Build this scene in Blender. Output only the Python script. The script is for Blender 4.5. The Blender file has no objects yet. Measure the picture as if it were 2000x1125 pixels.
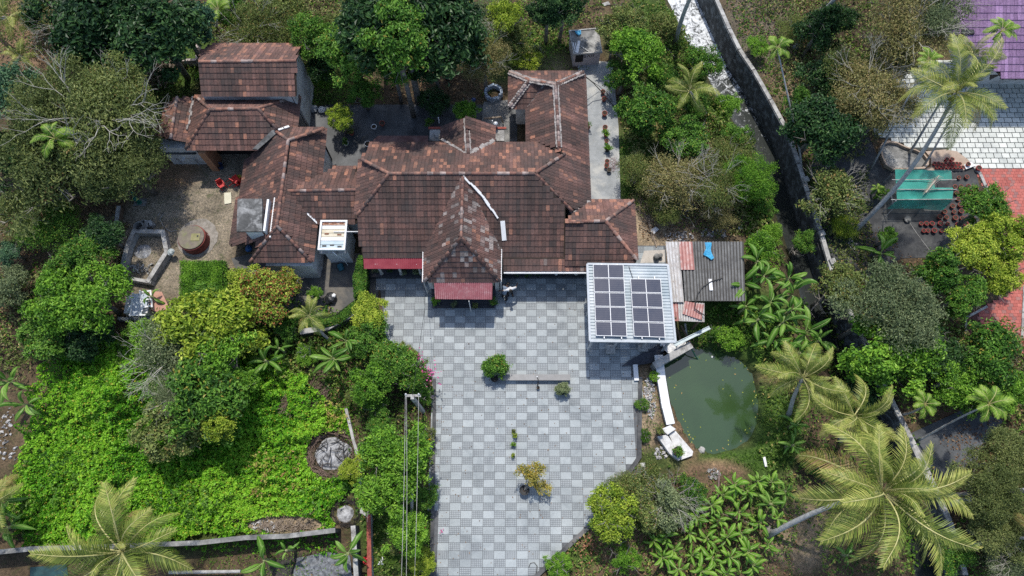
import bpy, bmesh, math, random
import numpy as np
from mathutils import Vector, Matrix, noise, Euler
R = math.radians
rng = random.Random(7)
SC = bpy.context.scene
COL = SC.collection
# ---------------------------------------------------------------- camera, sky, sun
CF, CT, CH = 1351.0, R(19.0), 46.0
cam_d = bpy.data.cameras.new("camera"); cam = bpy.data.objects.new("camera", cam_d); COL.objects.link(cam)
cam.location = (0, 0, CH); cam.rotation_euler = (CT, 0, 0)
cam_d.sensor_width = 36.0; cam_d.lens = 36.0 * CF / 2000.0; cam_d.clip_end = 2000.0
SC.camera = cam
W = bpy.data.worlds.new("World"); SC.world = W; W.use_nodes = True
SUN_EL, SUN_AZ = R(63), R(-4)          # azimuth from north, clockwise
nt = W.node_tree
sky = nt.nodes.new("ShaderNodeTexSky"); sky.sky_type = 'NISHITA'; sky.sun_disc = False
sky.sun_elevation = SUN_EL; sky.sun_rotation = SUN_AZ; sky.air_density = 1.0; sky.dust_density = 1.2
nt.links.new(sky.outputs[0], nt.nodes["Background"].inputs[0]); nt.nodes["Background"].inputs[1].default_value = 0.15
sd = bpy.data.lights.new("sun", 'SUN'); sd.energy = 2.9; sd.angle = R(1.2); sd.color = (1.0, 0.955, 0.88)
sun = bpy.data.objects.new("sun", sd); COL.objects.link(sun)
sv = Vector((math.sin(SUN_AZ)*math.cos(SUN_EL), math.cos(SUN_AZ)*math.cos(SUN_EL), math.sin(SUN_EL)))
sun.rotation_euler = sv.to_track_quat('Z', 'Y').to_euler(); sun.location = (0, 20, 80)
SC.view_settings.view_transform = 'Standard'; SC.view_settings.look = 'None'
SC.view_settings.exposure = 0.64; SC.view_settings.gamma = 1.0; SC.view_settings.use_curve_mapping = False
SC.render.engine = 'CYCLES'
SC.cycles.max_bounces = 5; SC.cycles.diffuse_bounces = 2; SC.cycles.glossy_bounces = 2
SC.cycles.transmission_bounces = 3; SC.cycles.transparent_max_bounces = 6
SC.cycles.use_denoising = False
SC.cycles.use_adaptive_sampling = False
SC.cycles.caustics_reflective = False; SC.cycles.caustics_refractive = False

# ---------------------------------------------------------------- picture point -> place in the world
def ray(px, py):
    u = (px-1000)/CF; v = (py-562.5)/CF
    return Vector((u, math.sin(CT)-v*math.cos(CT), -math.cos(CT)-v*math.sin(CT)))
def P(px, py, z=0.0):
    d = ray(px, py); k = (z-CH)/d.z
    return Vector((d.x*k, d.y*k, z))
def on_plane(px, py, p0, n):
    d = ray(px, py); o = Vector((0, 0, CH))
    return o + d*((p0-o).dot(n)/d.dot(n))

# ---------------------------------------------------------------- materials
MATS = {}
def nm(name):
    m = bpy.data.materials.new(name); m.use_nodes = True
    return m, m.node_tree, m.node_tree.nodes, m.node_tree.links, m.node_tree.nodes["Principled BSDF"]
def ramp(N, stops):
    r = N.new("ShaderNodeValToRGB"); e = r.color_ramp.elements
    while len(e) < len(stops): e.new(0.5)
    for i, (p, c) in enumerate(stops):
        e[i].position = p; e[i].color = (c[0], c[1], c[2], 1)
    return r
def noise_node(N, L, scale, detail=4, rough=0.6, coord=None, dist=0.0):
    n = N.new("ShaderNodeTexNoise"); n.inputs["Scale"].default_value = scale
    n.inputs["Detail"].default_value = detail; n.inputs["Roughness"].default_value = rough
    n.inputs["Distortion"].default_value = dist
    if coord is not None: L.new(coord, n.inputs["Vector"])
    return n
def mixc(N, L, fac, a, b, mode='MIX'):
    m = N.new("ShaderNodeMix"); m.data_type = 'RGBA'; m.blend_type = mode
    for s, v in ((m.inputs[0], fac), (m.inputs[6], a), (m.inputs[7], b)):
        if hasattr(v, 'is_linked') or hasattr(v, 'links'): L.new(v, s)
        elif isinstance(v, (int, float)): s.default_value = v
        else: s.default_value = (v[0], v[1], v[2], 1)
    return m.outputs[2]
def mathn(N, L, op, a, b=None):
    m = N.new("ShaderNodeMath"); m.operation = op
    for s, v in ((m.inputs[0], a), (m.inputs[1], b)):
        if v is None: continue
        if isinstance(v, (int, float)): s.default_value = v
        else: L.new(v, s)
    return m.outputs[0]
def worldpos(N): return N.new("ShaderNodeNewGeometry").outputs["Position"]

def surf(name, ca, cb, scale=2.0, rough=0.8, bump=0.02, metal=0.0, cc=None, spec=0.3, stain=None, scale2=None):
    """mottled surface: two or three colours through noise, fine relief, optional stains"""
    if name in MATS: return MATS[name]
    m, t, N, L, B = nm(name)
    pos = worldpos(N)
    n1 = noise_node(N, L, scale, 6, 0.65, pos)
    st = [(0.35, ca), (0.65, cb)] if cc is None else [(0.3, ca), (0.52, cb), (0.72, cc)]
    c = ramp(N, st); L.new(n1.outputs[0], c.inputs[0]); col = c.outputs[0]
    if stain:
        n2 = noise_node(N, L, scale2 or scale*0.25, 5, 0.7, pos, 0.4)
        f = ramp(N, [(0.48, (0, 0, 0)), (0.68, (1, 1, 1))]); L.new(n2.outputs[0], f.inputs[0])
        col = mixc(N, L, f.outputs[0], col, stain)
    n3 = noise_node(N, L, scale*9, 3, 0.6, pos)
    col = mixc(N, L, 0.35, col, mixc(N, L, 1.0, col, n3.outputs[0], 'MULTIPLY'))
    L.new(col, B.inputs["Base Color"])
    B.inputs["Roughness"].default_value = rough; B.inputs["Metallic"].default_value = metal
    B.inputs["Specular IOR Level"].default_value = spec
    if bump:
        b = N.new("ShaderNodeBump"); b.inputs["Distance"].default_value = bump; b.inputs["Strength"].default_value = 0.8
        L.new(n3.outputs[0], b.inputs["Height"]); L.new(b.outputs[0], B.inputs["Normal"])
    MATS[name] = m
    return m

def leafmat(name, ca, cb, cc=None, trans=0.25, rough=0.5, yellow=None):
    """foliage: every leaf and every clump has its own shade (stored on the mesh), every plant too"""
    if name in MATS: return MATS[name]
    m, t, N, L, B = nm(name)
    at = N.new("ShaderNodeAttribute"); at.attribute_name = "tint"
    sp = N.new("ShaderNodeSeparateColor"); L.new(at.outputs["Color"], sp.inputs[0])
    oi = N.new("ShaderNodeObjectInfo")
    a = mathn(N, L, 'MULTIPLY', sp.outputs[0], 0.5); b = mathn(N, L, 'MULTIPLY', sp.outputs[1], 0.5)
    s = mathn(N, L, 'ADD', a, b)
    o = mathn(N, L, 'MULTIPLY', mathn(N, L, 'SUBTRACT', oi.outputs["Random"], 0.5), 0.25)
    s = mathn(N, L, 'ADD', s, o)
    st = [(0.15, ca), (0.8, cb)] if cc is None else [(0.12, ca), (0.5, cb), (0.88, cc)]
    r = ramp(N, st); L.new(s, r.inputs[0]); col = r.outputs[0]
    if yellow:
        g = mathn(N, L, 'GREATER_THAN', sp.outputs[2], 1.0 - yellow[3])
        col = mixc(N, L, g, col, yellow[:3])
    L.new(col, B.inputs["Base Color"]); B.inputs["Roughness"].default_value = rough
    B.inputs["Specular IOR Level"].default_value = 0.25
    tr = N.new("ShaderNodeBsdfTranslucent"); L.new(col, tr.inputs[0])
    mx = N.new("ShaderNodeMixShader"); mx.inputs[0].default_value = trans
    L.new(B.outputs[0], mx.inputs[1]); L.new(tr.outputs[0], mx.inputs[2])
    L.new(mx.outputs[0], N["Material Output"].inputs[0])
    MATS[name] = m
    return m

# ---------------------------------------------------------------- objects
def tag(o, label=None, cat=None, group=None, kind=None):
    if label: o["label"] = label
    if cat: o["category"] = cat
    if group: o["group"] = group
    if kind: o["kind"] = kind
    return o
WL = {}
def wl(o): return WL.get(o.name, Vector((0, 0, 0)))
def empty(name, loc, label, cat, group=None):
    o = bpy.data.objects.new(name, None); COL.objects.link(o); o.location = loc
    o.empty_display_size = 0.3
    WL[o.name] = Vector(loc); tag(o, label, cat, group); return o
def mesh_from(name, verts, faces, mat, smooth=False, tint=None, mats=None, uv=None):
    me = bpy.data.meshes.new(name)
    if isinstance(verts, np.ndarray): verts = verts.tolist()
    if isinstance(faces, np.ndarray): faces = faces.tolist()
    me.from_pydata(verts, [], faces)
    for m in (mats or [mat]):
        if m: me.materials.append(m)
    if smooth: me.polygons.foreach_set("use_smooth", [True]*len(me.polygons))
    if tint is not None:
        a = me.color_attributes.new("tint", 'FLOAT_COLOR', 'POINT')
        a.data.foreach_set("color", np.asarray(tint, dtype=np.float32).ravel())
    me.update()
    return me
def link(name, me, parent=None, loc=None):
    o = bpy.data.objects.new(name, me); COL.objects.link(o)
    if parent is not None: o.parent = parent; WL[o.name] = wl(parent) + (Vector(loc) if loc is not None else Vector())
    else: WL[o.name] = Vector(loc) if loc is not None else Vector()
    if loc is not None: o.location = loc
    return o
class MB:
    """collects solids in WORLD coordinates, build() makes ONE object"""
    def __init__(s): s.v = []; s.f = []; s.t = []; s.mi = []; s.cur = (0.5, 0.5, 0.5, 1); s.m = 0
    def add(s, vs, fs):
        o = len(s.v); s.v += [tuple(v) for v in vs]; s.t += [s.cur]*len(vs)
        s.f += [tuple(i+o for i in f) for f in fs]; s.mi += [s.m]*len(fs); return s
    def box(s, c, size, rz=0.0, rx=0.0, ry=0.0):
        x, y, z = size[0]/2, size[1]/2, size[2]/2
        M = Euler((rx, ry, rz)).to_matrix(); c = Vector(c)
        vs = [c + M@Vector(q) for q in ((-x,-y,-z),(x,-y,-z),(x,y,-z),(-x,y,-z),(-x,-y,z),(x,-y,z),(x,y,z),(-x,y,z))]
        return s.add(vs, [(0,3,2,1),(4,5,6,7),(0,1,5,4),(1,2,6,5),(2,3,7,6),(3,0,4,7)])
    def bar(s, a, b, w, h=None, up=(0, 0, 1)):
        a, b = Vector(a), Vector(b); h = h or w; d = (b-a)
        if d.length < 1e-6: return s
        d.normalize(); up = Vector(up)
        if abs(d.dot(up)) > 0.98: up = Vector((0, 1, 0))
        sx = d.cross(up).normalized()*w/2; sz = sx.cross(d).normalized()*h/2
        vs = [a-sx-sz, a+sx-sz, a+sx+sz, a-sx+sz, b-sx-sz, b+sx-sz, b+sx+sz, b-sx+sz]
        return s.add(vs, [(0,1,2,3),(7,6,5,4),(0,4,5,1),(1,5,6,2),(2,6,7,3),(3,7,4,0)])
    def tube(s, pts, rad, n=8, cap=True):
        pts = [Vector(p) for p in pts]
        if not hasattr(rad, '__len__'): rad = [rad]*len(pts)
        vs = []; up = Vector((0.13, 0.27, 0.95))
        for i, p in enumerate(pts):
            d = (pts[min(i+1, len(pts)-1)] - pts[max(i-1, 0)]).normalized()
            a = d.cross(up)
            if a.length < 0.05: a = d.cross(Vector((1, 0, 0)))
            a.normalize(); b = d.cross(a).normalized(); up = b if False else up
            for k in range(n):
                an = 2*math.pi*k/n; vs.append(p + (a*math.cos(an)+b*math.sin(an))*rad[i])
        fs = []
        for i in range(len(pts)-1):
            for k in range(n):
                fs.append((i*n+k, i*n+(k+1)%n, (i+1)*n+(k+1)%n, (i+1)*n+k))
        if cap: fs.append(tuple(range(n-1, -1, -1))); fs.append(tuple((len(pts)-1)*n+k for k in range(n)))
        return s.add(vs, fs)
    def lathe(s, c, prof, n=16, sx=1.0, sy=1.0):
        c = Vector(c); vs = []; fs = []
        for (r, z) in prof:
            for k in range(n):
                a = 2*math.pi*k/n; vs.append(c + Vector((r*math.cos(a)*sx, r*math.sin(a)*sy, z)))
        for i in range(len(prof)-1):
            for k in range(n): fs.append((i*n+k, i*n+(k+1)%n, (i+1)*n+(k+1)%n, (i+1)*n+k))
        fs.append(tuple(range(n-1, -1, -1))); fs.append(tuple((len(prof)-1)*n+k for k in range(n)))
        return s.add(vs, fs)
    def prism(s, poly, z0, z1):
        """plan polygon (counter-clockwise or not) extruded from z0 to z1"""
        n = len(poly); a = sum(poly[i][0]*poly[(i+1)%n][1]-poly[(i+1)%n][0]*poly[i][1] for i in range(n))
        if a < 0: poly = poly[::-1]
        vs = [(p[0], p[1], z0) for p in poly] + [(p[0], p[1], z1) for p in poly]
        fs = [tuple(range(n-1, -1, -1)), tuple(range(n, 2*n))] + [(i, (i+1)%n, n+(i+1)%n, n+i) for i in range(n)]
        return s.add(vs, fs)
    def slab(s, pts, th, n=None):
        """planar polygon in space with thickness below it"""
        pts = [Vector(p) for p in pts]
        nn = (pts[1]-pts[0]).cross(pts[2]-pts[0]).normalized() if n is None else n
        if nn.z < 0: pts = pts[::-1]; nn = -nn
        k = len(pts); vs = pts + [p - nn*th for p in pts]
        fs = [tuple(range(k)), tuple(range(2*k-1, k-1, -1))] + [((i+1)%k, i, k+i, k+(i+1)%k) for i in range(k)]
        return s.add(vs, fs)
    def build(s, name, mat, parent=None, smooth=False, kind=None, tint=False):
        o = wl(parent) if parent is not None else Vector()
        org = Vector()
        if parent is None and s.v:
            a = np.array(s.v); org = Vector((float(a[:,0].mean()), float(a[:,1].mean()), float(a[:,2].min())))
        off = o + org
        vs = [(v[0]-off.x, v[1]-off.y, v[2]-off.z) for v in s.v]
        me = mesh_from(name, vs, s.f, None if isinstance(mat, (list, tuple)) else mat, smooth, s.t if tint else None,
                       mats=list(mat) if isinstance(mat, (list, tuple)) else None)
        if isinstance(mat, (list, tuple)): me.polygons.foreach_set("material_index", s.mi)
        ob = link(name, me, parent, org if parent is None else None)
        if kind: ob["kind"] = kind
        return ob
def copy_tree(o, parent=None):
    c = o.copy(); COL.objects.link(c)
    if parent is not None: c.parent = parent
    for ch in o.children: copy_tree(ch, c)
    return c
ORD = ["first", "second", "third", "fourth", "fifth", "sixth", "seventh", "eighth", "ninth", "tenth", "eleventh", "twelfth",
       "thirteenth", "fourteenth", "fifteenth", "sixteenth", "seventeenth", "eighteenth", "nineteenth", "twentieth"]
def inside(poly, x, y):
    c = False; n = len(poly); j = n-1
    for i in range(n):
        xi, yi = poly[i][0], poly[i][1]; xj, yj = poly[j][0], poly[j][1]
        if (yi > y) != (yj > y) and x < (xj-xi)*(y-yi)/(yj-yi)+xi: c = not c
        j = i
    return c
def pp(*pts): return [tuple(P(*q)[:2]) for q in pts]

# ---------------------------------------------------------------- shared materials
M_plaster = surf("white_plaster", (.55,.54,.52), (.70,.69,.67), 0.9, .85, .01, stain=(.28,.27,.25), scale2=.5)
M_whitepaint = surf("white_paint", (.70,.70,.69), (.80,.80,.79), 2, .6, .004)
M_concrete = surf("weathered_concrete", (.10,.10,.095), (.26,.255,.24), 1.3, .9, .015, stain=(.42,.41,.38), scale2=.8)
M_darkconc = surf("dark_concrete", (.045,.047,.05), (.10,.10,.10), 1.5, .9, .015, stain=(.17,.165,.16))
M_palecem = surf("pale_cement", (.32,.31,.29), (.50,.49,.46), 2.5, .9, .015, stain=(.14,.13,.12), scale2=1.5)
M_black = surf("black_plastic", (.012,.012,.013), (.03,.03,.03), 3, .5, .003)
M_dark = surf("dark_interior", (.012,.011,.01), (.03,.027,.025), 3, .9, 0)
M_wood = surf("old_wood", (.10,.065,.04), (.22,.15,.10), 5, .85, .01)
M_stick = surf("dry_stick", (.20,.15,.11), (.38,.31,.24), 5, .9, .01)
M_trunk = surf("grey_bark", (.13,.12,.10), (.30,.28,.25), 6, .9, .02)
M_palmtrunk = surf("palm_bark", (.30,.295,.28), (.50,.49,.47), 5, .9, .02)
M_steel = surf("galvanised_steel", (.42,.44,.46), (.58,.60,.62), 4, .45, .002, metal=.35)
M_red = surf("red_plastic", (.45,.02,.02), (.60,.04,.035), 3, .45, .002)
M_terracotta = surf("red_clay", (.22,.05,.035), (.36,.10,.07), 6, .8, .005)
M_potred = surf("red_glazed_pot", (.28,.03,.03), (.42,.06,.05), 6, .5, .003)
M_soil = surf("pot_soil", (.03,.022,.016), (.07,.05,.035), 9, .95, .01)
# ================================================================ THE GROUND
WALL_TOP = [(1340,-130),(1372,-50),(1395,0),(1420,57),(1440,97),(1467,137),(1500,195),(1535,260),(1555,320),(1572,375),(1597,450),(1620,530),(1650,600),(1690,680),(1730,770),(1780,870),(1810,930),(1850,1020),(1880,1125),(1905,1230),(1925,1400)]
WEST_EDGE = [(1240,-130),(1285,-50),(1313,0),(1348,75),(1386,140),(1416,200),(1450,250),(1490,330),(1518,400),(1536,450),(1560,520),(1578,600),(1618,680),(1664,760),(1720,850),(1765,950),(1800,1125),(1820,1230),(1840,1400)]
wt = [P(x, y, 0.45) for x, y in WALL_TOP]; we = [P(x, y, -2.0) for x, y in WEST_EDGE]
_ey = np.array([p.y for p in wt])[::-1]; _ex = np.array([p.x for p in wt])[::-1]
_wy = np.array([p.y for p in we])[::-1]; _wx = np.array([p.x for p in we])[::-1]
def canal_e(y): return float(np.interp(y, _ey, _ex))
def canal_w(y): return float(np.interp(y, _wy, _wx))
POND = pp(*[(x, y, -.7) for x, y in [(1283,712),(1302,690),(1345,672),(1402,676),(1452,702),(1474,730),(1488,780),(1486,825),(1470,862),(1436,884),(1395,893),(1362,884),(1340,862),(1322,828),(1306,790),(1296,750)]])
def dist_poly(poly, x, y):
    d = 1e9; n = len(poly)
    for i in range(n):
        ax, ay = poly[i]; bx, by = poly[(i+1)%n]
        vx, vy = bx-ax, by-ay; t = max(0, min(1, ((x-ax)*vx+(y-ay)*vy)/(vx*vx+vy*vy)))
        d = min(d, math.hypot(x-ax-vx*t, y-ay-vy*t))
    return d
def sstep(a, b, x):
    t = max(0.0, min(1.0, (x-a)/(b-a))); return t*t*(3-2*t)
def gz(x, y):
    z = 0.0
    e, w = canal_e(y), canal_w(y)
    if x < e+0.34:
        if x > w: z = -2.4
        elif x > w-2.6: z = -2.2*sstep(w-2.6, w+.1, x) 
    if 9 < x < 18 and 3 < y < 13:
        if inside(POND, x, y): z = min(z, -0.3 - 1.2*sstep(0, .6, dist_poly(POND, x, y)))
        else: z = min(z, -0.35*(1-sstep(0, .5, dist_poly(POND, x, y))))
    return z
# patches of the ground's own colour: (px, py, rx, ry, colour, strength)
SOIL = (.105,.078,.052); LITTER = (.20,.135,.092); GRASSC = (.055,.105,.022); SAND = (.235,.205,.165); DSOIL = (.06,.045,.033); PALE = (.30,.24,.175)
BLOBS = [(60,80,110,110,LITTER,.9),(100,420,230,160,SOIL,.8),(30,640,70,140,DSOIL,.9),(230,300,120,60,SOIL,.6),
 (300,180,90,60,GRASSC,.6),(370,110,60,70,GRASSC,.8),(350,400,150,120,SAND,1),(330,480,150,110,SAND,.8),(420,330,130,60,SAND,.9),(320,330,80,50,LITTER,.9),(220,380,60,40,SOIL,.9),
 (640,160,60,60,GRASSC,.6),(860,170,120,50,DSOIL,1),(1000,110,120,60,GRASSC,.7),(930,200,90,40,SOIL,.9),(1060,130,60,30,PALE,.4),
 (1260,60,90,90,GRASSC,.8),(1180,10,60,40,SOIL,.9),(1230,330,60,90,GRASSC,.8),(1300,250,90,110,GRASSC,.6),(1370,300,90,80,LITTER,.7),(1270,440,50,70,PALE,1),(1340,440,110,60,PALE,.6),(1400,180,60,60,GRASSC,.9),(1480,340,50,100,GRASSC,.8),
 (1450,640,130,90,GRASSC,1),(1560,700,60,80,SOIL,.8),(1510,830,60,90,GRASSC,1),(1450,900,110,35,GRASSC,1),(1400,930,70,35,LITTER,1),(1330,860,40,60,LITTER,.9),(1260,800,30,80,PALE,.9),(1290,900,60,30,GRASSC,.6),
 (1200,1060,130,70,LITTER,.9),(1120,1090,60,30,GRASSC,.8),(1370,1000,160,80,SOIL,.8),(1560,1040,90,80,PALE,.6),(1500,960,60,40,GRASSC,.7),
 (1480,60,80,90,(.12,.105,.085),.9),(1560,180,60,60,PALE,.5),(1650,60,90,60,DSOIL,.9),(1700,270,70,60,SOIL,.7),(1620,380,80,60,GRASSC,.5),(1670,470,80,50,SOIL,.8),(1660,500,60,30,GRASSC,.6),
 (1760,560,140,60,SOIL,.7),(1900,930,110,90,(.17,.075,.05),.7),(1880,840,60,40,(.20,.075,.05),.6),(1950,1060,120,80,SOIL,.8),(1640,700,60,120,DSOIL,1),
 (360,900,360,170,(.045,.085,.015),1),(650,730,80,60,LITTER,1),(600,790,60,40,(.13,.09,.07),1),(650,880,60,50,DSOIL,1),(780,820,70,100,DSOIL,1),(770,1010,80,120,GRASSC,1),(820,900,40,100,SOIL,.8),(640,660,60,40,SOIL,1),(560,1020,110,22,PALE,.9),(520,1095,140,30,SOIL,.9),(600,1110,90,30,(.05,.05,.05),1),
 (20,830,60,120,SOIL,.9),(400,560,60,60,SAND,.7),(300,560,90,30,SAND,.7),(320,620,60,40,SOIL,.7)]
def build_ground():
    fine_x = np.arange(-46, 46.01, 0.36); fine_y = np.arange(-9, 50.01, 0.36)
    ox = np.array([60, 80, 120, 200, 400, 800.]); xs = np.concatenate([-ox[::-1], fine_x, ox])
    ys = np.concatenate([-ox[::-1]+0, np.array([-30,-18.]), fine_y, np.array([60, 80, 120, 200, 400, 800.])])
    nx, ny = len(xs), len(ys); V = np.zeros((ny, nx, 3)); C = np.zeros((ny, nx, 4)); C[..., 3] = 1
    X, Y = np.meshgrid(xs, ys); V[..., 0] = X; V[..., 1] = Y
    base = np.array(SOIL)*0.9
    C[..., :3] = base
    for (px, py, rx, ry, c, s) in BLOBS:
        c0 = P(px, py); ax = abs(P(px+rx, py).x-c0.x); ay = abs(P(px, py-ry).y-c0.y)
        d = ((X-c0.x)/ax)**2 + ((Y-c0.y)/ay)**2
        w = (np.clip(1.35-d, 0, 1)*s)[..., None]
        w = w*w*(3-2*w)
        C[..., :3] = C[..., :3]*(1-w) + np.array(c)*w
    for j in range(ny):
        for i in range(nx):
            z = gz(xs[i], ys[j])
            if abs(z) < .001 and not (-46 < xs[i] < 46 and -9 < ys[j] < 50): z = 0
            V[j, i, 2] = z
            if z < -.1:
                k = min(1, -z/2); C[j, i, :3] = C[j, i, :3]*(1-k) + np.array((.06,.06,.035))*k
    idx = np.arange(nx*ny).reshape(ny, nx)
    F = np.stack([idx[:-1,:-1], idx[:-1,1:], idx[1:,1:], idx[1:,:-1]], -1).reshape(-1, 4)
    m, t, N, L, B = nm("earth")
    at = N.new("ShaderNodeAttribute"); at.attribute_name = "tint"; pos = worldpos(N)
    n1 = noise_node(N, L, 0.8, 6, 0.7, pos, .3); n2 = noise_node(N, L, 7, 5, 0.75, pos); n3 = noise_node(N, L, 30, 3, .7, pos)
    r1 = ramp(N, [(0.3, (.55,.55,.5)), (0.7, (1.45,1.4,1.3))]); L.new(n1.outputs[0], r1.inputs[0])
    col = mixc(N, L, 1.0, at.outputs[0], r1.outputs[0], 'MULTIPLY')
    r2 = ramp(N, [(0.35, (.5,.5,.5)), (0.5, (1,1,1)), (0.66, (1.6,1.5,1.4))]); L.new(n2.outputs[0], r2.inputs[0])
    col = mixc(N, L, 1.0, col, r2.outputs[0], 'MULTIPLY')
    g = noise_node(N, L, 1.7, 6, .8, pos, .5); rg = ramp(N, [(0.54, (0,0,0)), (0.62, (1,1,1))]); L.new(g.outputs[0], rg.inputs[0])
    col = mixc(N, L, mathn(N, L, 'MULTIPLY', rg.outputs[0], 0.5), col, (.045,.075,.02))
    L.new(col, B.inputs["Base Color"]); B.inputs["Roughness"].default_value = .95; B.inputs["Specular IOR Level"].default_value = .15
    b = N.new("ShaderNodeBump"); b.inputs["Distance"].default_value = .06; L.new(mathn(N, L, 'ADD', n2.outputs[0], n3.outputs[0]), b.inputs["Height"]); L.new(b.outputs[0], B.inputs["Normal"])
    me = mesh_from("ground", V.reshape(-1, 3), F, m, False, C.reshape(-1, 4))
    o = link("ground", me); tag(o, kind="structure")
build_ground()

# ---------------------------------------------------------------- water
def water_mat(name, col, rough, bscale, bstr, foam_glare=None):
    m, t, N, L, B = nm(name); pos = worldpos(N)
    n = noise_node(N, L, bscale, 4, .65, pos, .6)
    c = None
    if foam_glare:  # white of foam and of sun glare painted into the water, strongest upstream
        f = ramp(N, [(0.47, col), (0.60, foam_glare)]); n2 = noise_node(N, L, 1.9, 8, .82, pos, 1.2); sy_ = N.new('ShaderNodeSeparateXYZ'); L.new(pos, sy_.inputs[0]); mr_ = N.new('ShaderNodeMapRange'); mr_.inputs[1].default_value = 24; mr_.inputs[2].default_value = 38; mr_.inputs[3].default_value = -.20; mr_.inputs[4].default_value = .05; L.new(sy_.outputs[1], mr_.inputs[0]); L.new(mathn(N, L, 'ADD', n2.outputs[0], mr_.outputs[0]), f.inputs[0]); L.new(f.outputs[0], B.inputs["Base Color"])
    else:
        f = ramp(N, [(0.3, col), (0.7, [q*1.25 for q in col])]); n2 = noise_node(N, L, .35, 3, .5, pos, .6); L.new(n2.outputs[0], f.inputs[0]); L.new(f.outputs[0], B.inputs["Base Color"])
    B.inputs["Roughness"].default_value = rough; B.inputs["Specular IOR Level"].default_value = .5
    b = N.new("ShaderNodeBump"); b.inputs["Distance"].default_value = bstr; L.new(n.outputs[0], b.inputs["Height"]); L.new(b.outputs[0], B.inputs["Normal"])
    if name == "pond_water": B.inputs["Specular IOR Level"].default_value = .8
    return m
M_canal = water_mat("canal_water", (.018,.022,.020), .22, 2.2, .012, foam_glare=(.66,.68,.69))
M_pondw = water_mat("pond_water", (.026,.052,.017), .05, 1.2, .006)
M_bank = surf("wet_mud", (.035,.03,.022), (.085,.075,.055), 3, .7, .02)
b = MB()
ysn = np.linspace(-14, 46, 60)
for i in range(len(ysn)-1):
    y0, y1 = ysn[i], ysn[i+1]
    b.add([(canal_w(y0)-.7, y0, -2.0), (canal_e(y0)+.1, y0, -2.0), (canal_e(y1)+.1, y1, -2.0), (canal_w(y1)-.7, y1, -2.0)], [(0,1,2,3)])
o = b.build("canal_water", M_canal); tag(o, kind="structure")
me = mesh_from("pond_water", [(x + (x-13.4)*.06, y + (y-8)*.06, -.7) for x, y in POND], [tuple(range(len(POND)))[::-1] if False else tuple(range(len(POND)))], M_pondw)
o = link("pond_water", me); tag(o, kind="structure")

# ---------------------------------------------------------------- flat sheets of paving
def sheet(name, poly, z, mat, th=0.03):
    b = MB(); b.prism([tuple(q) for q in poly], z-th, z); o = b.build(name, mat); tag(o, kind="structure"); return o
M_strip = surf("grey_screed", (.23,.245,.25), (.34,.355,.36), 1.2, .75, .01, stain=(.50,.49,.45), scale2=.35)
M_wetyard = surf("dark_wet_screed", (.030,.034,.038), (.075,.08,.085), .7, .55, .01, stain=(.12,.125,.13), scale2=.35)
M_pad = surf("grey_yard_screed", (.07,.07,.068), (.12,.118,.11), 1.0, .85, .01, stain=(.20,.175,.14), scale2=.5)
M_mat = surf("black_weed_mat", (.030,.031,.033), (.055,.056,.058), 1.2, .8, .012, stain=(.10,.10,.095), scale2=.9)
sheet("side_path", pp((1128,118),(1196,122),(1208,250),(1212,395),(1140,402)), .06, M_strip)
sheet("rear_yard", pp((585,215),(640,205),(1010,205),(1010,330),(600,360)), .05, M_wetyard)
sheet("rear_patio", pp((945,200),(992,196),(1000,330),(930,330)), .064, surf("pale_screed",(.20,.20,.19),(.33,.32,.30),1.5,.85,.01,stain=(.10,.10,.10)))
sheet("service_yard", pp((452,505),(560,480),(742,500),(738,600),(700,618),(640,634),(560,610),(505,560),(470,548)), .05, M_pad)
sheet("weed_mat", pp((1575,415),(1700,330),(1905,330),(1920,400),(1890,500),(1760,505),(1700,540),(1620,545)), .03, M_mat)
sheet("weed_mat", pp((1590,300),(1690,250),(1725,330),(1640,360),(1580,350)), .026, M_mat)
sheet("dark_path", pp((1770,850),(1880,800),(1960,820),(1900,910),(1830,935),(1800,900)), .03, M_wetyard)

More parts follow.
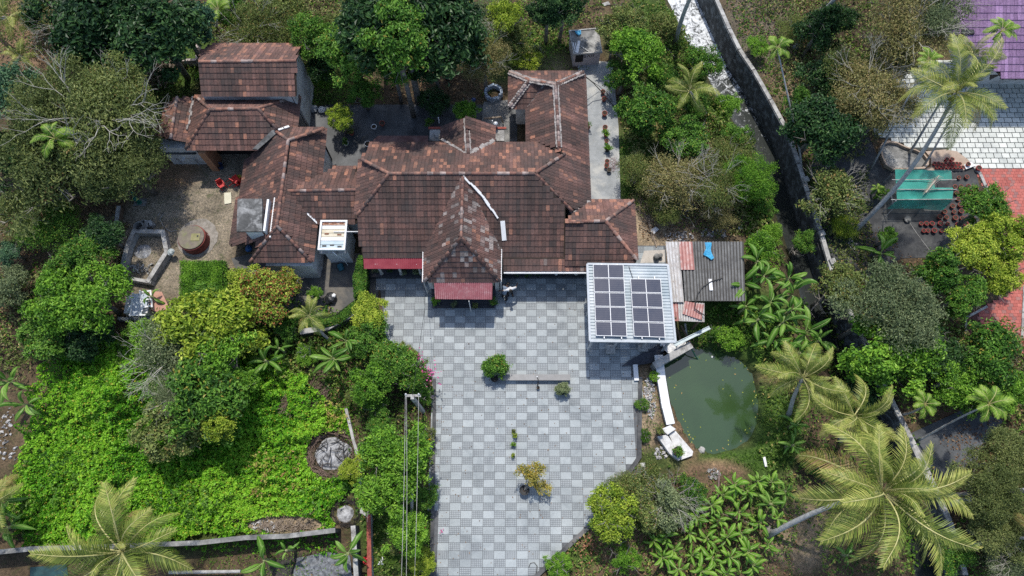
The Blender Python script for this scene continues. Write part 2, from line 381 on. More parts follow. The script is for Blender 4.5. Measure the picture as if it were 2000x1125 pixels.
# ---------------------------------------------------------------- front courtyard: chequered pavers
def pavermat(name, ca, cb, line, nx=6, ny=4, pat=True):
    m, t, N, L, B = nm(name); pos = worldpos(N)
    at = N.new("ShaderNodeAttribute"); at.attribute_name = "tint"; sp = N.new("ShaderNodeSeparateColor"); L.new(at.outputs[0], sp.inputs[0])
    oi = N.new("ShaderNodeObjectInfo"); rr = mathn(N, L, 'FRACT', mathn(N, L, 'ADD', oi.outputs["Random"], sp.outputs[2]))
    c = ramp(N, [(0, ca), (1, cb)]); L.new(rr, c.inputs[0]); col = c.outputs[0]
    n1 = noise_node(N, L, .5, 7, .72, pos, .8); r1 = ramp(N, [(0.3, (.66,.68,.70)), (0.48, (.96,.97,.97)), (0.72, (1.15,1.15,1.14))]); L.new(n1.outputs[0], r1.inputs[0])
    n2 = noise_node(N, L, 14, 3, .7, pos); r2 = ramp(N, [(0.3, (.85,.85,.85)), (0.7, (1.12,1.12,1.12))]); L.new(n2.outputs[0], r2.inputs[0])
    if pat:   # cast pattern of small squares, its grooves drawn in a darker colour
        fx = mathn(N, L, 'FRACT', mathn(N, L, 'MULTIPLY', sp.outputs[0], float(nx))); fy = mathn(N, L, 'FRACT', mathn(N, L, 'MULTIPLY', sp.outputs[1], float(ny)))
        g = mathn(N, L, 'MAXIMUM', mathn(N, L, 'ABSOLUTE', mathn(N, L, 'SUBTRACT', fx, .5)), mathn(N, L, 'ABSOLUTE', mathn(N, L, 'SUBTRACT', fy, .5)))
        gg = mathn(N, L, 'GREATER_THAN', g, .36); col = mixc(N, L, gg, col, line)
    col = mixc(N, L, 1, col, r1.outputs[0], 'MULTIPLY'); col = mixc(N, L, 1, col, r2.outputs[0], 'MULTIPLY')
    L.new(col, B.inputs["Base Color"]); B.inputs["Roughness"].default_value = .7; B.inputs["Specular IOR Level"].default_value = .3
    return m
M_pav_a = pavermat("plain_grey_paver", (.262,.282,.284), (.322,.345,.346), None, pat=False)
M_pav_b = pavermat("grooved_grey_paver", (.240,.257,.260), (.300,.318,.322), (.145,.155,.16))
def paver_geo(cx, cy, w, h, z0, z1, var, clipz=True):
    x0, x1, y0, y1 = cx-w/2, cx+w/2, cy-h/2, cy+h/2
    vs = [(x0,y0,z0),(x1,y0,z0),(x1,y1,z0),(x0,y1,z0),(x0,y0,z1),(x1,y0,z1),(x1,y1,z1),(x0,y1,z1)]
    fs = [(4,5,6,7),(0,1,5,4),(1,2,6,5),(2,3,7,6),(3,0,4,7)]
    tt = [(u, v, var, 1) for u, v in ((0,0),(1,0),(1,1),(0,1))]*2
    return vs, fs, tt
CY_PX = [(735,480),(1300,480),(1306,682),(1236,714),(1247,750),(1246,892),(1222,926),(1152,1022),(1040,1128),(900,1300),(845,1300),(844,1125),(849,742),(800,700),(762,694),(752,640),(742,560)]
CY = pp(*CY_PX)
court = sheet("courtyard", CY, .05, surf("paver_bedding", (.09,.095,.10), (.14,.145,.15), 4, .9, .005), th=.3)
def lay(parent, poly, x0, x1, y0, y1, cw, ch, fn, names, limit=300, off=0.0, joint=.016, z0=.04, z1=.068, skip=None):
    cells = []
    nj = int((y1-y0)/ch)+1; ni = int((x1-x0)/cw)+1
    for j in range(nj):
        for i in range(ni):
            cx = x0+(i+.5)*cw + (off*cw if j%2 else 0); cy = y0+(j+.5)*ch
            if inside(poly, cx, cy) and not (skip and skip(cx, cy)): cells.append((cx, cy, fn(i, j)))
    cells.sort(key=lambda c: math.hypot(c[0], c[1], CH))
    vis = [c for c in cells if c[1] > -3.2]; rest = [c for c in cells if c[1] <= -3.2]
    single, rest = vis[:limit], rest+vis[limit:]
    protos = {}; pl = wl(parent)
    for k, (cx, cy, (kind, mat)) in enumerate(single):
        if kind not in protos:
            v, f, t = paver_geo(0, 0, cw-joint, ch-joint, z0, z1, 0.0); protos[kind] = mesh_from(names, v, f, mat, False, t)
        o = link(names, protos[kind], parent, (cx-pl.x, cy-pl.y, -pl.z + rng.uniform(-.003, .003)))
    byk = {}
    for (cx, cy, (kind, mat)) in rest: byk.setdefault(kind, (mat, []))[1].append((cx, cy))
    V, F, T, MI, ml = [], [], [], [], []
    for kind, (mat, cs) in byk.items():
        ml.append(mat)
        for cx, cy in cs:
            dz = rng.uniform(-.003, .003)
            v, f, t = paver_geo(cx, cy, cw-joint, ch-joint, z0+dz, z1+dz, rng.random()); o_ = len(V)
            V += [(q[0]-pl.x, q[1]-pl.y, q[2]-pl.z) for q in v]; F += [tuple(a+o_ for a in g) for g in f]; T += t; MI += [len(ml)-1]*len(f)
    if V:
        me = mesh_from(names+"s", V, F, None, False, T, mats=ml); me.polygons.foreach_set("material_index", MI)
        o = link(names+"_field", me, parent); o["kind"] = "stuff"
CW, CHH = .705, .475
lay(court, CY, P(640,740).x, 13.0, -10.0, 19.5, CW, CHH, lambda i, j: ("a", M_pav_a) if (i+j)%2 else ("b", M_pav_b), "paver")
# ---- white paving and red paving of the neighbour on the right
WP = pp((1706,268),(1715,215),(1740,165),(1800,120),(2150,110),(2150,322),(1911,330),(1880,305),(1850,294),(1790,294),(1745,274),(1722,270))
wpav = sheet("white_paving", WP, .04, surf("paving_joint", (.05,.055,.045), (.09,.09,.08), 4, .9, .01), th=.2)
M_white_pav = pavermat("white_paver", (.44,.45,.41), (.58,.58,.53), None, pat=False)
lay(wpav, WP, P(1690,300).x, P(2150,200).x, P(1800,330).y, P(1800,105).y, .60, .44, lambda i, j: ("w", M_white_pav), "paver", off=.5, joint=.055, z0=.03, z1=.075)
RP = pp((1903,332),(2150,326),(2150,760),(2030,700),(1888,655),(1884,620),(1990,560),(1975,470),(1945,400),(1925,372))
rpav = sheet("red_paving", RP, .04, surf("red_paving_joint", (.10,.045,.04), (.15,.06,.05), 4, .9, .01), th=.2)
M_redp = pavermat("red_paver", (.31,.080,.062), (.41,.12,.095), None, pat=False); M_redd = pavermat("dark_red_paver", (.22,.10,.09), (.30,.13,.11), None, pat=False)
lay(rpav, RP, P(1880,500).x, P(2150,500).x, P(1900,760).y, P(1900,326).y, .30, .24, lambda i, j: ("d", M_redd) if ((i + (j%4 if j%4 < 3 else 1)) % 4 == 0) else ("r", M_redp), "paver", limit=0, off=.5, joint=.012, z0=.03, z1=.07)
# kerbs
def kerb(name, pts, w, z0, z1, mat, label=None, cat=None, kind=None, piece=None, parent=None):
    b = MB(); ps = [P(*q) for q in pts]
    for i in range(len(ps)-1):
        a, c = ps[i].copy(), ps[i+1].copy(); a.z = c.z = (z0+z1)/2; d = (c-a).normalized()*.5*w
        b.bar(a-d*.6, c+d*.6, w, (z1-z0)+.002*i)
    o = b.build(name, mat, parent); tag(o, label, cat, kind=kind); return o
kerb("kerb", [(1250,742),(1248,893),(1226,926),(1156,1023),(1042,1130),(900,1310)], .26, -.3, .20, M_darkconc, kind="structure")
kerb("kerb", [(846,1310),(843,1125),(848,850),(849,742)], .22, -.3, .16, M_darkconc, kind="structure")
kerb("kerb", [(1240,716),(1242,742)], .30, -.2, .26, M_whitepaint, kind="structure")
kerb("kerb", [(1893,318),(1912,340),(1926,372),(1935,400)], .22, -.1, .16, M_palecem, kind="structure")
kerb("kerb", [(1885,655),(1884,622),(1925,600)], .16, -.1, .14, M_palecem, kind="structure")
kerb("kerb", [(1999,560),(1994,660)], .16, -.1, .14, M_palecem, kind="structure")

# ---------------------------------------------------------------- retaining wall of the canal
M_canalwall = surf("stained_canal_wall", (.028,.03,.03), (.085,.09,.092), 1.1, .85, .02, stain=(.22,.24,.25), scale2=1.8)
rw = empty("retaining_wall", (wt[8].x, wt[8].y, 0), "long stained concrete retaining wall along the east bank of the canal", "wall")
for i in range(len(wt)-1):
    a, c = Vector((wt[i].x+.2, wt[i].y, 0)), Vector((wt[i+1].x+.2, wt[i+1].y, 0)); d = (c-a).normalized()*.03
    b = MB(); b.bar(Vector((a.x, a.y, -1.2)), Vector((c.x, c.y, -1.2))-d, .42, 3.2 + .002*(i % 2)); b.build("wall_panel", M_canalwall, rw)
    b = MB(); b.bar(Vector((a.x, a.y, .44)), Vector((c.x, c.y, .44))-d*2, .30, .10); b.build("coping", M_palecem, rw)
for px, py in ((1583,405),(1598,457),(1619,512),(1567,352)):
    q = P(px, py, .45); b = MB(); b.box((q.x+.2, q.y, .55), (.4,.4,.24), rz=.3); b.build("post", M_palecem, rw)

def wall(name, pts, w, h, mat, label, cat="wall", copmat=None, z0=0.0, group=None):
    ps = [P(x, y, z0+h) for x, y in pts]
    r = empty(name, (ps[0].x, ps[0].y, z0), label, cat, group)
    for i in range(len(ps)-1):
        a, c = ps[i].copy(), ps[i+1].copy(); a.z = c.z = z0+h/2-.1
        d = (c-a).normalized()*w*.45
        b = MB(); b.bar(a-d, c+d, w, h+.2+.004*(i % 2)); b.build("wall_panel", mat, r)
        if copmat:
            a.z = c.z = z0+h+.03; b = MB(); b.bar(a-d, c+d, w+.06, .07+.004*(i % 2)); b.build("coping", copmat, r)
    return r
wall("boundary_wall", [(-40,1082),(60,1072),(200,1068),(390,1060),(480,1050),(560,1047),(652,1036)], .22, 1.5, M_darkconc, "weathered compound wall running below the green creeper field", copmat=M_concrete)
wall("boundary_wall", [(690,1030),(696,1125),(698,1200)], .22, 1.3, M_darkconc, "short dark wall beside the pit at the bottom, right of the banana leaves", copmat=M_palecem)
wall("boundary_wall", [(720,1008),(722,1125),(722,1210)], .2, .9, M_palecem, "narrow pale pinkish garden wall left of the lower lawn strip", copmat=M_terracotta)
wall("garden_wall", [(676,800),(690,860),(702,900),(706,1000),(720,1008)], .18, .4, M_palecem, "broken pale edging wall between creeper field and garden trees")
wall("sty_wall", [(234,540),(250,478),(262,452),(318,453),(326,492),(290,548)], .24, .6, M_palecem, "low whitewashed angled wall around the sandy pen left of the well", copmat=M_palecem)
wall("sty_wall", [(234,540),(292,550)], .22, .6, M_palecem, "crumbling low wall along the lower side of the sandy pen", copmat=None)
wall("garden_wall", [(232,405),(225,450)], .22, .5, M_wood, "short weathered low wall beside the left tree grove", copmat=M_palecem)
wall("curved_wall", [(590,648),(640,640),(680,618),(702,600)], .30, .8, M_darkconc, "mossy curved low wall under the hedge at the service yard", copmat=M_palecem)
wall("pond_wall", [(1287,700),(1292,742),(1300,790),(1308,822)], .5, .5, M_palecem, "whitewashed wall along the left side of the green pond", copmat=M_whitepaint)
wall("pond_wall", [(1282,712),(1346,676)], .40, .9, M_concrete, "grey concrete wall at the upper left corner of the pond", copmat=M_palecem)
wall("garden_wall", [(1778,862),(1812,935)], .2, .5, M_darkconc, "low dark wall beside the dark path at right", copmat=M_palecem)
# ================================================================ TILED ROOFS
def tile_material(name, base, dark, orange, white=(.42,.38,.35), lichen=.72):
    m, t, N, L, B = nm(name); pos = worldpos(N)
    at = N.new("ShaderNodeAttribute"); at.attribute_name = "tint"; sp = N.new("ShaderNodeSeparateColor"); L.new(at.outputs[0], sp.inputs[0])
    r = ramp(N, [(0.0, dark), (0.62, base), (1.0, [min(1, q*1.55) for q in base])]); L.new(sp.outputs[0], r.inputs[0]); col = r.outputs[0]
    col = mixc(N, L, sp.outputs[1], col, orange); col = mixc(N, L, sp.outputs[2], col, white)
    n1 = noise_node(N, L, 11, 5, .75, pos); r1 = ramp(N, [(0.3, (.45,.45,.46)), (0.5, (1,1,1)), (0.7, (1.4,1.35,1.3))]); L.new(n1.outputs[0], r1.inputs[0])
    col = mixc(N, L, 1, col, r1.outputs[0], 'MULTIPLY')
    n2 = noise_node(N, L, .55, 6, .7, pos, .6); r2 = ramp(N, [(0.42, (0,0,0)), (0.66, (1,1,1))]); L.new(n2.outputs[0], r2.inputs[0])
    col = mixc(N, L, mathn(N, L, 'MULTIPLY', r2.outputs[0], lichen), col, (.058,.050,.047))   # lichen and soot
    L.new(col, B.inputs["Base Color"]); B.inputs["Roughness"].default_value = .85; B.inputs["Specular IOR Level"].default_value = .2
    return m
M_tile = tile_material("clay_roof_tile", (.135,.076,.064), (.050,.037,.034), (.34,.165,.11))
M_purple = tile_material("purple_roof_sheet", (.215,.135,.235), (.165,.10,.185), (.215,.135,.235), lichen=.12)
M_ridge = surf("ridge_tile_clay", (.20,.095,.07), (.38,.20,.15), 3, .85, .01, stain=(.13,.10,.09), scale2=1.4)
M_mortar = surf("lime_mortar", (.24,.215,.20), (.42,.39,.365), 3, .9, .02, stain=(.10,.085,.08), scale2=2)
M_under = surf("roof_underside", (.03,.022,.018), (.06,.045,.035), 3, .9, 0)
DIRS = {'S': (Vector((1,0,0)), Vector((0,1,0))), 'N': (Vector((-1,0,0)), Vector((0,-1,0))),
        'W': (Vector((0,-1,0)), Vector((1,0,0))), 'E': (Vector((0,1,0)), Vector((-1,0,0)))}
def plane(d, p0, tan=None, p1=None):
    e, h = DIRS[d]; p0 = Vector(p0)
    if tan is None:
        a = (Vector(p1)-p0); tan = (a.z)/(a.dot(h))
    s = (h + Vector((0,0,tan))).normalized(); n = e.cross(s).normalized()
    if n.z < 0: n = -n
    return (p0, n, e, s)
def hit(pl, px, py): return on_plane(px, py, pl[0], pl[1])
TP = [(0.0, .030), (.22, .0), (.5, .026), (.78, .0), (1.0, .030)]
def tile_geo(w, c, lip=.045):
    """one interlocking clay tile: two channels, raised front lip; origin at the middle of the lower edge"""
    vs = []
    for (u, h) in TP: vs.append(((u-.5)*w*.97, -.03, h+lip))
    for (u, h) in TP: vs.append(((u-.5)*w*.97, c, h+.008))
    for (u, h) in TP: vs.append(((u-.5)*w*.97, -.03, -.012))
    fs = [(i, i+1, i+6, i+5) for i in range(4)] + [(10+i, 11+i, i+1, i) for i in range(4)]
    return vs, fs
HOUSE_FACES = []
def roof_face(parent, pl, px, name="roof", w=.245, c=.40, orange=.06, white=.0, dark=0.5, single=False, mat=None, seed=0, geo=tile_geo):
    p0, n, e, s = pl; mat = mat or M_tile
    pts = [hit(pl, *q) for q in px]
    b = MB(); b.slab([p - n*.03 for p in pts], .07, None); base = b.build(name, M_under, parent)
    pc = [((p-p0).dot(e), (p-p0).dot(s)) for p in pts]
    s0 = min(q[1] for q in pc); s1 = max(q[1] for q in pc); e0 = min(q[0] for q in pc); e1 = max(q[0] for q in pc)
    V, F, T = [], [], []; g, gf = geo(w, c); rr = random.Random(seed+int(abs(p0.x*31+p0.y*17)))
    proto = None; pw = wl(base)
    for j in range(int((s1-s0)/c)+1):
        rj = rr.uniform(-.01, .01)
        for i in range(int((e1-e0)/w)+2):
            ec = e0 + (i+.5)*w; sc = s0 + j*c
            if not inside(pc, ec, sc+c*.5) : continue
            o = p0 + e*ec + s*(sc+rj) + n*.012
            q = noise.noise(o*.55 + Vector((seed, 0, 0))); q2 = noise.noise(o*1.9 + Vector((0, seed, 3)))
            r_ = rr.random()
            q3 = noise.noise(Vector((ec*2.6, sc*.35, seed*7)))
            rv = max(0, min(1, dark*1.0 + q*.5 + q3*.55 + (r_-.5)*.30))
            og = 1.0 if rr.random() < orange*.8*max(0, (1 + 3.2*q2 + 1.5*q + 2*q3)) else rr.random()*.12
            og *= rr.uniform(.45, .95)
            wh = rr.uniform(.15, .7) if rr.random() < white*max(0, 1+3.0*q2) else 0
            rot = rr.uniform(-.02, .02); lift = rr.uniform(0, .012)
            if single:
                if proto is None: proto = {}
                key = (int(rv*4), int(og > .4), int(wh > .25))
                if key not in proto: proto[key] = mesh_from("tile", g, gf, mat, False, [(rv, og, wh, 1)]*len(g))
                ob = link("tile", proto[key], base)
                M = Matrix((( e.x, s.x, n.x, o.x-pw.x), (e.y, s.y, n.y, o.y-pw.y), (e.z, s.z, n.z, o.z-pw.z), (0,0,0,1)))
                ob.matrix_local = M @ Matrix.Rotation(rot, 4, 'Z')
                continue
            k = len(V)
            for (x, y, z) in g:
                zz = z + lift*(1 if y < 0 else 0)
                p = o + e*(x - y*rot) + s*(y + x*rot) + n*zz; V.append((p.x-pw.x, p.y-pw.y, p.z-pw.z))
            F += [tuple(a+k for a in f) for f in gf]; T += [(rv, og, wh, 1)]*len(g)
    if V:
        o = link("roof_tiles", mesh_from("roof_tiles", V, F, mat, False, T), base); o["kind"] = "stuff"
    return base
def half_round(L=.42, r=.115):
    vs, fs = [], []
    for k, (y, rr_) in enumerate(((0, r*1.12), (L*1.08, r*.9))):
        for i in range(7):
            a = math.pi*i/6; vs.append((math.cos(a)*rr_, y, math.sin(a)*rr_ - .02))
    fs = [(i, i+1, i+8, i+7) for i in range(6)]
    vs += [(0, 0, -.02)]; fs += [(14, i+1, i) for i in range(6)]
    return vs, fs
_rv, _rf = half_round()
RIDGE_ME = [mesh_from("ridge_tile", _rv, _rf, surf("ridge_tile_clay_%d" % i, *c, 3, .85, .01, stain=(.13,.10,.09), scale2=1.4), True)
            for i, c in enumerate((((.16,.08,.06),(.26,.13,.10)), ((.24,.11,.08),(.40,.21,.15)), ((.10,.065,.055),(.20,.12,.10)), ((.30,.22,.19),(.46,.36,.32))))]
def ridge(parent, pts, mortar=False, wsel=(3,3,2,1), lift=.03):
    pw = wl(parent); L = .42
    for a, c in zip(pts[:-1], pts[1:]):
        a, c = Vector(a), Vector(c); d = c-a; n = max(1, round(d.length/L)); st = d/n; y = st.normalized()
        x = y.cross(Vector((0,0,1))).normalized(); z = x.cross(y).normalized()
        for i in range(n):
            me = RIDGE_ME[rng.choices(range(4), wsel)[0]]
            ob = link("ridge_tile", me, parent); o = a + st*i + z*(lift + rng.uniform(0,.015)) - pw
            x2 = x + y*rng.uniform(-.04,.04); k = (st.length/L)
            ob.matrix_local = Matrix(((x2.x, y.x*k, z.x, o.x), (x2.y, y.y*k, z.y, o.y), (x2.z, y.z*k, z.z, o.z), (0,0,0,1)))
        if mortar:
            for sg in (-1, 1):
                b = MB()
                for i in range(n*2):
                    p = a + st*(i+.5)/2 + x*sg*(.15+rng.uniform(-.02,.03)); b.box(p + Vector((0,0,.01)), (.10+rng.random()*.06, .2, .07), rz=math.atan2(y.y,y.x)-math.pi/2)
                b.build("mortar", M_mortar, parent)
def valley(parent, pts, mat, w=.22, jag=.05, name="mortar"):
    b = MB()
    for a, c in zip(pts[:-1], pts[1:]):
        a, c = Vector(a), Vector(c); n = max(1, int((c-a).length/.3))
        for i in range(n):
            p = a.lerp(c, (i+.5)/n) + Vector((rng.uniform(-jag,jag), rng.uniform(-jag,jag), .03))
            q = (c-a).normalized()*.19; b.bar(p-q, p+q, w*rng.uniform(.6,1.3), .10)
    return b.build(name, mat, parent)
def wbox(parent, name, x0, y0, x1, y1, zt, mat, zb=0.0, zp=None):
    """walls: picture rectangle read at height zp, standing from zb to zt"""
    zp = zt if zp is None else zp; ym = (y0+y1)/2
    X0, X1, Y0, Y1 = P(x0, ym, zp).x, P(x1, ym, zp).x, P((x0+x1)/2, y1, zp).y, P((x0+x1)/2, y0, zp).y
    b = MB(); b.box(((X0+X1)/2, (Y0+Y1)/2, (zt+zb)/2), (X1-X0, Y1-Y0, zt-zb)); b.build(name, mat, parent)
    return X0, X1, Y0, Y1
def window(parent, x, y, z, w=.9, h=1.1, axis='S'):
    b = MB(); b.box((x, y-.03, z), (w, .06, h)); f = b.build("window", surf("window_frame_wood", (.08,.04,.02), (.14,.08,.05), 6, .6, .004), parent)
    for k in (-1, 0, 1):
        b = MB(); b.box((x+k*w*.31, y-.065, z), (w*.27, .02, h*.86)); b.build("pane", M_winglass, f)
M_winglass = surf("window_glass", (.02,.025,.03), (.035,.04,.045), 2, .08, 0, spec=.6)

# ---------------------------------------------------------------- main house
house = empty("house", P(900, 420, 0), "old main house with long brown clay tile roofs and a pointed entrance porch", "house")
S = plane('S', P(760, 497, 2.8), .62)
pA, pB = hit(S, 760, 339), hit(S, 1045, 339)
cSW = hit(S, 698, 420)
Wp = plane('W', pA, p1=cSW); Np = plane('N', pA, .60)
f_s = roof_face(house, S, [(760,339),(1045,339),(1104,402),(1104,503),(707,498),(698,420)], orange=.02, dark=.30, seed=1)
roof_face(house, Wp, [(760,339),(698,420),(694,405),(705,311),(712,308)], orange=.12, dark=.45, seed=2)
f_n = roof_face(house, Np, [(760,339),(1045,339),(1100,300),(1086,284),(1040,279),(725,279),(705,311)], orange=.20, dark=.42, seed=3)
ridge(f_s, [pA, pB]); ridge(f_s, [cSW, pA]); ridge(f_n, [hit(Np, 706, 311), pA])
# long wing towards the back (right)
zR = 4.45
pR0, pR1 = P(1085,166,zR), P(1092,288,zR)
Ep = plane('E', P(1152,392,3.0), p1=pR1); Ww = plane('W', pR1, .66)
Nr = plane('N', pR0, .62)
f_e = roof_face(house, Ep, [(1085,166),(1141,141),(1153,392),(1119,414),(1046,339),(1100,300),(1091,288)], orange=.10, dark=.42, seed=4)
roof_face(house, Ww, [(1066,163),(1085,166),(1091,288),(1100,300),(1060,281),(1028,280),(1028,211)], orange=.13, dark=.42, seed=5)
roof_face(house, Nr, [(994,140),(1141,141),(1085,166),(1067,161),(1035,156)], orange=.25, dark=.5, seed=6)
pQ = hit(Nr, 1035, 157)
Wl = plane('W', pQ, .6); Sl = plane('S', pQ, .6)
roof_face(house, Wl, [(994,140),(1035,157),(994,212)], orange=.1, dark=.4, seed=7)
f_sl = roof_face(house, Sl, [(1035,157),(1068,163),(1030,213),(996,212)], orange=.1, dark=.4, seed=8)
ridge(f_e, [pR1, pR0], True, (1,0,2,3)); ridge(f_e, [hit(Nr, 1139, 142), pR0], True, (1,1,1,2))
ridge(f_sl, [pQ, hit(Nr, 1067, 162), pR0], True, (1,1,1,2)); ridge(f_sl, [hit(Wl, 996, 210), pQ], True, (1,1,1,3)); ridge(f_sl, [hit(Nr, 995, 141), pQ], True, (1,2,1,2))
valley(f_sl, [hit(Sl, 1066, 165), hit(Sl, 1030, 211)], M_mortar, .2)
ridge(f_s, [hit(Ep, 1117, 412), pB]); ridge(f_n, [hit(Ep, 1102, 302), pB], lift=.08)
# rear annexe
pN = hit(Np, 915, 301); Aw = plane('W', pN, .62); Ae = plane('E', pN, .62)
f_a = roof_face(house, Aw, [(911,230),(863,247),(861,273),(915,302)], orange=.06, dark=.45, seed=9)
roof_face(house, Ae, [(911,230),(966,247),(966,273),(915,302)], orange=.10, dark=.45, seed=10)
ridge(f_a, [pN, hit(Aw, 911, 231)], True, (1,2,1,2))
valley(f_a, [hit(Np, 862, 274)+Vector((0,0,.1)), hit(Np, 913, 301)], M_mortar, .14); valley(f_a, [hit(Np, 966, 274)+Vector((0,0,.1)), hit(Np, 918, 301)], M_mortar, .34, .1)
# wing at the lower right of the house
S2 = plane('S', P(1170, 514, 2.8), .60); pC, pD = hit(S2, 1112, 433), hit(S2, 1183, 432)
c2 = hit(S2, 1243, 507); E2 = plane('E', pD, p1=c2); N2 = plane('N', pD, .60)
f2 = roof_face(house, S2, [(1104,434),(1183,432),(1244,508),(1240,518),(1104,518)], orange=.03, dark=.33, seed=11)
roof_face(house, E2, [(1183,432),(1238,391),(1244,508)], orange=.08, dark=.4, seed=12)
roof_face(house, N2, [(1104,434),(1183,432),(1238,391),(1150,393),(1118,414)], orange=.33, dark=.6, seed=13)
ridge(f2, [pC, pD, c2]); ridge(f2, [hit(N2, 1237, 392), pD]); valley(f2, [hit(N2, 1117,416), hit(N2, 1151,394)], M_mortar, .3)
# verandah strip below the right part of the main slope
S3 = plane('S', P(1060, 529, 2.5), .42)
roof_face(house, S3, [(983,503),(1146,503),(1146,529),(983,529)], orange=.05, white=.05, dark=.42, seed=14)
g0, g1 = hit(S3, 984, 530), hit(S3, 1146, 530); b = MB(); b.bar(g0+Vector((0,-.08,-.06)), g1+Vector((0,-.08,-.06)), .12, .12); b.build("gutter", M_whitepaint, house)
# connector between the house and the side wing
S4 = plane('S', P(660, 437, 2.8), .58); pE_, pF = hit(S4, 562, 373), hit(S4, 698, 371); N4 = plane('N', pF, .55)
f4 = roof_face(house, S4, [(564,373),(698,371),(697,437),(622,437),(580,400)], orange=.06, dark=.33, seed=15)
roof_face(house, N4, [(562,373),(698,371),(698,326),(652,327),(628,342)], orange=.12, dark=.45, seed=16)
ridge(f4, [pE_, pF])
valley(f4, [hit(S4, 578, 397), hit(S4, 620, 436)], M_whitepaint, .16, .07)
# entrance porch
zr = pA.z + .02
ap = P(901, 464, zr); Ss = plane('S', P(901, 549, 3.05), p1=ap)
cl, cr = hit(Ss, 829, 549), hit(Ss, 976, 549)
Pw = plane('W', ap, p1=cl); Pe = plane('E', ap, p1=cr)
porch_s = roof_face(house, Ss, [(901,463),(829,550),(976,550)], orange=.14, white=.22, dark=.6, single=True, seed=17, w=.27, c=.40)
roof_face(house, Pw, [(904,346),(868,392),(831,440),(828,550),(901,464)], orange=.07, white=.09, dark=.42, seed=18)
pe = roof_face(house, Pe, [(904,346),(944,386),(976,432),(977,550),(901,464)], orange=.07, white=.32, dark=.45, seed=19)
ridge(porch_s, [cl, ap]); ridge(porch_s, [cr, ap]); ridge(pe, [ap, hit(Pw, 904, 347)], False, (1,3,1,4))
valley(pe, [hit(S, 906, 346)+Vector((0,0,.12)), hit(S, 945,388)+Vector((0,0,.12)), hit(S, 972, 428)+Vector((0,0,.12))], M_whitepaint, .15, .05)
for nm_, x0, x1, z in (("gutter", 828, 826.5, 0), ("gutter", 979.5, 978, 0)):
    pw_ = Pw if x0 < 900 else Pe
    a, c = hit(pw_, x0, 438), hit(pw_, x1, 551); b = MB(); b.bar(a+Vector((0,0,.02)), c+Vector((0,0,.02)), .12, .14); b.build("gutter", M_whitepaint, house)
    b = MB(); b.tube([c+Vector((0,.1,0)), Vector((c.x, c.y+.1, .05))], .05, 8); b.build("downpipe", M_steel, house)
a = hit(S, 978, 432); c = hit(S, 982, 470); b = MB(); b.bar(a+Vector((.12,0,.06)), c+Vector((.1,0,.05)), .3, .12); b.build("mortar", M_whitepaint, house)
def corr(parent, name, quad, mat, pitch=.12, amp=.025, along='v', n=None, jit=0.0, cat=None):
    """corrugated sheet on a quad a,b (upper edge) c,d (lower edge); the ribs run from upper to lower edge"""
    a, b_, c, d = [Vector(q) for q in quad]; wd = (b_-a).length; n = max(4, int(wd/pitch)*4)
    nrm = (b_-a).cross(d-a).normalized()
    if nrm.z < 0: nrm = -nrm
    vs = []; fs = []; rows = 5
    for j in range(rows):
        for i in range(n+1):
            u = i/n; p = a.lerp(b_, u).lerp(d.lerp(c, u), j/(rows-1)); ph = [0, 1, 0, -1][i % 4]
            vs.append(p + nrm*(ph*amp + jit*noise.noise(p*.8)))
    for j in range(rows-1):
        for i in range(n): k = j*(n+1)+i; fs.append((k, k+1, k+n+2, k+n+1))
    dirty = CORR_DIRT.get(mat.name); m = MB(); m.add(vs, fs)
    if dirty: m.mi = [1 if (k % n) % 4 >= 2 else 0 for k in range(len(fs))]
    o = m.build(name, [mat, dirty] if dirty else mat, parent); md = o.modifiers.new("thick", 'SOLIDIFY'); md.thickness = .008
    return o
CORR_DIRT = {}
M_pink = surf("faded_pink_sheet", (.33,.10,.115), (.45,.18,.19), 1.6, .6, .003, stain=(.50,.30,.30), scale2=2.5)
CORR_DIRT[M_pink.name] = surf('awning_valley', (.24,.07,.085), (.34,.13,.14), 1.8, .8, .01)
M_maroon = surf("maroon_sheet", (.28,.045,.06), (.36,.075,.09), 1.6, .55, .003)
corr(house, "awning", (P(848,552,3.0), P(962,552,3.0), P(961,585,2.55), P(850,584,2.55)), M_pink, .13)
corr(house, "awning", (P(710,503,2.7), P(826,504,2.7), P(826,525,2.45), P(711,525,2.45)), M_maroon, .13)
b = MB(); q = P(916,598,1.2); b.tube([P(916,588,2.5), Vector((P(916,588,2.5).x, P(916,588,2.5).y, 0.1))], .03, 6); b.build("post", M_whitepaint, house)
# walls of the house
X0,X1,Y0,Y1 = wbox(house, "wall", 722, 303, 1096, 478, 2.7, M_plaster)
for x in (-8.6, -7.2, 1.6, 3.2): window(house, x, Y0, 1.5)
wbox(house, "wall", 1034, 160, 1136, 396, 2.9, M_plaster); wbox(house, "wall", 1008, 150, 1060, 203, 2.7, M_plaster)
wbox(house, "wall", 870, 250, 958, 300, 2.9, M_plaster); wbox(house, "wall", 1110, 405, 1230, 496, 2.7, M_plaster)
wbox(house, "wall", 600, 338, 700, 426, 2.7, M_plaster)
X0,X1,Y0,Y1 = wbox(house, "wall", 842, 400, 964, 536, 2.9, surf("porch_wall_paint", (.45,.40,.30), (.58,.52,.42), 2, .8, .004))
b = MB(); b.box(((X0+X1)/2, Y0-.04, 1.15), (1.3, .08, 2.2)); dr = b.build("door", M_wood, house)
b = MB(); b.box(((X0+X1)/2+.45, Y0-.1, 1.1), (.05, .05, .14)); b.build("handle", M_steel, dr)
for k, px in enumerate((836, 905, 970)):
    q = P(px, 545, 2.9); b = MB(); b.box((q.x, q.y+.25, 1.5), (.28, .28, 3.0)); b.build("pillar", M_plaster, house)
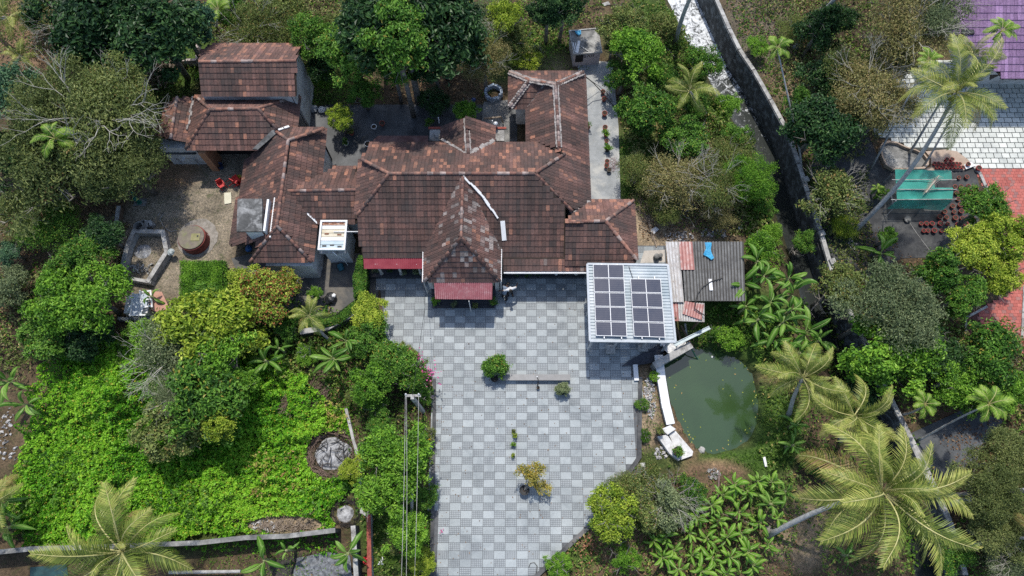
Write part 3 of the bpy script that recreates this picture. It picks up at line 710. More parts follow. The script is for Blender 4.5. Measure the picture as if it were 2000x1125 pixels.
M_granite = surf("dark_granite", (.035,.038,.045), (.06,.065,.075), 8, .35, .002)
for k in range(4):
    q = P(905, 568+k*9, .6-k*.15); b = MB(); b.box((q.x, q.y+.25, .30-k*.075), (4.4-.02*k, 1.0, .60-k*.15)); b.build("step", M_granite, house)
wbox(house, "verandah_floor", 716, 486, 1140, 541, .42, M_granite, zp=.42)
for px in (735, 775, 815, 1010, 1050, 1090, 1130):
    q = P(px, 520, 2.4); b = MB(); b.lathe((q.x, q.y+.2, .4), [(.14,0),(.14,.1),(.10,.14),(.09,2.0),(.14,2.1),(.14,2.15)], 10); b.build("pillar", M_plaster, house)
b = MB(); b.slab([P(738,265,2.6), P(836,265,2.6), P(836,280,2.6), P(722,280,2.6)], .12); b.build("roof_slab", surf("reddish_slab", (.10,.05,.045), (.17,.10,.09), 2, .9, .01), house)
for x0, x1 in ((839, 861), (967, 985)):
    wbox(house, "parapet", x0, 252, x1, 275, 2.3, M_palecem)
    q = P((x0+x1)/2, 251, 2.3); b = MB(); b.box((q.x, q.y, 2.34), (.95, .16, .12)); b.build("coping", M_terracotta, house)
b = MB(); q = P(962, 246, 2.4); b.tube([q, q+Vector((0,0,.7))], .04, 6); q = P(858, 240, 2.2); b.tube([q, q+Vector((0,0,.7))], .04, 6); b.build("vent_pipe", M_whitepaint, house)
b = MB(); q = P(968, 245, 2.6); b.lathe(q, [(.02,0),(.16,.02),(.16,.3),(.05,.36)], 10); b.build("vent_cap", M_steel, house)
b = MB(); a = P(1010, 213, 0); b.box(P(1019, 222, 1.0), (.9, .12, 1.9)); b.build("wall", M_plaster, house)

# ---------------------------------------------------------------- side wing (left)
wing = empty("side_wing_building", P(545, 380, 0), "long brown tiled wing between the sandy yard and the main house", "building")
Sw = plane('S', P(548, 511, 2.8), .72); aw = hit(Sw, 541, 441)
cw, ce = hit(Sw, 489, 512), hit(Sw, 609, 512); WW = plane('W', aw, p1=cw); EE = plane('E', aw, p1=ce)
rn = P(563, 274, aw.z); NN = plane('N', rn, .6)
fw = roof_face(wing, Sw, [(541,440),(489,512),(609,512)], orange=.03, dark=.36, seed=21)
roof_face(wing, WW, [(563,274),(533,253),(498,298),(477,318),(465,390),(449,481),(500,473),(505,490),(489,512),(541,440)], orange=.13, dark=.40, seed=22)
roof_face(wing, EE, [(563,274),(633,252),(629,340),(618,436),(610,512),(541,440)], orange=.14, dark=.42, seed=23)
roof_face(wing, NN, [(563,274),(533,253),(560,250),(633,252)], orange=.16, dark=.45, seed=24)
ridge(fw, [aw, rn], False, (1,5,0,3)); ridge(fw, [cw, aw]); ridge(fw, [ce, aw]); ridge(fw, [hit(NN, 632, 252), rn]); ridge(fw, [hit(NN, 534, 253), rn])
wbox(wing, "wall", 522, 285, 622, 500, 2.6, M_plaster)
wbox(wing, "wall", 522, 470, 611, 519, 2.45, M_plaster)
b = MB(); q = P(632, 318, 1.6); b.box((q.x+.1, q.y, 1.3), (.1, 2.4, 2.4)); b.build("door", M_black, wing)

# ---------------------------------------------------------------- kitchen block at the upper left
kit = empty("kitchen_building", P(470, 240, 0), "two storey brown tiled outbuilding with a hipped lower roof, above the sandy yard", "building")
Sk = plane('S', P(430, 292, 2.9), .62); k0, k1 = hit(Sk, 411, 214), hit(Sk, 504, 212); kc = hit(Sk, 363, 291)
Wk = plane('W', k0, p1=kc); Nk = plane('N', k0, .6); Ek = plane('E', k1, .55)
fk = roof_face(kit, Sk, [(411,214),(504,212),(542,254),(496,293),(363,292)], orange=.05, dark=.40, seed=31)
roof_face(kit, Wk, [(411,214),(363,292),(368,235),(377,192),(384,190)], orange=.08, dark=.45, seed=32)
roof_face(kit, Nk, [(411,214),(504,212),(586,187),(382,189)], orange=.20, dark=.65, seed=33)
roof_face(kit, Ek, [(504,212),(586,187),(581,250),(542,255)], orange=.14, dark=.45, seed=34)
ridge(fk, [k0, k1]); ridge(fk, [kc, k0]); ridge(fk, [hit(Nk, 384, 190), k0]); ridge(fk, [hit(Ek, 585, 188), k1]); ridge(fk, [hit(Ek, 541, 252), k1])
b = MB(); b.slab([hit(Sk,533,256)+Vector((0,0,.14)), hit(Sk,546,258)+Vector((0,0,.14)), hit(Sk,505,294)+Vector((0,0,.14)), hit(Sk,494,293)+Vector((0,0,.14))], .12); b.build("cement_gutter", M_concrete, kit)
valley(kit, [hit(Ek, 545,255)+Vector((0,0,.1)), hit(Ek, 566,248)+Vector((0,0,.1))], M_whitepaint, .2)
St = plane('S', P(480, 187, 4.5), .62); t0, t1 = hit(St, 389, 121), hit(St, 578, 119); Nt = plane('N', t0, .62)
ft = roof_face(kit, St, [(389,121),(578,119),(579,187),(394,188)], orange=.05, dark=.45, seed=35)
roof_face(kit, Nt, [(389,121),(578,119),(588,88),(415,86),(404,93),(391,101)], orange=.35, dark=.7, seed=36)
ridge(ft, [t0, t1], False, (3,5,1,3))
X0,X1,Y0,Y1 = wbox(kit, "wall", 400, 100, 573, 184, 4.35, M_plaster)
gy = (t1.y); b = MB(); b.add([(X1+.15, Y0, 0), (X1+.15, Y1, 0), (X1+.15, Y1, 4.4), (X1+.15, gy, t1.z-.1), (X1+.15, Y0, 4.4)], [(0,1,2,3,4)]); o = b.build("gable_wall", M_plaster, kit); md = o.modifiers.new("t", 'SOLIDIFY'); md.thickness = .2
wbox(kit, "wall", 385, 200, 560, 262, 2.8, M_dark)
wbox(kit, "pillar", 389, 272, 403, 300, 2.6, surf("ochre_paint", (.36,.17,.09), (.45,.24,.13), 2, .8, .005))
# small lean to with orange tiles
L0 = P(346, 190, 3.3); Lw = plane('W', L0, .42); Le = plane('E', L0, .40)
fl = roof_face(kit, Lw, [(346,190),(326,203),(314,235),(286,240),(284,262),(332,273)], orange=.55, dark=.75, seed=37)
roof_face(kit, Le, [(346,190),(379,192),(366,277),(332,273)], orange=.25, dark=.6, seed=38)
ridge(fl, [hit(Lw, 333, 272), L0], False, (0,3,0,3))
valley(fl, [hit(Le, 379,192)+Vector((0,0,.1)), hit(Le, 372,235)+Vector((0,0,.1)), hit(Le, 367,255)+Vector((0,0,.1))], M_mortar, .14)
wbox(kit, "wall", 318, 215, 385, 289, 2.35, M_plaster)
b = MB(); q = P(355, 300, 1.2); b.box((q.x, q.y-.1, 1.7), (2.6, .5, .08)); b.build("sill", M_darkconc, kit)

# ---------------------------------------------------------------- water tank towers
tw = empty("water_tower", P(500, 470, 0), "small water tower with black stained flat slab beside the side wing roof", "tower")
zt = 4.3
c = [P(464,388,zt), P(512,388,zt), P(512,452,zt), P(462,452,zt)]
b = MB(); b.prism([(q.x, q.y) for q in c], zt-.14, zt); b.build("slab", surf("black_stained_slab", (.05,.05,.048), (.13,.13,.125), 1.5, .9, .01, stain=(.33,.33,.32), scale2=1.3), tw)
b = MB(); b.prism([(q.x + (.5 if i in (0,3) else -.12), q.y + (-.35 if i < 2 else .05)) for i, q in enumerate(c)], 2.0, zt-.14); b.build("tank", M_whitepaint, tw)
b = MB(); qa = c[2]; b.box((qa.x-.9, qa.y+.5, 1.05), (.7, .6, 2.1)); b.build("post", M_whitepaint, tw)
b = MB(); b.box((qa.x+.12, (c[1].y+c[2].y)/2, zt-.35), (.14, 2.3, .7)); b.box((qa.x+.42, (c[1].y+c[2].y)/2, zt-.6), (.10, 2.9, .5)); b.build("side_panel", M_whitepaint, tw)
t2 = empty("water_tower", P(670, 515, 0), "white concrete water tower with rusty slatted top between the wing and the house", "tower")
Y0 = P(668,519,0).y; X0 = P(645,519,0).x; X1 = P(692,519,0).x
z2 = min((abs(P(650,487,k*.05).y-Y0), k*.05) for k in range(40, 140))[1]; Y1 = P(650,432,z2).y
X0 = min(X0, P(621,487,z2).x+.05); dz = z2-3.3
b = MB(); b.box(((X0+X1)/2, (Y0+Y1)/2+.1, (2.7+dz)/2), (X1-X0-.12, Y1-Y0-.25, 2.7+dz)); b.build("tank", M_whitepaint, t2)
b = MB(); b.box(((X0+X1)/2, (Y0+Y1)/2-.05, 2.78+dz), (X1-X0+.1, Y1-Y0+.15, .12)); b.build("ledge", M_palecem, t2)
b = MB(); b.box(((X0+X1)/2, (Y0+Y1)/2, 2.98+dz), (X1-X0-.2, Y1-Y0-.1, .3)); b.build("tank_top", M_whitepaint, t2)
for (cx, cy, sx, sy) in (((X0+X1)/2, Y0, X1-X0+.12, .12), ((X0+X1)/2, Y1, X1-X0+.12, .12), (X0, (Y0+Y1)/2, .12, Y1-Y0-.13), (X1, (Y0+Y1)/2, .12, Y1-Y0-.13)):
    b = MB(); b.box((cx, cy, 3.26+dz), (sx, sy, .2)); b.build("frame", M_whitepaint, t2)
slc = [M_whitepaint, surf("pale_blue_paint", (.40,.50,.54), (.52,.60,.63), 2, .6, .004), surf("cream_paint", (.55,.48,.34), (.66,.60,.47), 2, .6, .004), surf("rusty_slat", (.30,.12,.06), (.50,.40,.32), 2.2, .8, .006)]
for k in range(7):
    y = Y0+.2 + k*(Y1-Y0-.35)/6; b = MB(); b.box(((X0+X1)/2, y, 3.22+dz), (X1-X0-.16, .25, .08)); b.build("slat", slc[(1,1,0,2,2,0,3)[k]], t2)
for (u, v) in ((.2,.12),(.5,.15),(.8,.1),(.25,.55),(.75,.52),(.2,.93),(.5,.95),(.8,.93)):
    b = MB(); b.box((X0+(X1-X0)*u, Y0+(Y1-Y0)*v, 3.275+dz), (.28, .10, .03)); b.build("bracket", surf("rust", (.16,.06,.03), (.28,.13,.08), 5, .9, .005) if v > .5 else M_black, t2)
b = MB(); b.tube([Vector((X0+.9, Y0-.1, 3.1+dz)), Vector((X0+1.1, Y0-.25, 2.6)), Vector((X0+1.3, Y0-.08, 1.6)), Vector((X0+1.35, Y0-.1, .4))], .035, 6)
b.tube([Vector((X0+.9, Y1-.8, 3.36+dz)), Vector((X1+.9, Y1-.8, 3.36+dz))], .035, 6); b.build("pipe", M_whitepaint, t2)

# ---------------------------------------------------------------- carport with solar panels
cp = empty("carport", P(1230, 640, 0), "open carport with pale blue ribbed metal roof carrying nine solar panels", "carport")
zc = 3.45
qs = [P(1147,516,zc), P(1304,518,zc), P(1319,668,zc-.05), P(1152,666,zc-.05)]
def lerp2(u, v, z=None, q=qs):
    p = q[0].lerp(q[1], u).lerp(q[3].lerp(q[2], u), v)
    if z is not None: p.z += z
    return p
M_sheetblue = surf("pale_blue_metal_sheet", (.27,.335,.37), (.34,.405,.44), .8, .4, .002, spec=.4, stain=(.50,.54,.56), scale2=.3)
nrib = 25
for k in range(nrib):
    v0, v1 = k/nrib, (k+1)/nrib
    b = MB(); a_, b_ = lerp2(.012, v0), lerp2(.988, v0); c_, d_ = lerp2(.988, v1-.004), lerp2(.012, v1-.004)
    vs = []
    for (l, r_, h) in ((a_, b_, .045), (a_.lerp(d_, .12), b_.lerp(c_, .12), .045), (a_.lerp(d_, .22), b_.lerp(c_, .22), 0), (d_, c_, 0)):
        vs += [l + Vector((0,0,h)), r_ + Vector((0,0,h))]
    vs += [a_ - Vector((0,0,.03)), b_ - Vector((0,0,.03)), d_ - Vector((0,0,.03)), c_ - Vector((0,0,.03))]
    b.add(vs, [(0,2,3,1),(2,4,5,3),(4,6,7,5),(8,0,1,9),(6,10,11,7),(8,9,11,10)]); b.build("roof_sheet", M_sheetblue, cp)
for (u0, v0, u1, v1) in ((0,0,1,0),(1,0,1,1),(0,1,1,1),(0,0,0,1)):
    b = MB(); b.bar(lerp2(u0, v0), lerp2(u1, v1), .14, .16 + .004*(u0+v1)); b.build("fascia", surf("off_white_fascia", (.40,.43,.45), (.50,.53,.55), 2, .6, .002), cp)
M_cell = None
def cellmat():
    m, t, N, L, B = nm("solar_cell"); at = N.new("ShaderNodeAttribute"); at.attribute_name = "tint"; sp = N.new("ShaderNodeSeparateColor"); L.new(at.outputs[0], sp.inputs[0])
    def ln(o, n, th):
        f = mathn(N, L, 'FRACT', mathn(N, L, 'MULTIPLY', o, float(n))); return mathn(N, L, 'GREATER_THAN', mathn(N, L, 'ABSOLUTE', mathn(N, L, 'SUBTRACT', f, .5)), th)
    g = mathn(N, L, 'MAXIMUM', ln(sp.outputs[0], 12, .455), ln(sp.outputs[1], 6, .475))
    n1 = noise_node(N, L, .8, 3, .6, worldpos(N)); r = ramp(N, [(0.3, (.030,.038,.062)), (0.7, (.055,.058,.078))]); L.new(n1.outputs[0], r.inputs[0])
    L.new(mixc(N, L, g, r.outputs[0], (.13,.13,.14)), B.inputs["Base Color"]); B.inputs["Roughness"].default_value = .07; B.inputs["Specular IOR Level"].default_value = .4
    return m
M_cell = cellmat()
def solar(quad, n):
    for k in range(n):
        a, c_ = quad[0].lerp(quad[3], (k+.03)/n), quad[1].lerp(quad[2], (k+.03)/n); d_, e_ = quad[0].lerp(quad[3], (k+.985)/n), quad[1].lerp(quad[2], (k+.985)/n)
        b = MB(); b.slab([a, c_, e_, d_], .05); pn = b.build("solar_panel", M_whitepaint, cp)
        up = Vector((0,0,.006))
        for h in (0, 1):
            u0, u1 = (.018, .488) if h == 0 else (.512, .982)
            p = [a.lerp(c_, u0).lerp(d_.lerp(e_, u0), .03), a.lerp(c_, u1).lerp(d_.lerp(e_, u1), .03), a.lerp(c_, u1).lerp(d_.lerp(e_, u1), .96), a.lerp(c_, u0).lerp(d_.lerp(e_, u0), .96)]
            b = MB(); vs = [q+up for q in p]; o = wl(pn)
            me = mesh_from("cell_field", [(q.x-o.x, q.y-o.y, q.z-o.z) for q in vs], [(3,2,1,0)], M_cell, False, [(0,1,0,1),(1,1,0,1),(1,0,0,1),(0,0,0,1)]); link("cell_field", me, pn)
zs = zc+.2
solar([P(1158,515.5,zs), P(1217.5,516,zs), P(1225,657.5,zs), P(1164,656,zs)], 5)
solar([P(1231,543.5,zs), P(1290.5,544.5,zs), P(1299.5,659.5,zs), P(1238,657.5,zs)], 4)
for (px0, py0, px1, py1) in ((1175,516,1180,661),(1205,516,1214,662),(1247,540,1254,662),(1278,540,1288,664)):
    b = MB(); b.bar(P(px0,py0,zs-.09), P(px1,py1,zs-.09), .06, .08); b.build("mounting_rail", M_steel, cp)
for (px, py) in ((1192,683),(1255,679)):
    q = P(px, py, .1); b = MB(); b.box((q.x, q.y, .18), (.62, .62, .24)); b.build("footing", M_palecem, cp)
for (u, v) in ((.04,.97),(.36,.93),(.72,.93),(.96,.97),(.04,.04),(.96,.04),(.04,.5),(.96,.5)):
    q = lerp2(u, v); b = MB(); b.box((q.x, q.y, (q.z-.1)/2), (.12,.12,q.z-.1)); b.build("post", M_steel, cp)
b = MB(); b.bar(P(1228,519,zc+.1), P(1236,543,zc+.1), .03); b.build("cable", M_black, cp)

# ---------------------------------------------------------------- asbestos shed right of the carport
sh = empty("shed", P(1390, 540, 0), "low shed with grey corrugated asbestos roof and white sheets right of the carport", "shed")
M_asb = surf("old_asbestos_sheet", (.17,.165,.155), (.27,.265,.25), 1.1, .95, .01, stain=(.13,.125,.12), scale2=1.6)
M_whs = surf("stained_white_sheet", (.52,.50,.48), (.68,.66,.63), 1.5, .8, .005, stain=(.36,.30,.26), scale2=2.2)
M_pks = surf("peeling_pink_sheet", (.42,.19,.16), (.55,.30,.26), 1.8, .8, .006, stain=(.60,.50,.46), scale2=2.2)
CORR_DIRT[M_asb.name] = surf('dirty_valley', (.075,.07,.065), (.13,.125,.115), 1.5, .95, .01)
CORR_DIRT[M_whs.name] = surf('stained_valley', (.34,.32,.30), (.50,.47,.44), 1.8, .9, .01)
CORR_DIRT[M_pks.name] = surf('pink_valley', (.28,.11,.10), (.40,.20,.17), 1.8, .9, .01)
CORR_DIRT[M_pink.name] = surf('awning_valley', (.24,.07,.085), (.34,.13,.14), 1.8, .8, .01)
xs_ = [(1331,1338),(1357,1364),(1385,1391),(1415,1420),(1451,1455)]
for r0, r1, y0, y1, dz in ((0, .5, 472, 530, .06), (.5, 1, 528, 588, 0)):
    for i in range(4):
        (a0, a1), (c0, c1) = xs_[i], xs_[i+1]; f = lambda t, q: q[0]+(q[1]-q[0])*t
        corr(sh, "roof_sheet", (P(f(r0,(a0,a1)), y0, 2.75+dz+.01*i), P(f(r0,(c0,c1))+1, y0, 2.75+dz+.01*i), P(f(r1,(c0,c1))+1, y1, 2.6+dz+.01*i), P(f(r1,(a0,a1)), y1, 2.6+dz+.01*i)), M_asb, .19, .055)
for (x0, x1, x2, x3) in ((1300,1313,1323,1312),(1312,1326,1336,1322)):
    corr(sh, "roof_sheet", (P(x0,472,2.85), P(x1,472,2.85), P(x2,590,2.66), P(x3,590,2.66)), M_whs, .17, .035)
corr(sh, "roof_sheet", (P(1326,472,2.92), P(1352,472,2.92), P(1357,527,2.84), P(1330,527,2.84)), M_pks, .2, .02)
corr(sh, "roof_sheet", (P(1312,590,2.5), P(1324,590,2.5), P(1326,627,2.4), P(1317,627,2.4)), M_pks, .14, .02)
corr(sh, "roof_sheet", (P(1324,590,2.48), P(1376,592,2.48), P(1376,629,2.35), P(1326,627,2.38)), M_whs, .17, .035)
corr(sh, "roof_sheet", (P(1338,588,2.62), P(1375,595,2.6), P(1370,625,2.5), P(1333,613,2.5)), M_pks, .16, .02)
for (px, py) in ((1345,476),(1448,477),(1450,583),(1340,584),(1320,620),(1370,622)):
    q = P(px, py, 2.5); b = MB(); b.box((q.x, q.y, 1.25), (.12,.12,2.5)); b.build("post", M_wood, sh)
wbox(sh, "wall", 1345, 480, 1446, 560, 2.4, M_darkconc)
b = MB(); b.box(P(1388,556,2.75), (.22, .8, .03)); b.build("patch", M_whitepaint, sh)
M_tarp = surf("blue_tarpaulin", (.02,.22,.42), (.05,.38,.60), 4, .5, .02)
def cloth(name, pts, z, mat, label, cat, bump=.08, sub=3, group=None, th=.01):
    ps = [P(x, y, z) for x, y in pts]; me = bpy.data.meshes.new(name); bm = bmesh.new()
    c = sum(ps, Vector())/len(ps); f = bm.faces.new([bm.verts.new(p-c) for p in ps]); bmesh.ops.triangulate(bm, faces=[f])
    for _ in range(sub): bmesh.ops.subdivide_edges(bm, edges=bm.edges[:], cuts=1, use_grid_fill=True)
    for v in bm.verts: v.co.z += .02 + bump*abs(noise.noise((v.co+c)*2.4))+bump*.4*abs(noise.noise((v.co+c)*6)); v.co.x += noise.noise((v.co+c)*1.7)*bump*.8
    bm.to_mesh(me); bm.free(); me.materials.append(mat); o = bpy.data.objects.new(name, me); COL.objects.link(o); o.location = c; WL[o.name] = c
    md = o.modifiers.new("t", 'SOLIDIFY'); md.thickness = th; tag(o, label, cat, group); return o
cloth("tarpaulin", [(1375,474),(1389,474),(1388,488),(1394,504),(1389,508),(1381,502),(1373,498),(1378,486)], 2.84, M_tarp, "crumpled blue tarpaulin on the grey corrugated shed roof", "tarpaulin")
b = MB(); b.tube([P(1359,590,2.75), P(1362,575,2.78), P(1372,560,2.8), P(1390,549,2.82), P(1412,543,2.8)], .035, 6); b.tube([P(1359,590,2.75), P(1357,603,2.7), P(1376,616,2.62)], .035, 6)
tag(b.build("hose", M_black), "grey curved hose lying over the shed roof", "hose")

# ---------------------------------------------------------------- pump house with numbers
ph = empty("pump_house", P(1147, 112, 0), "small square concrete pump house with rubbish on its flat roof", "pump house")
zp = 1.6; cs = [P(1112,61,zp), P(1167,56,zp), P(1175,102,zp), P(1121,106,zp)]
M_pinkw = surf("faded_pink_wall", (.42,.36,.36), (.54,.48,.48), 1.5, .85, .006, stain=(.25,.22,.21))
b = MB(); b.prism([(q.x, q.y) for q in cs], zp-.12, zp); b.build("roof_slab", M_concrete, ph)
for i in range(4):
    a, c = cs[i], cs[(i+1)%4]; d = (c-a).normalized()*.05; b = MB(); b.bar(a-d, c-d, .1, .14+.004*i); b.build("rim", M_palecem, ph)
cen = sum(cs, Vector())/4
b = MB(); b.prism([(q.x+(cen.x-q.x)*.05, q.y+(cen.y-q.y)*.05) for q in cs], -.1, zp-.12); b.build("wall", M_pinkw, ph)
a, c = cs[3], cs[2]; dd = (c-a).normalized(); nn = Vector((dd.y, -dd.x, 0))
off = (cen - (a+c)/2)*.05
b = MB(); q = a.lerp(c, .22)+nn*.0+off; b.box((q.x+nn.x*.03, q.y+nn.y*.03, zp-.60), (.60, .08, .78), rz=math.atan2(dd.y, dd.x)); b.build("door", M_dark, ph)
def text3d(name, s, loc, size, rot, mat, parent):
    cu = bpy.data.curves.new(name, 'FONT'); cu.body = s; cu.size = size; cu.extrude = .004; cu.align_x = 'CENTER'; cu.align_y = 'CENTER'
    t = bpy.data.objects.new(name+"_c", cu); COL.objects.link(t); bpy.context.view_layer.update()
    me = bpy.data.meshes.new_from_object(t); bpy.data.objects.remove(t, do_unlink=True); me.materials.clear(); me.materials.append(mat)
    o = bpy.data.objects.new(name, me); COL.objects.link(o); o.parent = parent; o.location = Vector(loc)-wl(parent); o.rotation_euler = rot; return o
q = a.lerp(c, .57)+off+nn*.02
text3d("number", "2707", (q.x, q.y, zp-.42), .42, (R(90), 0, math.atan2(dd.y, dd.x)), M_black, ph)
cloth("tarpaulin", [(1122,61),(1135,60),(1136,67),(1130,70),(1125,67)], zp+.02, M_tarp, "small crumpled blue tarpaulin on the pump house roof", "tarpaulin")
for i, (x0,y0,x1,y1,w,lb) in enumerate(((1131,80,1127,103,.20,"wide white board leaning steeply at the left of the pump house roof"),(1119,83,1124,102,.07,"thin white batten nearest the left edge of the pump house roof"),(1124,84,1126,98,.07,"thin short white batten between the boards on the pump house roof"),(1134,90,1151,101,.09,"pale batten lying diagonally across the pump house roof"))):
    b = MB(); b.bar(P(x0,y0,zp+.06), P(x1,y1,zp+.05), w, .05); tag(b.build("plank", M_palecem if i == 3 else M_whitepaint), lb, "plank")

# ---------------------------------------------------------------- brick ruin, upper left
ru = empty("brick_pen", P(360, 112, 0), "small roofless pale brick pen at the edge of the dark trees, upper left", "pen")
q0, q1, q2, q3 = P(346,82,.7), P(385,84,.7), P(384,116,.7), P(340,118,.7)
M_brickw = surf("pale_pink_block", (.36,.29,.26), (.50,.43,.40), 3, .9, .01)
for a, c in ((q1,q2),(q3,q2),(q0,q3)):
    n = max(2, int((c-a).length/.4)); 
    for z in (.12, .36, .60):
        for i in range(n):
            p = a.lerp(c, (i+.5)/n); b = MB(); d = (c-a).normalized()*.18; b.bar(Vector((p.x,p.y,z))-d, Vector((p.x,p.y,z))+d, .2, .22); b.build("brick", M_brickw, ru)

# ---------------------------------------------------------------- white sheet hut, lower left
hut = empty("hut", P(275, 610, 0), "small broken hut with pale grey panels and white battens below the sandy pen", "hut")
zh = 1.3
corr(hut, "roof_sheet", (P(261,574,zh), P(276,573,zh), P(277,616,zh-.1), P(255,616,zh-.1)), surf("pale_grey_sheet", (.42,.47,.52), (.54,.59,.63), 2, .6, .004), .14, .012)
corr(hut, "roof_sheet", (P(276,573,zh+.03), P(288,574,zh+.03), P(287,600,zh-.05), P(278,600,zh-.05)), MATS["pale_grey_sheet"], .14, .012)
for (x0,y0,x1,y1) in ((260,572,254,618),(273,567,278,608),(294,567,297,600),(275,571,294,568),(278,587,294,583),(278,601,296,597),(247,580,258,582),(249,608,255,596),(252,616,285,615)):
    b = MB(); b.bar(P(x0,y0,zh+.06), P(x1,y1,zh+.06+rng.uniform(0,.03)), .10, .06); b.build("batten", M_whitepaint, hut)
M_tiled = surf("salmon_slab", (.42,.21,.15), (.52,.30,.22), 1.4, .8, .01)
b = MB(); b.slab([P(290,568,1.1), P(316,570,1.0), P(330,600,.9), P(322,614,.9), P(295,605,1.1)], .1); b.build("slab", M_tiled, hut)
b = MB(); q = P(275,598,.6); b.box((q.x, q.y, .55), (1.6, 1.3, 1.1)); b.build("wall", M_plaster, hut)
wall("garden_wall", [(232,622),(302,622)], .2, .35, M_palecem, "low mossy kerb wall just below the broken white hut")

# ---------------------------------------------------------------- neighbour's house with purple roof
pur = empty("house", P(1980, 130, 0), "neighbouring house with purple tiled sheet roof at the upper right corner", "house")
Sp = plane('S', P(1980, 150, 3.6), .40)
def purple_geo(w, c): return tile_geo(w, c, .05)
roof_face(pur, Sp, [(1850,-60),(2160,-60),(2160,153),(1955,149),(1890,80),(1850,60)], mat=M_purple, w=.27, c=.52, orange=0, dark=.6, seed=50, geo=purple_geo)
wbox(pur, "wall", 1905, 10, 2160, 116, 3.1, M_plaster)
b = MB(); a_, c_ = hit(Sp, 1955, 150), hit(Sp, 2160, 154); b.bar(a_-Vector((0,.05,.08)), c_-Vector((0,.05,.08)), .1, .16); b.build("fascia", M_black, pur)
for k in range(9):
    q = a_.lerp(c_, k/8); b = MB(); b.add([(q.x-.35,q.y+.5,3.1),(q.x+.35,q.y+.5,3.1),(q.x,q.y+.5,2.5),(q.x-.35,q.y+.55,3.1),(q.x+.35,q.y+.55,3.1),(q.x,q.y+.55,2.5)], [(0,2,1),(3,4,5),(0,1,4,3),(1,2,5,4),(2,0,3,5)]); b.build("bracket", M_black, pur)
b = MB(); a_ = hit(Sp, 1883, 64); b.box(a_+Vector((.2,0,.05)), (.9,.35,.2)); b.build("skylight", M_black, pur)
# ================================================================ PLANTS
NR = np.random.RandomState(11)
def unit(v): return v/np.maximum(np.linalg.norm(v, axis=-1, keepdims=True), 1e-9)
def leaves_mesh(name, C, Nrm, length, width, mat, tint, droop=.25, seed=0, dirs=None):
    """one folded leaf (two faces) per centre C with facing Nrm"""
    rs = np.random.RandomState(seed); n = len(C)
    r = unit(rs.randn(n, 3)) if dirs is None else dirs
    d = unit(r - (r*Nrm).sum(1, keepdims=True)*Nrm); s = np.cross(Nrm, d)
    L = (length*rs.uniform(.65, 1.3, n))[:, None]; Wd = (width*rs.uniform(.7, 1.25, n))[:, None]
    base = C - d*L*.5; tip = C + d*L*.5 - Nrm*L*droop; up = Nrm*Wd*.18
    l = C - s*Wd*.5 + up; rr = C + s*Wd*.5 + up
    V = np.stack([base, rr, tip, l], 1).reshape(-1, 3)
    i = np.arange(n)*4; F = np.concatenate([np.stack([i, i+1, i+2], 1), np.stack([i, i+2, i+3], 1)])
    T = np.repeat(np.concatenate([tint, np.ones((n, 1))], 1), 4, 0)
    return mesh_from(name, V, F, mat, False, T)
def lobes(R, Hh, k, rs):
    out = []
    for i in range(k):
        a = rs.uniform(0, 2*math.pi); q = math.sqrt(rs.uniform(0, 1))*R*.72
        rr_ = R*rs.uniform(.20, .40)
        out.append((q*math.cos(a)*1.08, q*math.sin(a)*1.08, Hh*(rs.uniform(-.30, .50) - .40*(q/R)**2), rr_))
    for i in range(k//2):
        a = rs.uniform(0, 2*math.pi); q = R*rs.uniform(.72, 1.12); out.append((q*math.cos(a), q*math.sin(a), Hh*rs.uniform(-.45, .2), R*rs.uniform(.09, .19)))
    out.append((0, 0, -Hh*.1, R*.40)); return out
def crown_points(R, Hh, k, ncl, rs, inner=.15):
    lb = lobes(R, Hh, k, rs); P_, N_ = [], []
    w = np.array([l[3]**2 for l in lb]); w /= w.sum(); tries = 0
    while len(P_) < ncl and tries < ncl*30:
        tries += 1
        l = lb[rs.choice(len(lb), p=w)]; d = unit(rs.randn(3))
        if d[2] < -.35: continue
        p = np.array(l[:3]) + d*l[3]*np.array([1, 1, .8])
        if any(np.linalg.norm((p-np.array(m[:3]))/np.array([1,1,.8])) < m[3]*.86 for m in lb if m is not l) and rs.rand() > inner: continue
        P_.append(p); N_.append(d)
    return np.array(P_), np.array(N_)
def crown_mesh(name, seed, mat, R=2.6, Hh=2.2, lob=9, ncl=130, per=38, cr=.42, leaf=(.26,.11), spread=.75, flat=.6):
    rs = np.random.RandomState(seed); cp, cn = crown_points(R, Hh, lob, ncl, rs)
    n = len(cp); per_ = rs.randint(int(per*.6), int(per*1.4), n); idx = np.repeat(np.arange(n), per_)
    off = rs.randn(len(idx), 3)*cr*np.array([1, 1, flat]); 
    C = cp[idx]+off; Nn = unit(cn[idx]*.6 + np.array([0,0,.8]) + off/cr*.28 + rs.randn(len(idx), 3)*spread*.5)
    ct = rs.rand(n); tint = np.stack([rs.rand(len(idx)), ct[idx], rs.rand(len(idx))], 1)
    return leaves_mesh(name, C, Nn, leaf[0], leaf[1], mat, tint, seed=seed)
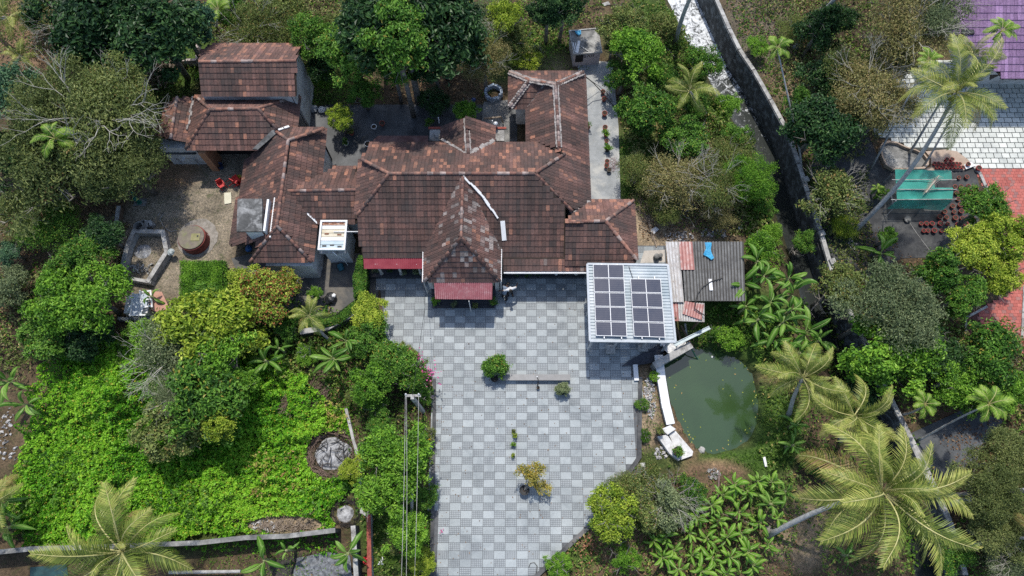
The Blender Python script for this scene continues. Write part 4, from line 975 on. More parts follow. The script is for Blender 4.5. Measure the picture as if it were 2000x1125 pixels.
def twig_tree(name, seed, mat, R=2.0, depth=5, n0=6, up=.35, rad=.05, l0=.45):
    rs = random.Random(seed); b = MB(); 
    def go(p, d, L, r, k):
        q = p + d*L; m = p + d*L*.5 + Vector((rs.uniform(-.1,.1), rs.uniform(-.1,.1), rs.uniform(-.05,.1)))*L
        b.tube([p, m, q], [r, r*.8, r*.6], 3, False)
        if k <= 0: return
        for _ in range(rs.choice((2, 2, 3))):
            nd = (d + Vector((rs.uniform(-.8,.8), rs.uniform(-.8,.8), rs.uniform(-.3,.5)))*.9).normalized()
            go(q, nd, L*rs.uniform(.65,.9), r*.62, k-1)
    for i in range(n0):
        a = 2*math.pi*i/n0 + rs.uniform(-.3,.3); d = Vector((math.cos(a), math.sin(a), up+rs.uniform(-.2,.5))).normalized()
        go(Vector((0,0,-.2)), d, R*l0, rad, depth-1)
    me = mesh_from(name, b.v, b.f, mat, False); return me
def limb_mesh(name, seed, mat, R, Hh, height, r0):
    """trunk with limbs reaching into the crown; origin on the ground"""
    rs = random.Random(seed); b = MB(); zf = height
    b.tube([(0,0,-.2), (rs.uniform(-.1,.1), rs.uniform(-.1,.1), zf*.45), (0,0,zf*.78)], [r0*1.25, r0, r0*.8], 7)
    tr = mesh_from(name, b.v, b.f, mat, True)
    b = MB()
    for i in range(7):
        a = 2*math.pi*i/7 + rs.uniform(-.4,.4); q = R*rs.uniform(.45,.8)
        s = Vector((0,0,zf*rs.uniform(.6,.76))); e = Vector((math.cos(a)*q, math.sin(a)*q, zf + Hh*rs.uniform(-.05,.35)))
        m = s.lerp(e, .5) + Vector((0,0,-.15*R)); b.tube([s, m, e], [r0*.55, r0*.38, r0*.12], 5, False)
        for _ in range(3):
            t = rs.uniform(.4,.9); p = m.lerp(e, t); d = Vector((rs.uniform(-1,1), rs.uniform(-1,1), rs.uniform(0,.8))).normalized(); b.tube([p, p+d*R*.3], [r0*.16, r0*.05], 4, False)
    return tr, mesh_from("limbs", b.v, b.f, mat, True)
LF = {
 'dark': leafmat("dark_green_leaf", (.008,.028,.010), (.026,.070,.020), (.075,.150,.040), trans=.15, rough=.45),
 'bluegreen': leafmat("blue_green_leaf", (.020,.060,.034), (.055,.125,.065), (.13,.235,.11), trans=.2, rough=.5),
 'mid': leafmat("mid_green_leaf", (.020,.065,.010), (.075,.185,.022), (.19,.35,.050), trans=.25, yellow=(.30,.26,.05,.03)),
 'bright': leafmat("bright_green_leaf", (.040,.120,.012), (.145,.310,.028), (.30,.50,.060), trans=.3),
 'lime': leafmat("lime_leaf", (.08,.15,.014), (.28,.38,.035), (.50,.56,.080), trans=.3),
 'olive': leafmat("olive_leaf", (.055,.080,.020), (.145,.190,.048), (.29,.34,.10), trans=.25, yellow=(.30,.22,.08,.06)),
 'feather': leafmat("feathery_leaf", (.065,.095,.028), (.165,.205,.065), (.31,.34,.12), trans=.3),
 'grey': leafmat("grey_green_leaf", (.075,.110,.050), (.170,.215,.100), (.31,.36,.18), trans=.25),
 'dry': leafmat("dry_olive_leaf", (.100,.105,.035), (.230,.220,.075), (.40,.37,.16), trans=.25, yellow=(.35,.28,.12,.2)),
 'mango': leafmat("mango_flush_leaf", (.050,.105,.014), (.20,.30,.035), (.44,.48,.08), trans=.25, yellow=(.30,.115,.045,.28)),
 'gold': leafmat("golden_leaf", (.14,.15,.035), (.30,.28,.055), (.46,.40,.11), trans=.3, yellow=(.48,.34,.06,.15)),
}
KINDS = {  # R, H, lobes, clumps, per clump, clump radius, leaf
 'broad': dict(R=2.6, Hh=2.6, lob=16, ncl=250, per=30, cr=.22, leaf=(.33,.15), spread=1.15, flat=.7),
 'dense': dict(R=2.6, Hh=2.3, lob=22, ncl=300, per=30, cr=.20, leaf=(.28,.15), spread=1.1, flat=.7),
 'fine':  dict(R=2.6, Hh=2.0, lob=22, ncl=420, per=40, cr=.24, leaf=(.20,.065), spread=1.5),
 'loose': dict(R=2.6, Hh=2.4, lob=13, ncl=170, per=28, cr=.25, leaf=(.32,.14), spread=1.3, flat=.7),
 'wispy': dict(R=2.6, Hh=1.8, lob=16, ncl=280, per=34, cr=.32, leaf=(.20,.07), spread=1.6),
}
_cc = {}
def crown_of(kind, col, var):
    key = (kind, col, var)
    if key not in _cc:
        _cc[key] = crown_mesh("crown", 100+var*17+list(KINDS).index(kind)*5, LF[col], **KINDS[kind])
    return _cc[key]
_tt = {}
def tree(px, py, r, label, kind='broad', col='mid', z=None, name="tree", cat="tree", group=None, var=None, sy=1.0, twigs=0, lean=(0,0), bark=None):
    """px,py: middle of the crown in the picture, r: its radius there"""
    zc = z if z is not None else 1.0 + r*.055
    c = P(px, py, zc); rad = abs(P(px+r, py, zc).x - c.x); k = rad/2.85; sy = sy if sy != 1.0 else rng.uniform(.82, 1.15)
    b = P(px, py, 0); base = Vector((c.x - lean[0], c.y - lean[1], gz(c.x, c.y)))
    e = empty(name, base, label, cat, group); e.rotation_euler.z = 0
    v = var if var is not None and var > 0 else rng.randrange(4)
    cr = link("crown", crown_of(kind, col, v), e, (c.x-base.x, c.y-base.y, zc-base.z))
    cr.scale = (k, k*sy, k*.95); cr.rotation_euler.z = rng.uniform(0, 6.28)
    hv = max(.6, zc); key = (round(hv*2)/2, round(rad))
    if key not in _tt: _tt[key] = limb_mesh("trunk", len(_tt)+3, bark or M_trunk, rad, rad*.8, hv, .05+rad*.045)
    link("trunk", _tt[key][0], e); lm = link("limbs", _tt[key][1], e)
    if twigs: 
        tg = link("twigs", TWIG[twigs-1], e, (c.x-base.x, c.y-base.y, zc-base.z)); tg.scale = (rad/2.0,)*3; tg.rotation_euler.z = rng.uniform(0, 6)
    return e
M_paletwig = surf("pale_twig", (.27,.25,.21), (.45,.43,.37), 5, .9, .005)
TWIG = [twig_tree("twigs", s, M_paletwig, R=2.0, depth=5, n0=7, rad=.035) for s in (1, 2)]

# ---- palm fronds
M_coco = leafmat("coconut_leaflet", (.055,.090,.018), (.16,.21,.036), (.40,.40,.10), trans=.2, rough=.45, yellow=(.42,.31,.10,.10))
M_cocoold = leafmat("old_coconut_leaflet", (.13,.12,.03), (.28,.25,.06), (.44,.37,.14), trans=.2, yellow=(.34,.22,.10,.3))
M_areca = leafmat("areca_leaflet", (.05,.12,.014), (.13,.24,.025), (.25,.37,.05), trans=.3)
M_rachis = surf("leaf_midrib", (.38,.36,.12), (.52,.48,.22), 3, .6, .002)
def frond_mesh(name, seed, mat, L=3.4, rise=.5, drop=1.3, ll=.75, pairs=58, wid=.042, hang=.55, bare=.14, twist=0.0):
    rs = random.Random(seed); V, F, T, MI = [], [], [], []
    def rac(t):
        return Vector((L*(t - .12*t*t*t*(drop)), twist*math.sin(t*2.2)*.4, rise*math.sin(min(1, t*1.15)*1.9)*L*.3 - drop*L*.34*t**2.6))
    # midrib
    N_ = 12
    for i in range(N_+1):
        t = i/N_; p = rac(t); w = .035*(1-t)+.008
        V += [p+Vector((0,-w,0)), p+Vector((0,0,w)), p+Vector((0,w,0))]; T += [(.5,.5,.5,1)]*3
    for i in range(N_):
        for k in range(2): a = i*3+k; F.append((a, a+1, a+4, a+3)); MI.append(1)
    for i in range(pairs):
        t = bare + (1-bare)*(i+.5)/pairs; p = rac(t); dv = (rac(min(1, t+.02))-rac(t-.02)).normalized()
        prof = math.sin(math.pi*min(1, (.18+.82*((t-bare)/(1-bare)))**.75))**.6 if t < .995 else .3
        for sg in (-1, 1):
            ln = ll*max(.25, prof)*rs.uniform(.85, 1.12)
            out = (Vector((0, sg, 0)) + dv*(.35+.7*t) + Vector((rs.uniform(-.1,.1), 0, rs.uniform(-.02,.22)))).normalized()
            m = p + out*ln*.5 + Vector((0,0,-hang*ln*.10)); e = p + out*ln*.92 + Vector((0,0,-hang*ln*(.45+rs.uniform(0,.35))))
            wv = dv*wid*.5; k = len(V); r_ = rs.random(); tip = rs.random()
            V += [p-wv*.5, p+wv*.5, m-wv, m+wv, e-wv*.15, e+wv*.15]
            T += [(r_, t, r_*.9, 1)]*4 + [(min(1, r_+.25), t, min(1, tip*.2+.8*rs.random()+.08), 1)]*2
            F += [(k, k+1, k+3, k+2), (k+2, k+3, k+5, k+4)]; MI += [0, 0]
    me = mesh_from(name, [tuple(v) for v in V], F, None, False, T, mats=[mat, M_rachis]); me.polygons.foreach_set("material_index", MI); return me
FR = [frond_mesh("frond", 1, M_coco, rise=1.1, drop=.5), frond_mesh("frond", 2, M_coco, rise=.8, drop=.9, twist=.5),
      frond_mesh("frond", 3, M_coco, rise=.5, drop=1.2, twist=-.5, hang=.8), frond_mesh("frond", 4, M_cocoold, rise=.2, drop=1.6, hang=1.0), frond_mesh("frond", 5, M_coco, rise=1.3, drop=.25, ll=.6)]
FA = [frond_mesh("frond", 7, M_areca, L=1.7, rise=.9, drop=1.0, ll=.5, pairs=22, wid=.08, bare=.2), frond_mesh("frond", 8, M_areca, L=1.6, rise=.5, drop=1.5, ll=.5, pairs=20, wid=.085, bare=.2)]
def palm_trunk(a, c, r0, r1, bend=.0, mat=None):
    a, c = Vector(a), Vector(c); pts, rad = [], []; side = Vector((-(c-a).y, (c-a).x, 0)); side = side.normalized() if side.length > .01 else Vector((1,0,0))
    for i in range(13):
        t = i/12; p = a.lerp(c, t); p.z = a.z+(c.z-a.z)*(t**.85) ; p += side*math.sin(t*math.pi)*bend
        pts.append(p); rad.append((r0*(1-t)+r1*t)*(1.35 if i == 0 else 1) * (1 + (.05 if i%2 else 0)))
    return pts, rad
def palm(base_px, crown_px, z, R_px, label, kind='coconut', n=16, name="coconut_palm", bend=.3, coconuts=True, group=None, r0=.17, seed=0, trunk=True, tilt=0.0):
    rs = random.Random(seed*7+3); base = P(*base_px); base.z = gz(base.x, base.y); c = P(crown_px[0], crown_px[1], z)
    e = empty(name, base, label, "palm tree", group)
    if trunk:
        b = MB(); pts, rad = palm_trunk(base, c, r0, r0*.62, bend); b.tube(pts, rad, 8); b.build("trunk", M_palmtrunk, e, smooth=True)
    RR = abs(P(crown_px[0]+R_px, crown_px[1], z).x - c.x)
    if kind == 'coconut':
        for i in range(n):
            a = i*2.39996 + rs.uniform(-.15,.15); lay_ = i/n
            me = FR[4] if lay_ < .12 else FR[0] if lay_ < .32 else FR[1] if lay_ < .6 else FR[2] if lay_ < .87 else FR[3]
            o = link("frond", me, e, tuple(c - base)); s = RR/3.15*(rs.uniform(.80, 1.10) if i > n*.12 else .6); o.scale = (s, s*1.05, s)
            o.rotation_euler = (rs.uniform(-.75,.75), -(.80-1.15*lay_)+rs.uniform(-.18,.18)+tilt, a+rs.uniform(-.2,.2))
        if coconuts:
            for i in range(6):
                a = rs.uniform(0, 6.28); q = c + Vector((math.cos(a)*.25, math.sin(a)*.25, -.28-rs.random()*.15))
                o = link("coconut", NUT, e, tuple(q-base)); o.rotation_euler = (rs.random(), rs.random(), 0)
    else:
        b = MB(); b.tube([c+Vector((0,0,-.75)), c+Vector((0,0,.02))], [.085,.06], 7); b.build("crownshaft", surf("green_crownshaft", (.10,.20,.05), (.16,.28,.08), 3, .5, .002), e)
        for i in range(n):
            a = i*2.39996 + rs.uniform(-.2,.2); o = link("frond", FA[i % 2], e, tuple(c-base)); s = RR/1.55*rs.uniform(.85,1.1); o.scale = (s, s, s)
            o.rotation_euler = (rs.uniform(-.3,.3), -(.75-.75*i/n), a)
    return e
_b = MB(); _b.lathe((0,0,0), [(.02,-.14),(.09,-.09),(.115,0),(.09,.09),(.02,.13)], 8); NUT = mesh_from("coconut", _b.v, _b.f, surf("green_coconut", (.12,.15,.03), (.25,.24,.06), 4, .5, .003), True)

# ---- bananas and other big leaved plants
M_ban = leafmat("banana_leaf", (.035,.105,.014), (.105,.235,.030), (.24,.39,.07), trans=.35, rough=.4, yellow=(.32,.30,.07,.05))
M_banmid = surf("banana_midrib", (.26,.34,.10), (.38,.44,.18), 3, .5, .002)
def blade_mesh(name, seed, mat, L=1.9, Wd=.48, rise=.55, drop=.9, stalk=.18, fold=.16, torn=True):
    rs = random.Random(seed); V, F, T, MI = [], [], [], []; n = 11
    def ctr(t): return Vector((L*(t-.1*t**3), .08*math.sin(t*3+seed), rise*L*math.sin(t*1.9)*.5 - drop*L*.4*t**2.4))
    r_ = rs.random()
    for i in range(n+1):
        t = i/n; p = ctr(t); w = 0.02 if t < stalk else Wd*.5*math.sin(math.pi*min(1, ((t-stalk)/(1-stalk))**.7*.97+.03))**.55
        tw = rs.uniform(.88, 1.0) if torn else 1
        V += [p+Vector((0, -w*tw, -w*fold*2.2+rs.uniform(-.02,.02))), p+Vector((0, -w*.5, w*fold)), p, p+Vector((0, w*.5, w*fold)), p+Vector((0, w*tw, -w*fold*2.2+rs.uniform(-.02,.02)))]
        T += [(r_*.6+.1, .4, .2, 1), (r_*.6+.25, .5, .2, 1), (r_*.5+.4, .6, .2, 1), (r_*.6+.3, .5, .2, 1), (r_*.6+.1, .4, .9 if rs.random() < .3 else .3, 1)]
    for i in range(n):
        for k in range(4): a = i*5+k; F.append((a, a+1, a+6, a+5)); MI.append(0)
    o_ = len(V)
    for i in range(n+1):
        t = i/n; p = ctr(t); w = .028*(1-t)+.006; V += [p+Vector((0,-w,.006)), p+Vector((0,0,.006+w)), p+Vector((0,w,.006))]; T += [(.5,.5,.2,1)]*3
    for i in range(n):
        for k in range(2): a = o_+i*3+k; F.append((a, a+1, a+4, a+3)); MI.append(1)
    me = mesh_from(name, [tuple(v) for v in V], F, None, False, T, mats=[mat, M_banmid]); me.polygons.foreach_set("material_index", MI); return me
BL = [blade_mesh("leaf", s, M_ban, rise=r, drop=d) for s, r, d in ((1,1.1,.5),(2,.8,.9),(3,.5,1.3),(4,.2,1.5))]
M_bigleaf = leafmat("broad_plantain_leaf", (.045,.130,.014), (.135,.30,.030), (.29,.46,.06), trans=.35, rough=.4)
BS = [blade_mesh("leaf", s, M_bigleaf, L=1.0, Wd=.27, rise=r, drop=d, torn=False) for s, r, d in ((5,1.2,.5),(6,.8,.9),(7,.4,1.2))]
_st = {}
def stem_of(h, r, mat, key):
    k = (round(h*2)/2, key)
    if k not in _st:
        b = MB(); b.tube([(0,0,-.1),(.02,.02,h*.5),(0,0,h)], [r*1.2, r, r*.7], 7); _st[k] = mesh_from("stem", b.v, b.f, mat, True)
    return _st[k]
M_banstem = surf("banana_stem", (.16,.18,.07), (.30,.30,.15), 4, .7, .005)
def banana(px, py, r, label, z=2.0, n=8, big=True, name="banana_plant", cat="banana plant", group=None, seed=0, elev=1.0):
    rs = random.Random(seed*13+5); c = P(px, py, z); base = Vector((c.x, c.y, gz(c.x, c.y))); e = empty(name, base, label, cat, group)
    RR = abs(P(px+r, py, z).x-c.x)
    link("stem", stem_of(z, .10 if big else .04, M_banstem, big), e)
    for i in range(n):
        a = i*2.39996+rs.uniform(-.25,.25)+seed; t = i/n; S_ = BL if big else BS
        me = S_[min(len(S_)-1, int(t*len(S_)))]; o = link("leaf", me, e, (0, 0, z-base.z-.05-.12*t)); s = RR/(1.72 if big else .9)*rs.uniform(.6,1.12)
        o.scale = (s, s*rs.uniform(.75,1.1), s*rs.uniform(.6,1.3)); o.rotation_euler = (rs.uniform(-.5,.5), -(.85-.9*t)*elev*.6, a)
    return e
# ---- low cover made of thousands of leaves
def cover(name, poly_px, dens, leaf, mat, label=None, h=.25, bump=.5, seed=0, z0=0.0, hump=1.2, excl=None, sz=1.0, gap=-.28):
    rs = np.random.RandomState(seed+50); poly = pp(*poly_px); a = np.array(poly); x0, y0 = a.min(0); x1, y1 = a.max(0)
    n = int((x1-x0)*(y1-y0)*dens); X = rs.uniform(x0, x1, n); Y = rs.uniform(y0, y1, n)
    keep = []; Z = []; CLm = []; nz = noise.noise
    for i in range(n):
        x_, y_ = X[i], Y[i]; q = nz(Vector((x_*.8, y_*.8, seed)))
        if not inside(poly, x_+q*1.0, y_+nz(Vector((x_*.9, y_*.9, seed+9)))*1.0): continue
        if excl and excl(x_, y_): continue
        if inside(CY, x_, y_): continue
        q2 = nz(Vector((x_*1.9, y_*1.9, seed+3))); q3 = nz(Vector((x_*4.2, y_*4.2, seed+6)))
        if q2*.6 + q3*.5 < gap and rs.rand() < .85: continue
        keep.append(i); CLm.append(q*.5 + q3*.8)
        Z.append(z0 + gz(x_, y_) + h*max(0, .4+.7*q*bump+.8*q2*bump+.7*q3*bump) + hump*max(0, nz(Vector((x_*.33, y_*.33, seed+5)))+.25*q2))
    if not keep: return
    C = np.stack([X[keep], Y[keep], np.array(Z)+rs.uniform(0, .1, len(keep))], 1); m = len(C)
    Nn = unit(rs.randn(m, 3)*.75 + np.array([0,.1,1])); cl = np.array(CLm)*.6 + np.array([noise.noise(Vector((p[0]*.35, p[1]*.35, seed+7)))*.8+.5 for p in C])
    tint = np.stack([rs.rand(m), np.clip(cl+rs.randn(m)*.12, 0, 1), rs.rand(m)], 1)
    org = np.array([C[:,0].mean(), C[:,1].mean(), 0.0])
    o = link(name, leaves_mesh(name, C-org, Nn, leaf[0]*sz, leaf[1]*sz, mat, tint, seed=seed), None, tuple(org)); tag(o, label, kind="stuff"); return o
# ================================================================ PLANTING
M_vine = leafmat("creeper_leaf", (.030,.130,.008), (.115,.330,.016), (.29,.53,.040), trans=.25, rough=.5, yellow=(.40,.40,.05,.04))
M_grass = leafmat("grass_blade", (.050,.120,.014), (.14,.25,.030), (.28,.37,.07), trans=.25)
M_weed = leafmat("weed_leaf", (.030,.09,.012), (.105,.22,.025), (.24,.36,.06), trans=.25, yellow=(.33,.24,.09,.08))
M_litter = leafmat("dry_fallen_leaf", (.12,.065,.035), (.22,.13,.07), (.36,.24,.13), trans=.05, rough=.8)
M_under_g0 = leafmat("tall_weed_leaf", (.025,.080,.012), (.085,.20,.025), (.20,.34,.06), trans=.25)
M_under_o0 = leafmat("yellowing_weed_leaf", (.08,.13,.02), (.24,.30,.04), (.44,.44,.10), trans=.25, yellow=(.38,.26,.10,.25))
FIELD = [(120,690),(210,660),(330,640),(480,690),(560,700),(600,760),(680,800),(695,900),(690,1000),(640,1040),(560,1042),(480,1045),(390,1056),(200,1064),(60,1066),(20,1000),(40,900),(75,800),(90,740)]
pit1 = P(652,888); pit2 = P(677,1000); rub = P(560,1025)
def ex_field(x, y):
    return ((x-pit1.x)/1.7)**2+((y-pit1.y)/1.5)**2 < 1 or ((x-pit2.x)/1.0)**2+((y-pit2.y)/.85)**2 < 1 or ((x-rub.x)/2.4)**2+((y-rub.y)/.55)**2 < 1
cover("creeper_ground_cover", FIELD, 330, (.165,.125), M_vine, "bright green creeper carpet filling the lower left field", h=.6, seed=1, hump=2.0, excl=ex_field, gap=-.42)
for i, (poly, mt) in enumerate((([(150,760),(260,740),(290,800),(200,830)], M_under_g0), ([(480,900),(580,880),(600,960),(500,970)], M_under_o0), ([(90,900),(180,880),(200,980),(110,1000)], M_under_g0), ([(560,720),(690,810),(680,850),(600,850)], M_under_o0), ([(300,960),(420,940),(440,1020),(320,1030)], M_under_g0), ([(590,960),(690,930),(690,990),(610,1000)], M_under_g0))):
    cover("mixed_weeds", poly, 60, (.26,.10), mt, h=.8, seed=400+i, hump=1.6, gap=.0)
cover("weeds", [(85,560),(240,640),(250,700),(110,720),(60,650)], 120, (.2,.13), M_weed, h=.3, seed=2)
for i, (poly, d, lf, mt, h, hu) in enumerate((
    ([(1380,600),(1470,590),(1560,620),(1570,700),(1490,740),(1470,700),(1400,672),(1350,660),(1380,630)], 90, (.20,.10), M_weed, .25, .5),
    ([(1490,700),(1560,740),(1560,900),(1500,930),(1420,915),(1400,900),(1480,870),(1500,800)], 90, (.16,.05), M_grass, .12, .1),
    ([(1210,110),(1310,0),(1340,60),(1400,190),(1470,300),(1500,450),(1440,460),(1380,330),(1300,320),(1215,400),(1205,200)], 55, (.20,.09), M_weed, .18, .5),
    ([(1320,60),(1345,60),(1400,190),(1455,320),(1500,440),(1545,560),(1500,560),(1440,400),(1370,230)], 110, (.2,.11), M_weed, .3, .5),
    ([(1240,720),(1290,740),(1300,830),(1270,900),(1240,905),(1255,800)], 40, (.14,.05), M_weed, .1, .1),
    ([(720,1010),(845,880),(846,1200),(722,1200)], 110, (.14,.045), M_grass, .08, .05),
    ([(690,700),(850,740),(848,880),(700,1010),(690,860)], 40, (.18,.08), M_weed, .15, .3),
    ([(200,90),(400,60),(400,200),(310,200),(230,180)], 45, (.15,.05), M_grass, .1, .1),
    ([(590,110),(700,120),(760,200),(640,210),(590,205)], 60, (.2,.1), M_weed, .2, .4),
    ([(940,60),(1110,40),(1110,125),(1180,140),(990,140),(950,190)], 45, (.15,.06), M_grass, .1, .2),
    ([(1030,1140),(1150,1030),(1250,920),(1330,920),(1560,940),(1560,1200),(1030,1200)], 30, (.16,.07), M_weed, .12, .2),
    ([(1560,300),(1640,330),(1680,420),(1690,500),(1640,560),(1590,440)], 60, (.17,.07), M_weed, .15, .3),
    ([(1600,560),(1780,540),(1800,760),(1720,790),(1620,640)], 45, (.18,.08), M_weed, .15, .3),
    ([(390,1070),(690,1050),(690,1160),(390,1160)], 45, (.15,.06), M_weed, .1, .1),
    ([(560,610),(700,620),(700,840),(610,830),(560,720)], 60, (.2,.09), M_weed, .2, .3),
    ([(1395,40),(1500,60),(1560,260),(1540,260),(1440,90)], 30, (.18,.07), M_weed, .1, .2),
    ([(380,-20),(700,-20),(940,0),(1120,30),(1110,110),(960,110),(700,110),(600,90),(590,200),(560,90),(400,80)], 40, (.24,.12), M_weed, .3, .6),
    ([(1400,-20),(1700,-20),(1760,100),(1700,260),(1590,330),(1545,250),(1460,90)], 26, (.24,.12), M_weed, .25, .4),
    ([(-20,-20),(200,-20),(230,90),(120,120),(-20,100)], 18, (.22,.11), M_weed, .2, .3),
    ([(-20,560),(110,500),(240,440),(250,540),(90,640),(60,720),(-20,740)], 26, (.24,.12), M_weed, .25, .5),
    ([(1800,620),(2050,640),(2050,1150),(1880,1150),(1870,1000),(1990,840),(1870,790),(1780,760)], 34, (.24,.12), M_weed, .25, .6),
    ([(1230,400),(1300,300),(1440,300),(1470,470),(1330,450)], 22, (.2,.09), M_weed, .2, .3),
    ([(450,560),(700,620),(720,800),(640,830),(560,700),(430,640)], 50, (.24,.12), M_weed, .25, .5),
    )):
    cover("weeds", poly, d, lf, mt, h=h, seed=10+i, hump=hu)
for i, (poly, d) in enumerate((
    ([(0,380),(240,330),(240,560),(80,640),(0,640)], 45), ([(1090,960),(1300,1000),(1560,1000),(1560,1180),(1080,1180)], 25),
    ([(1830,850),(1990,800),(2080,1120),(1880,1120)], 40), ([(60,20),(200,60),(300,200),(60,180)], 25), ([(1250,330),(1420,300),(1440,470),(1250,470)], 35),
    ([(580,700),(690,700),(690,850),(580,850)], 35), ([(1410,0),(1600,0),(1640,300),(1560,260)], 25), ([(760,120),(960,100),(960,200),(760,200)], 30),([(1660,420),(1900,560),(1900,700),(1650,700)], 20))):
    cover("fallen_leaves", poly, d, (.15,.10), M_litter, h=.03, seed=60+i, hump=0, bump=0)
M_under_g = leafmat("undergrowth_leaf", (.030,.075,.014), (.105,.190,.030), (.25,.33,.075), trans=.25, yellow=(.36,.30,.10,.08))
M_under_o = leafmat("olive_undergrowth_leaf", (.060,.085,.025), (.155,.180,.055), (.30,.31,.12), trans=.25, yellow=(.36,.28,.12,.12))
for i, (poly, d, mt, h, hu) in enumerate((
    ([(430,-30),(700,-30),(700,90),(600,160),(594,90),(420,80)], 60, M_under_o, .9, 1.6),
    ([(940,-30),(1180,-30),(1180,40),(1110,60),(1000,130),(940,100)], 40, M_under_g, .5, 1.0),
    ([(1190,0),(1310,0),(1345,70),(1390,170),(1440,270),(1500,400),(1540,540),(1500,470),(1450,330),(1350,220),(1230,130)], 85, M_under_g, .8, 1.6),
    ([(1215,150),(1300,150),(1450,280),(1490,460),(1440,470),(1300,440),(1225,400)], 48, M_under_o, .7, 1.2),
    ([(1500,110),(1600,90),(1720,130),(1720,270),(1640,330),(1560,290)], 50, M_under_o, .7, 1.4),
    ([(1400,-30),(1860,-30),(1860,80),(1700,120),(1520,60)], 30, M_under_o, .6, 1.2),
    ([(1590,390),(1690,330),(1700,450),(1720,530),(1640,570)], 60, M_under_o, .6, 1.0),
    ([(1620,560),(1780,520),(1880,600),(1880,800),(1740,830),(1660,700)], 60, M_under_g, .8, 1.4),
    ([(1860,640),(2060,640),(2060,1150),(1890,1150),(1880,1000),(2000,830),(1880,790)], 45, M_under_o, .6, 1.3),
    ([(1160,940),(1260,910),(1420,950),(1560,930),(1560,1050),(1420,1160),(1180,1160),(1080,1130)], 34, M_under_g, .45, .8),
    ([(1480,690),(1560,720),(1700,800),(1800,1130),(1600,1140),(1560,960),(1480,900),(1500,800)], 40, M_under_g, .4, .8),
    ([(230,640),(480,600),(660,620),(740,700),(720,830),(600,760),(440,700),(240,700)], 60, M_under_g, .8, 1.2),
    ([(720,720),(846,740),(846,900),(842,1140),(724,1140),(700,900)], 50, M_under_g, .5, .9),
    ([(-30,560),(90,520),(240,430),(250,560),(110,640),(60,760),(-30,780)], 36, M_under_o, .6, 1.2),
    ([(-30,-30),(120,-30),(100,110),(-30,260)], 30, M_under_o, .6, 1.0),
    ([(200,100),(340,60),(380,160),(300,260),(230,200)], 34, M_under_g, .5, .8),
    ([(-30,960),(60,900),(70,1060),(-30,1070)], 60, M_under_g, .7, 1.0),
    ([(60,1055),(400,1050),(660,1035),(660,1075),(60,1085)], 50, M_vine, .5, .6),
    )):
    cover("undergrowth", poly, d, (.23,.12), mt, h=h, seed=200+i, hump=hu, gap=-.15)
_rs = np.random.RandomState(9); _C = []
while len(_C) < 230:
    x, y = _rs.uniform(-6, 9), _rs.uniform(-3, 16); 
    if inside(CY, x, y) and _rs.rand() < .15 + .85*math.exp(-dist_poly(CY, x, y)/.8): _C.append((x, y, .085))
_C = np.array(_C); o = link("fallen_leaves", leaves_mesh("fallen_leaves", _C, unit(_rs.randn(230,3)*.2+np.array([0,0,1])), .11, .06, M_litter, _rs.rand(230,3), seed=4)); tag(o, kind="stuff")
cover("bank_weeds", [(1575,560),(1660,620),(1700,700),(1720,780),(1800,880),(1850,1000),(1870,1125),(1800,1125),(1760,950),(1680,830),(1600,700),(1550,600)], 45, (.2,.12), M_weed, h=.3, seed=80, hump=.5)

T = tree
# top left
T(20,180,75,"dark blue green leafy tree cut by the left edge, above the feathery tree",'loose','bluegreen',z=4)
T(215,55,105,"large very dark tree at the top left, west of the brick pen",'broad','dark',z=5,var=0)
T(300,60,95,"big dark tree with bluish crown right of the darkest tree, top left",'broad','dark',z=5.5,var=1)
T(345,45,70,"lighter blue green tree touching the dark grove above the brick pen",'loose','bluegreen',z=5,var=2)
T(150,20,80,"dark dry tree at the top edge, left of the large dark grove",'loose','dark',z=4,twigs=1)
T(110,210,105,"upper part of the wide feathery olive green tree, top left",'fine','feather',z=5.5,var=0,twigs=0)
T(190,230,118,"wide feathery olive green tree reaching almost to the orange lean-to roof",'wispy','feather',z=6,var=1,twigs=2)
T(215,180,70,"light crowned branch mass rising behind the wide feathery tree",'fine','olive',z=6.5,var=1)
T(150,285,60,"darker green crown mass between the feathery trees and the areca palm",'loose','olive',z=5.6)
T(120,330,130,"broad olive green feathery tree behind the small areca palm at left",'fine','feather',z=4.5,var=2)
T(240,320,85,"feathery olive tree overhanging the sandy yard beside the lean-to",'fine','feather',z=4.5,var=0)
T(15,310,60,"dark green bush at the left edge below the blue green tree",'loose','dark',z=2)
T(35,420,60,"thin yellowish shrub tree over brown leaf litter, left edge",'wispy','olive',z=2.5,twigs=2)
T(95,440,55,"sparse dark green small tree over the brown leaf litter",'wispy','mid',z=2.2)
T(12,560,42,"grey green leafy bush at the left edge beside bare brown ground",'loose','grey',z=2)
T(20,490,30,"small grey green bush higher on the left edge",'loose','bluegreen',z=1.6)
T(200,455,42,"dark green lacy tree left of the sandy pen",'broad','dark',z=3,var=0)
T(165,500,46,"mid green lacy tree at the west of the sandy pen",'broad','mid',z=3.2,var=1)
T(110,590,62,"bright feathery green tree at the far left above the creeper field",'broad','bright',z=3,var=2)
T(175,580,70,"large fresh green lacy tree left of the broken white hut",'loose','bright',z=3.6,var=0)
T(120,520,42,"small green tree next to the leaf litter clearing",'loose','mid',z=2.6)
T(90,655,48,"dense green tree at the top left corner of the creeper field",'dense','mid',z=2)
T(165,655,50,"dark leafy shrub between lacy trees and creeper field",'dense','dark',z=1.6)
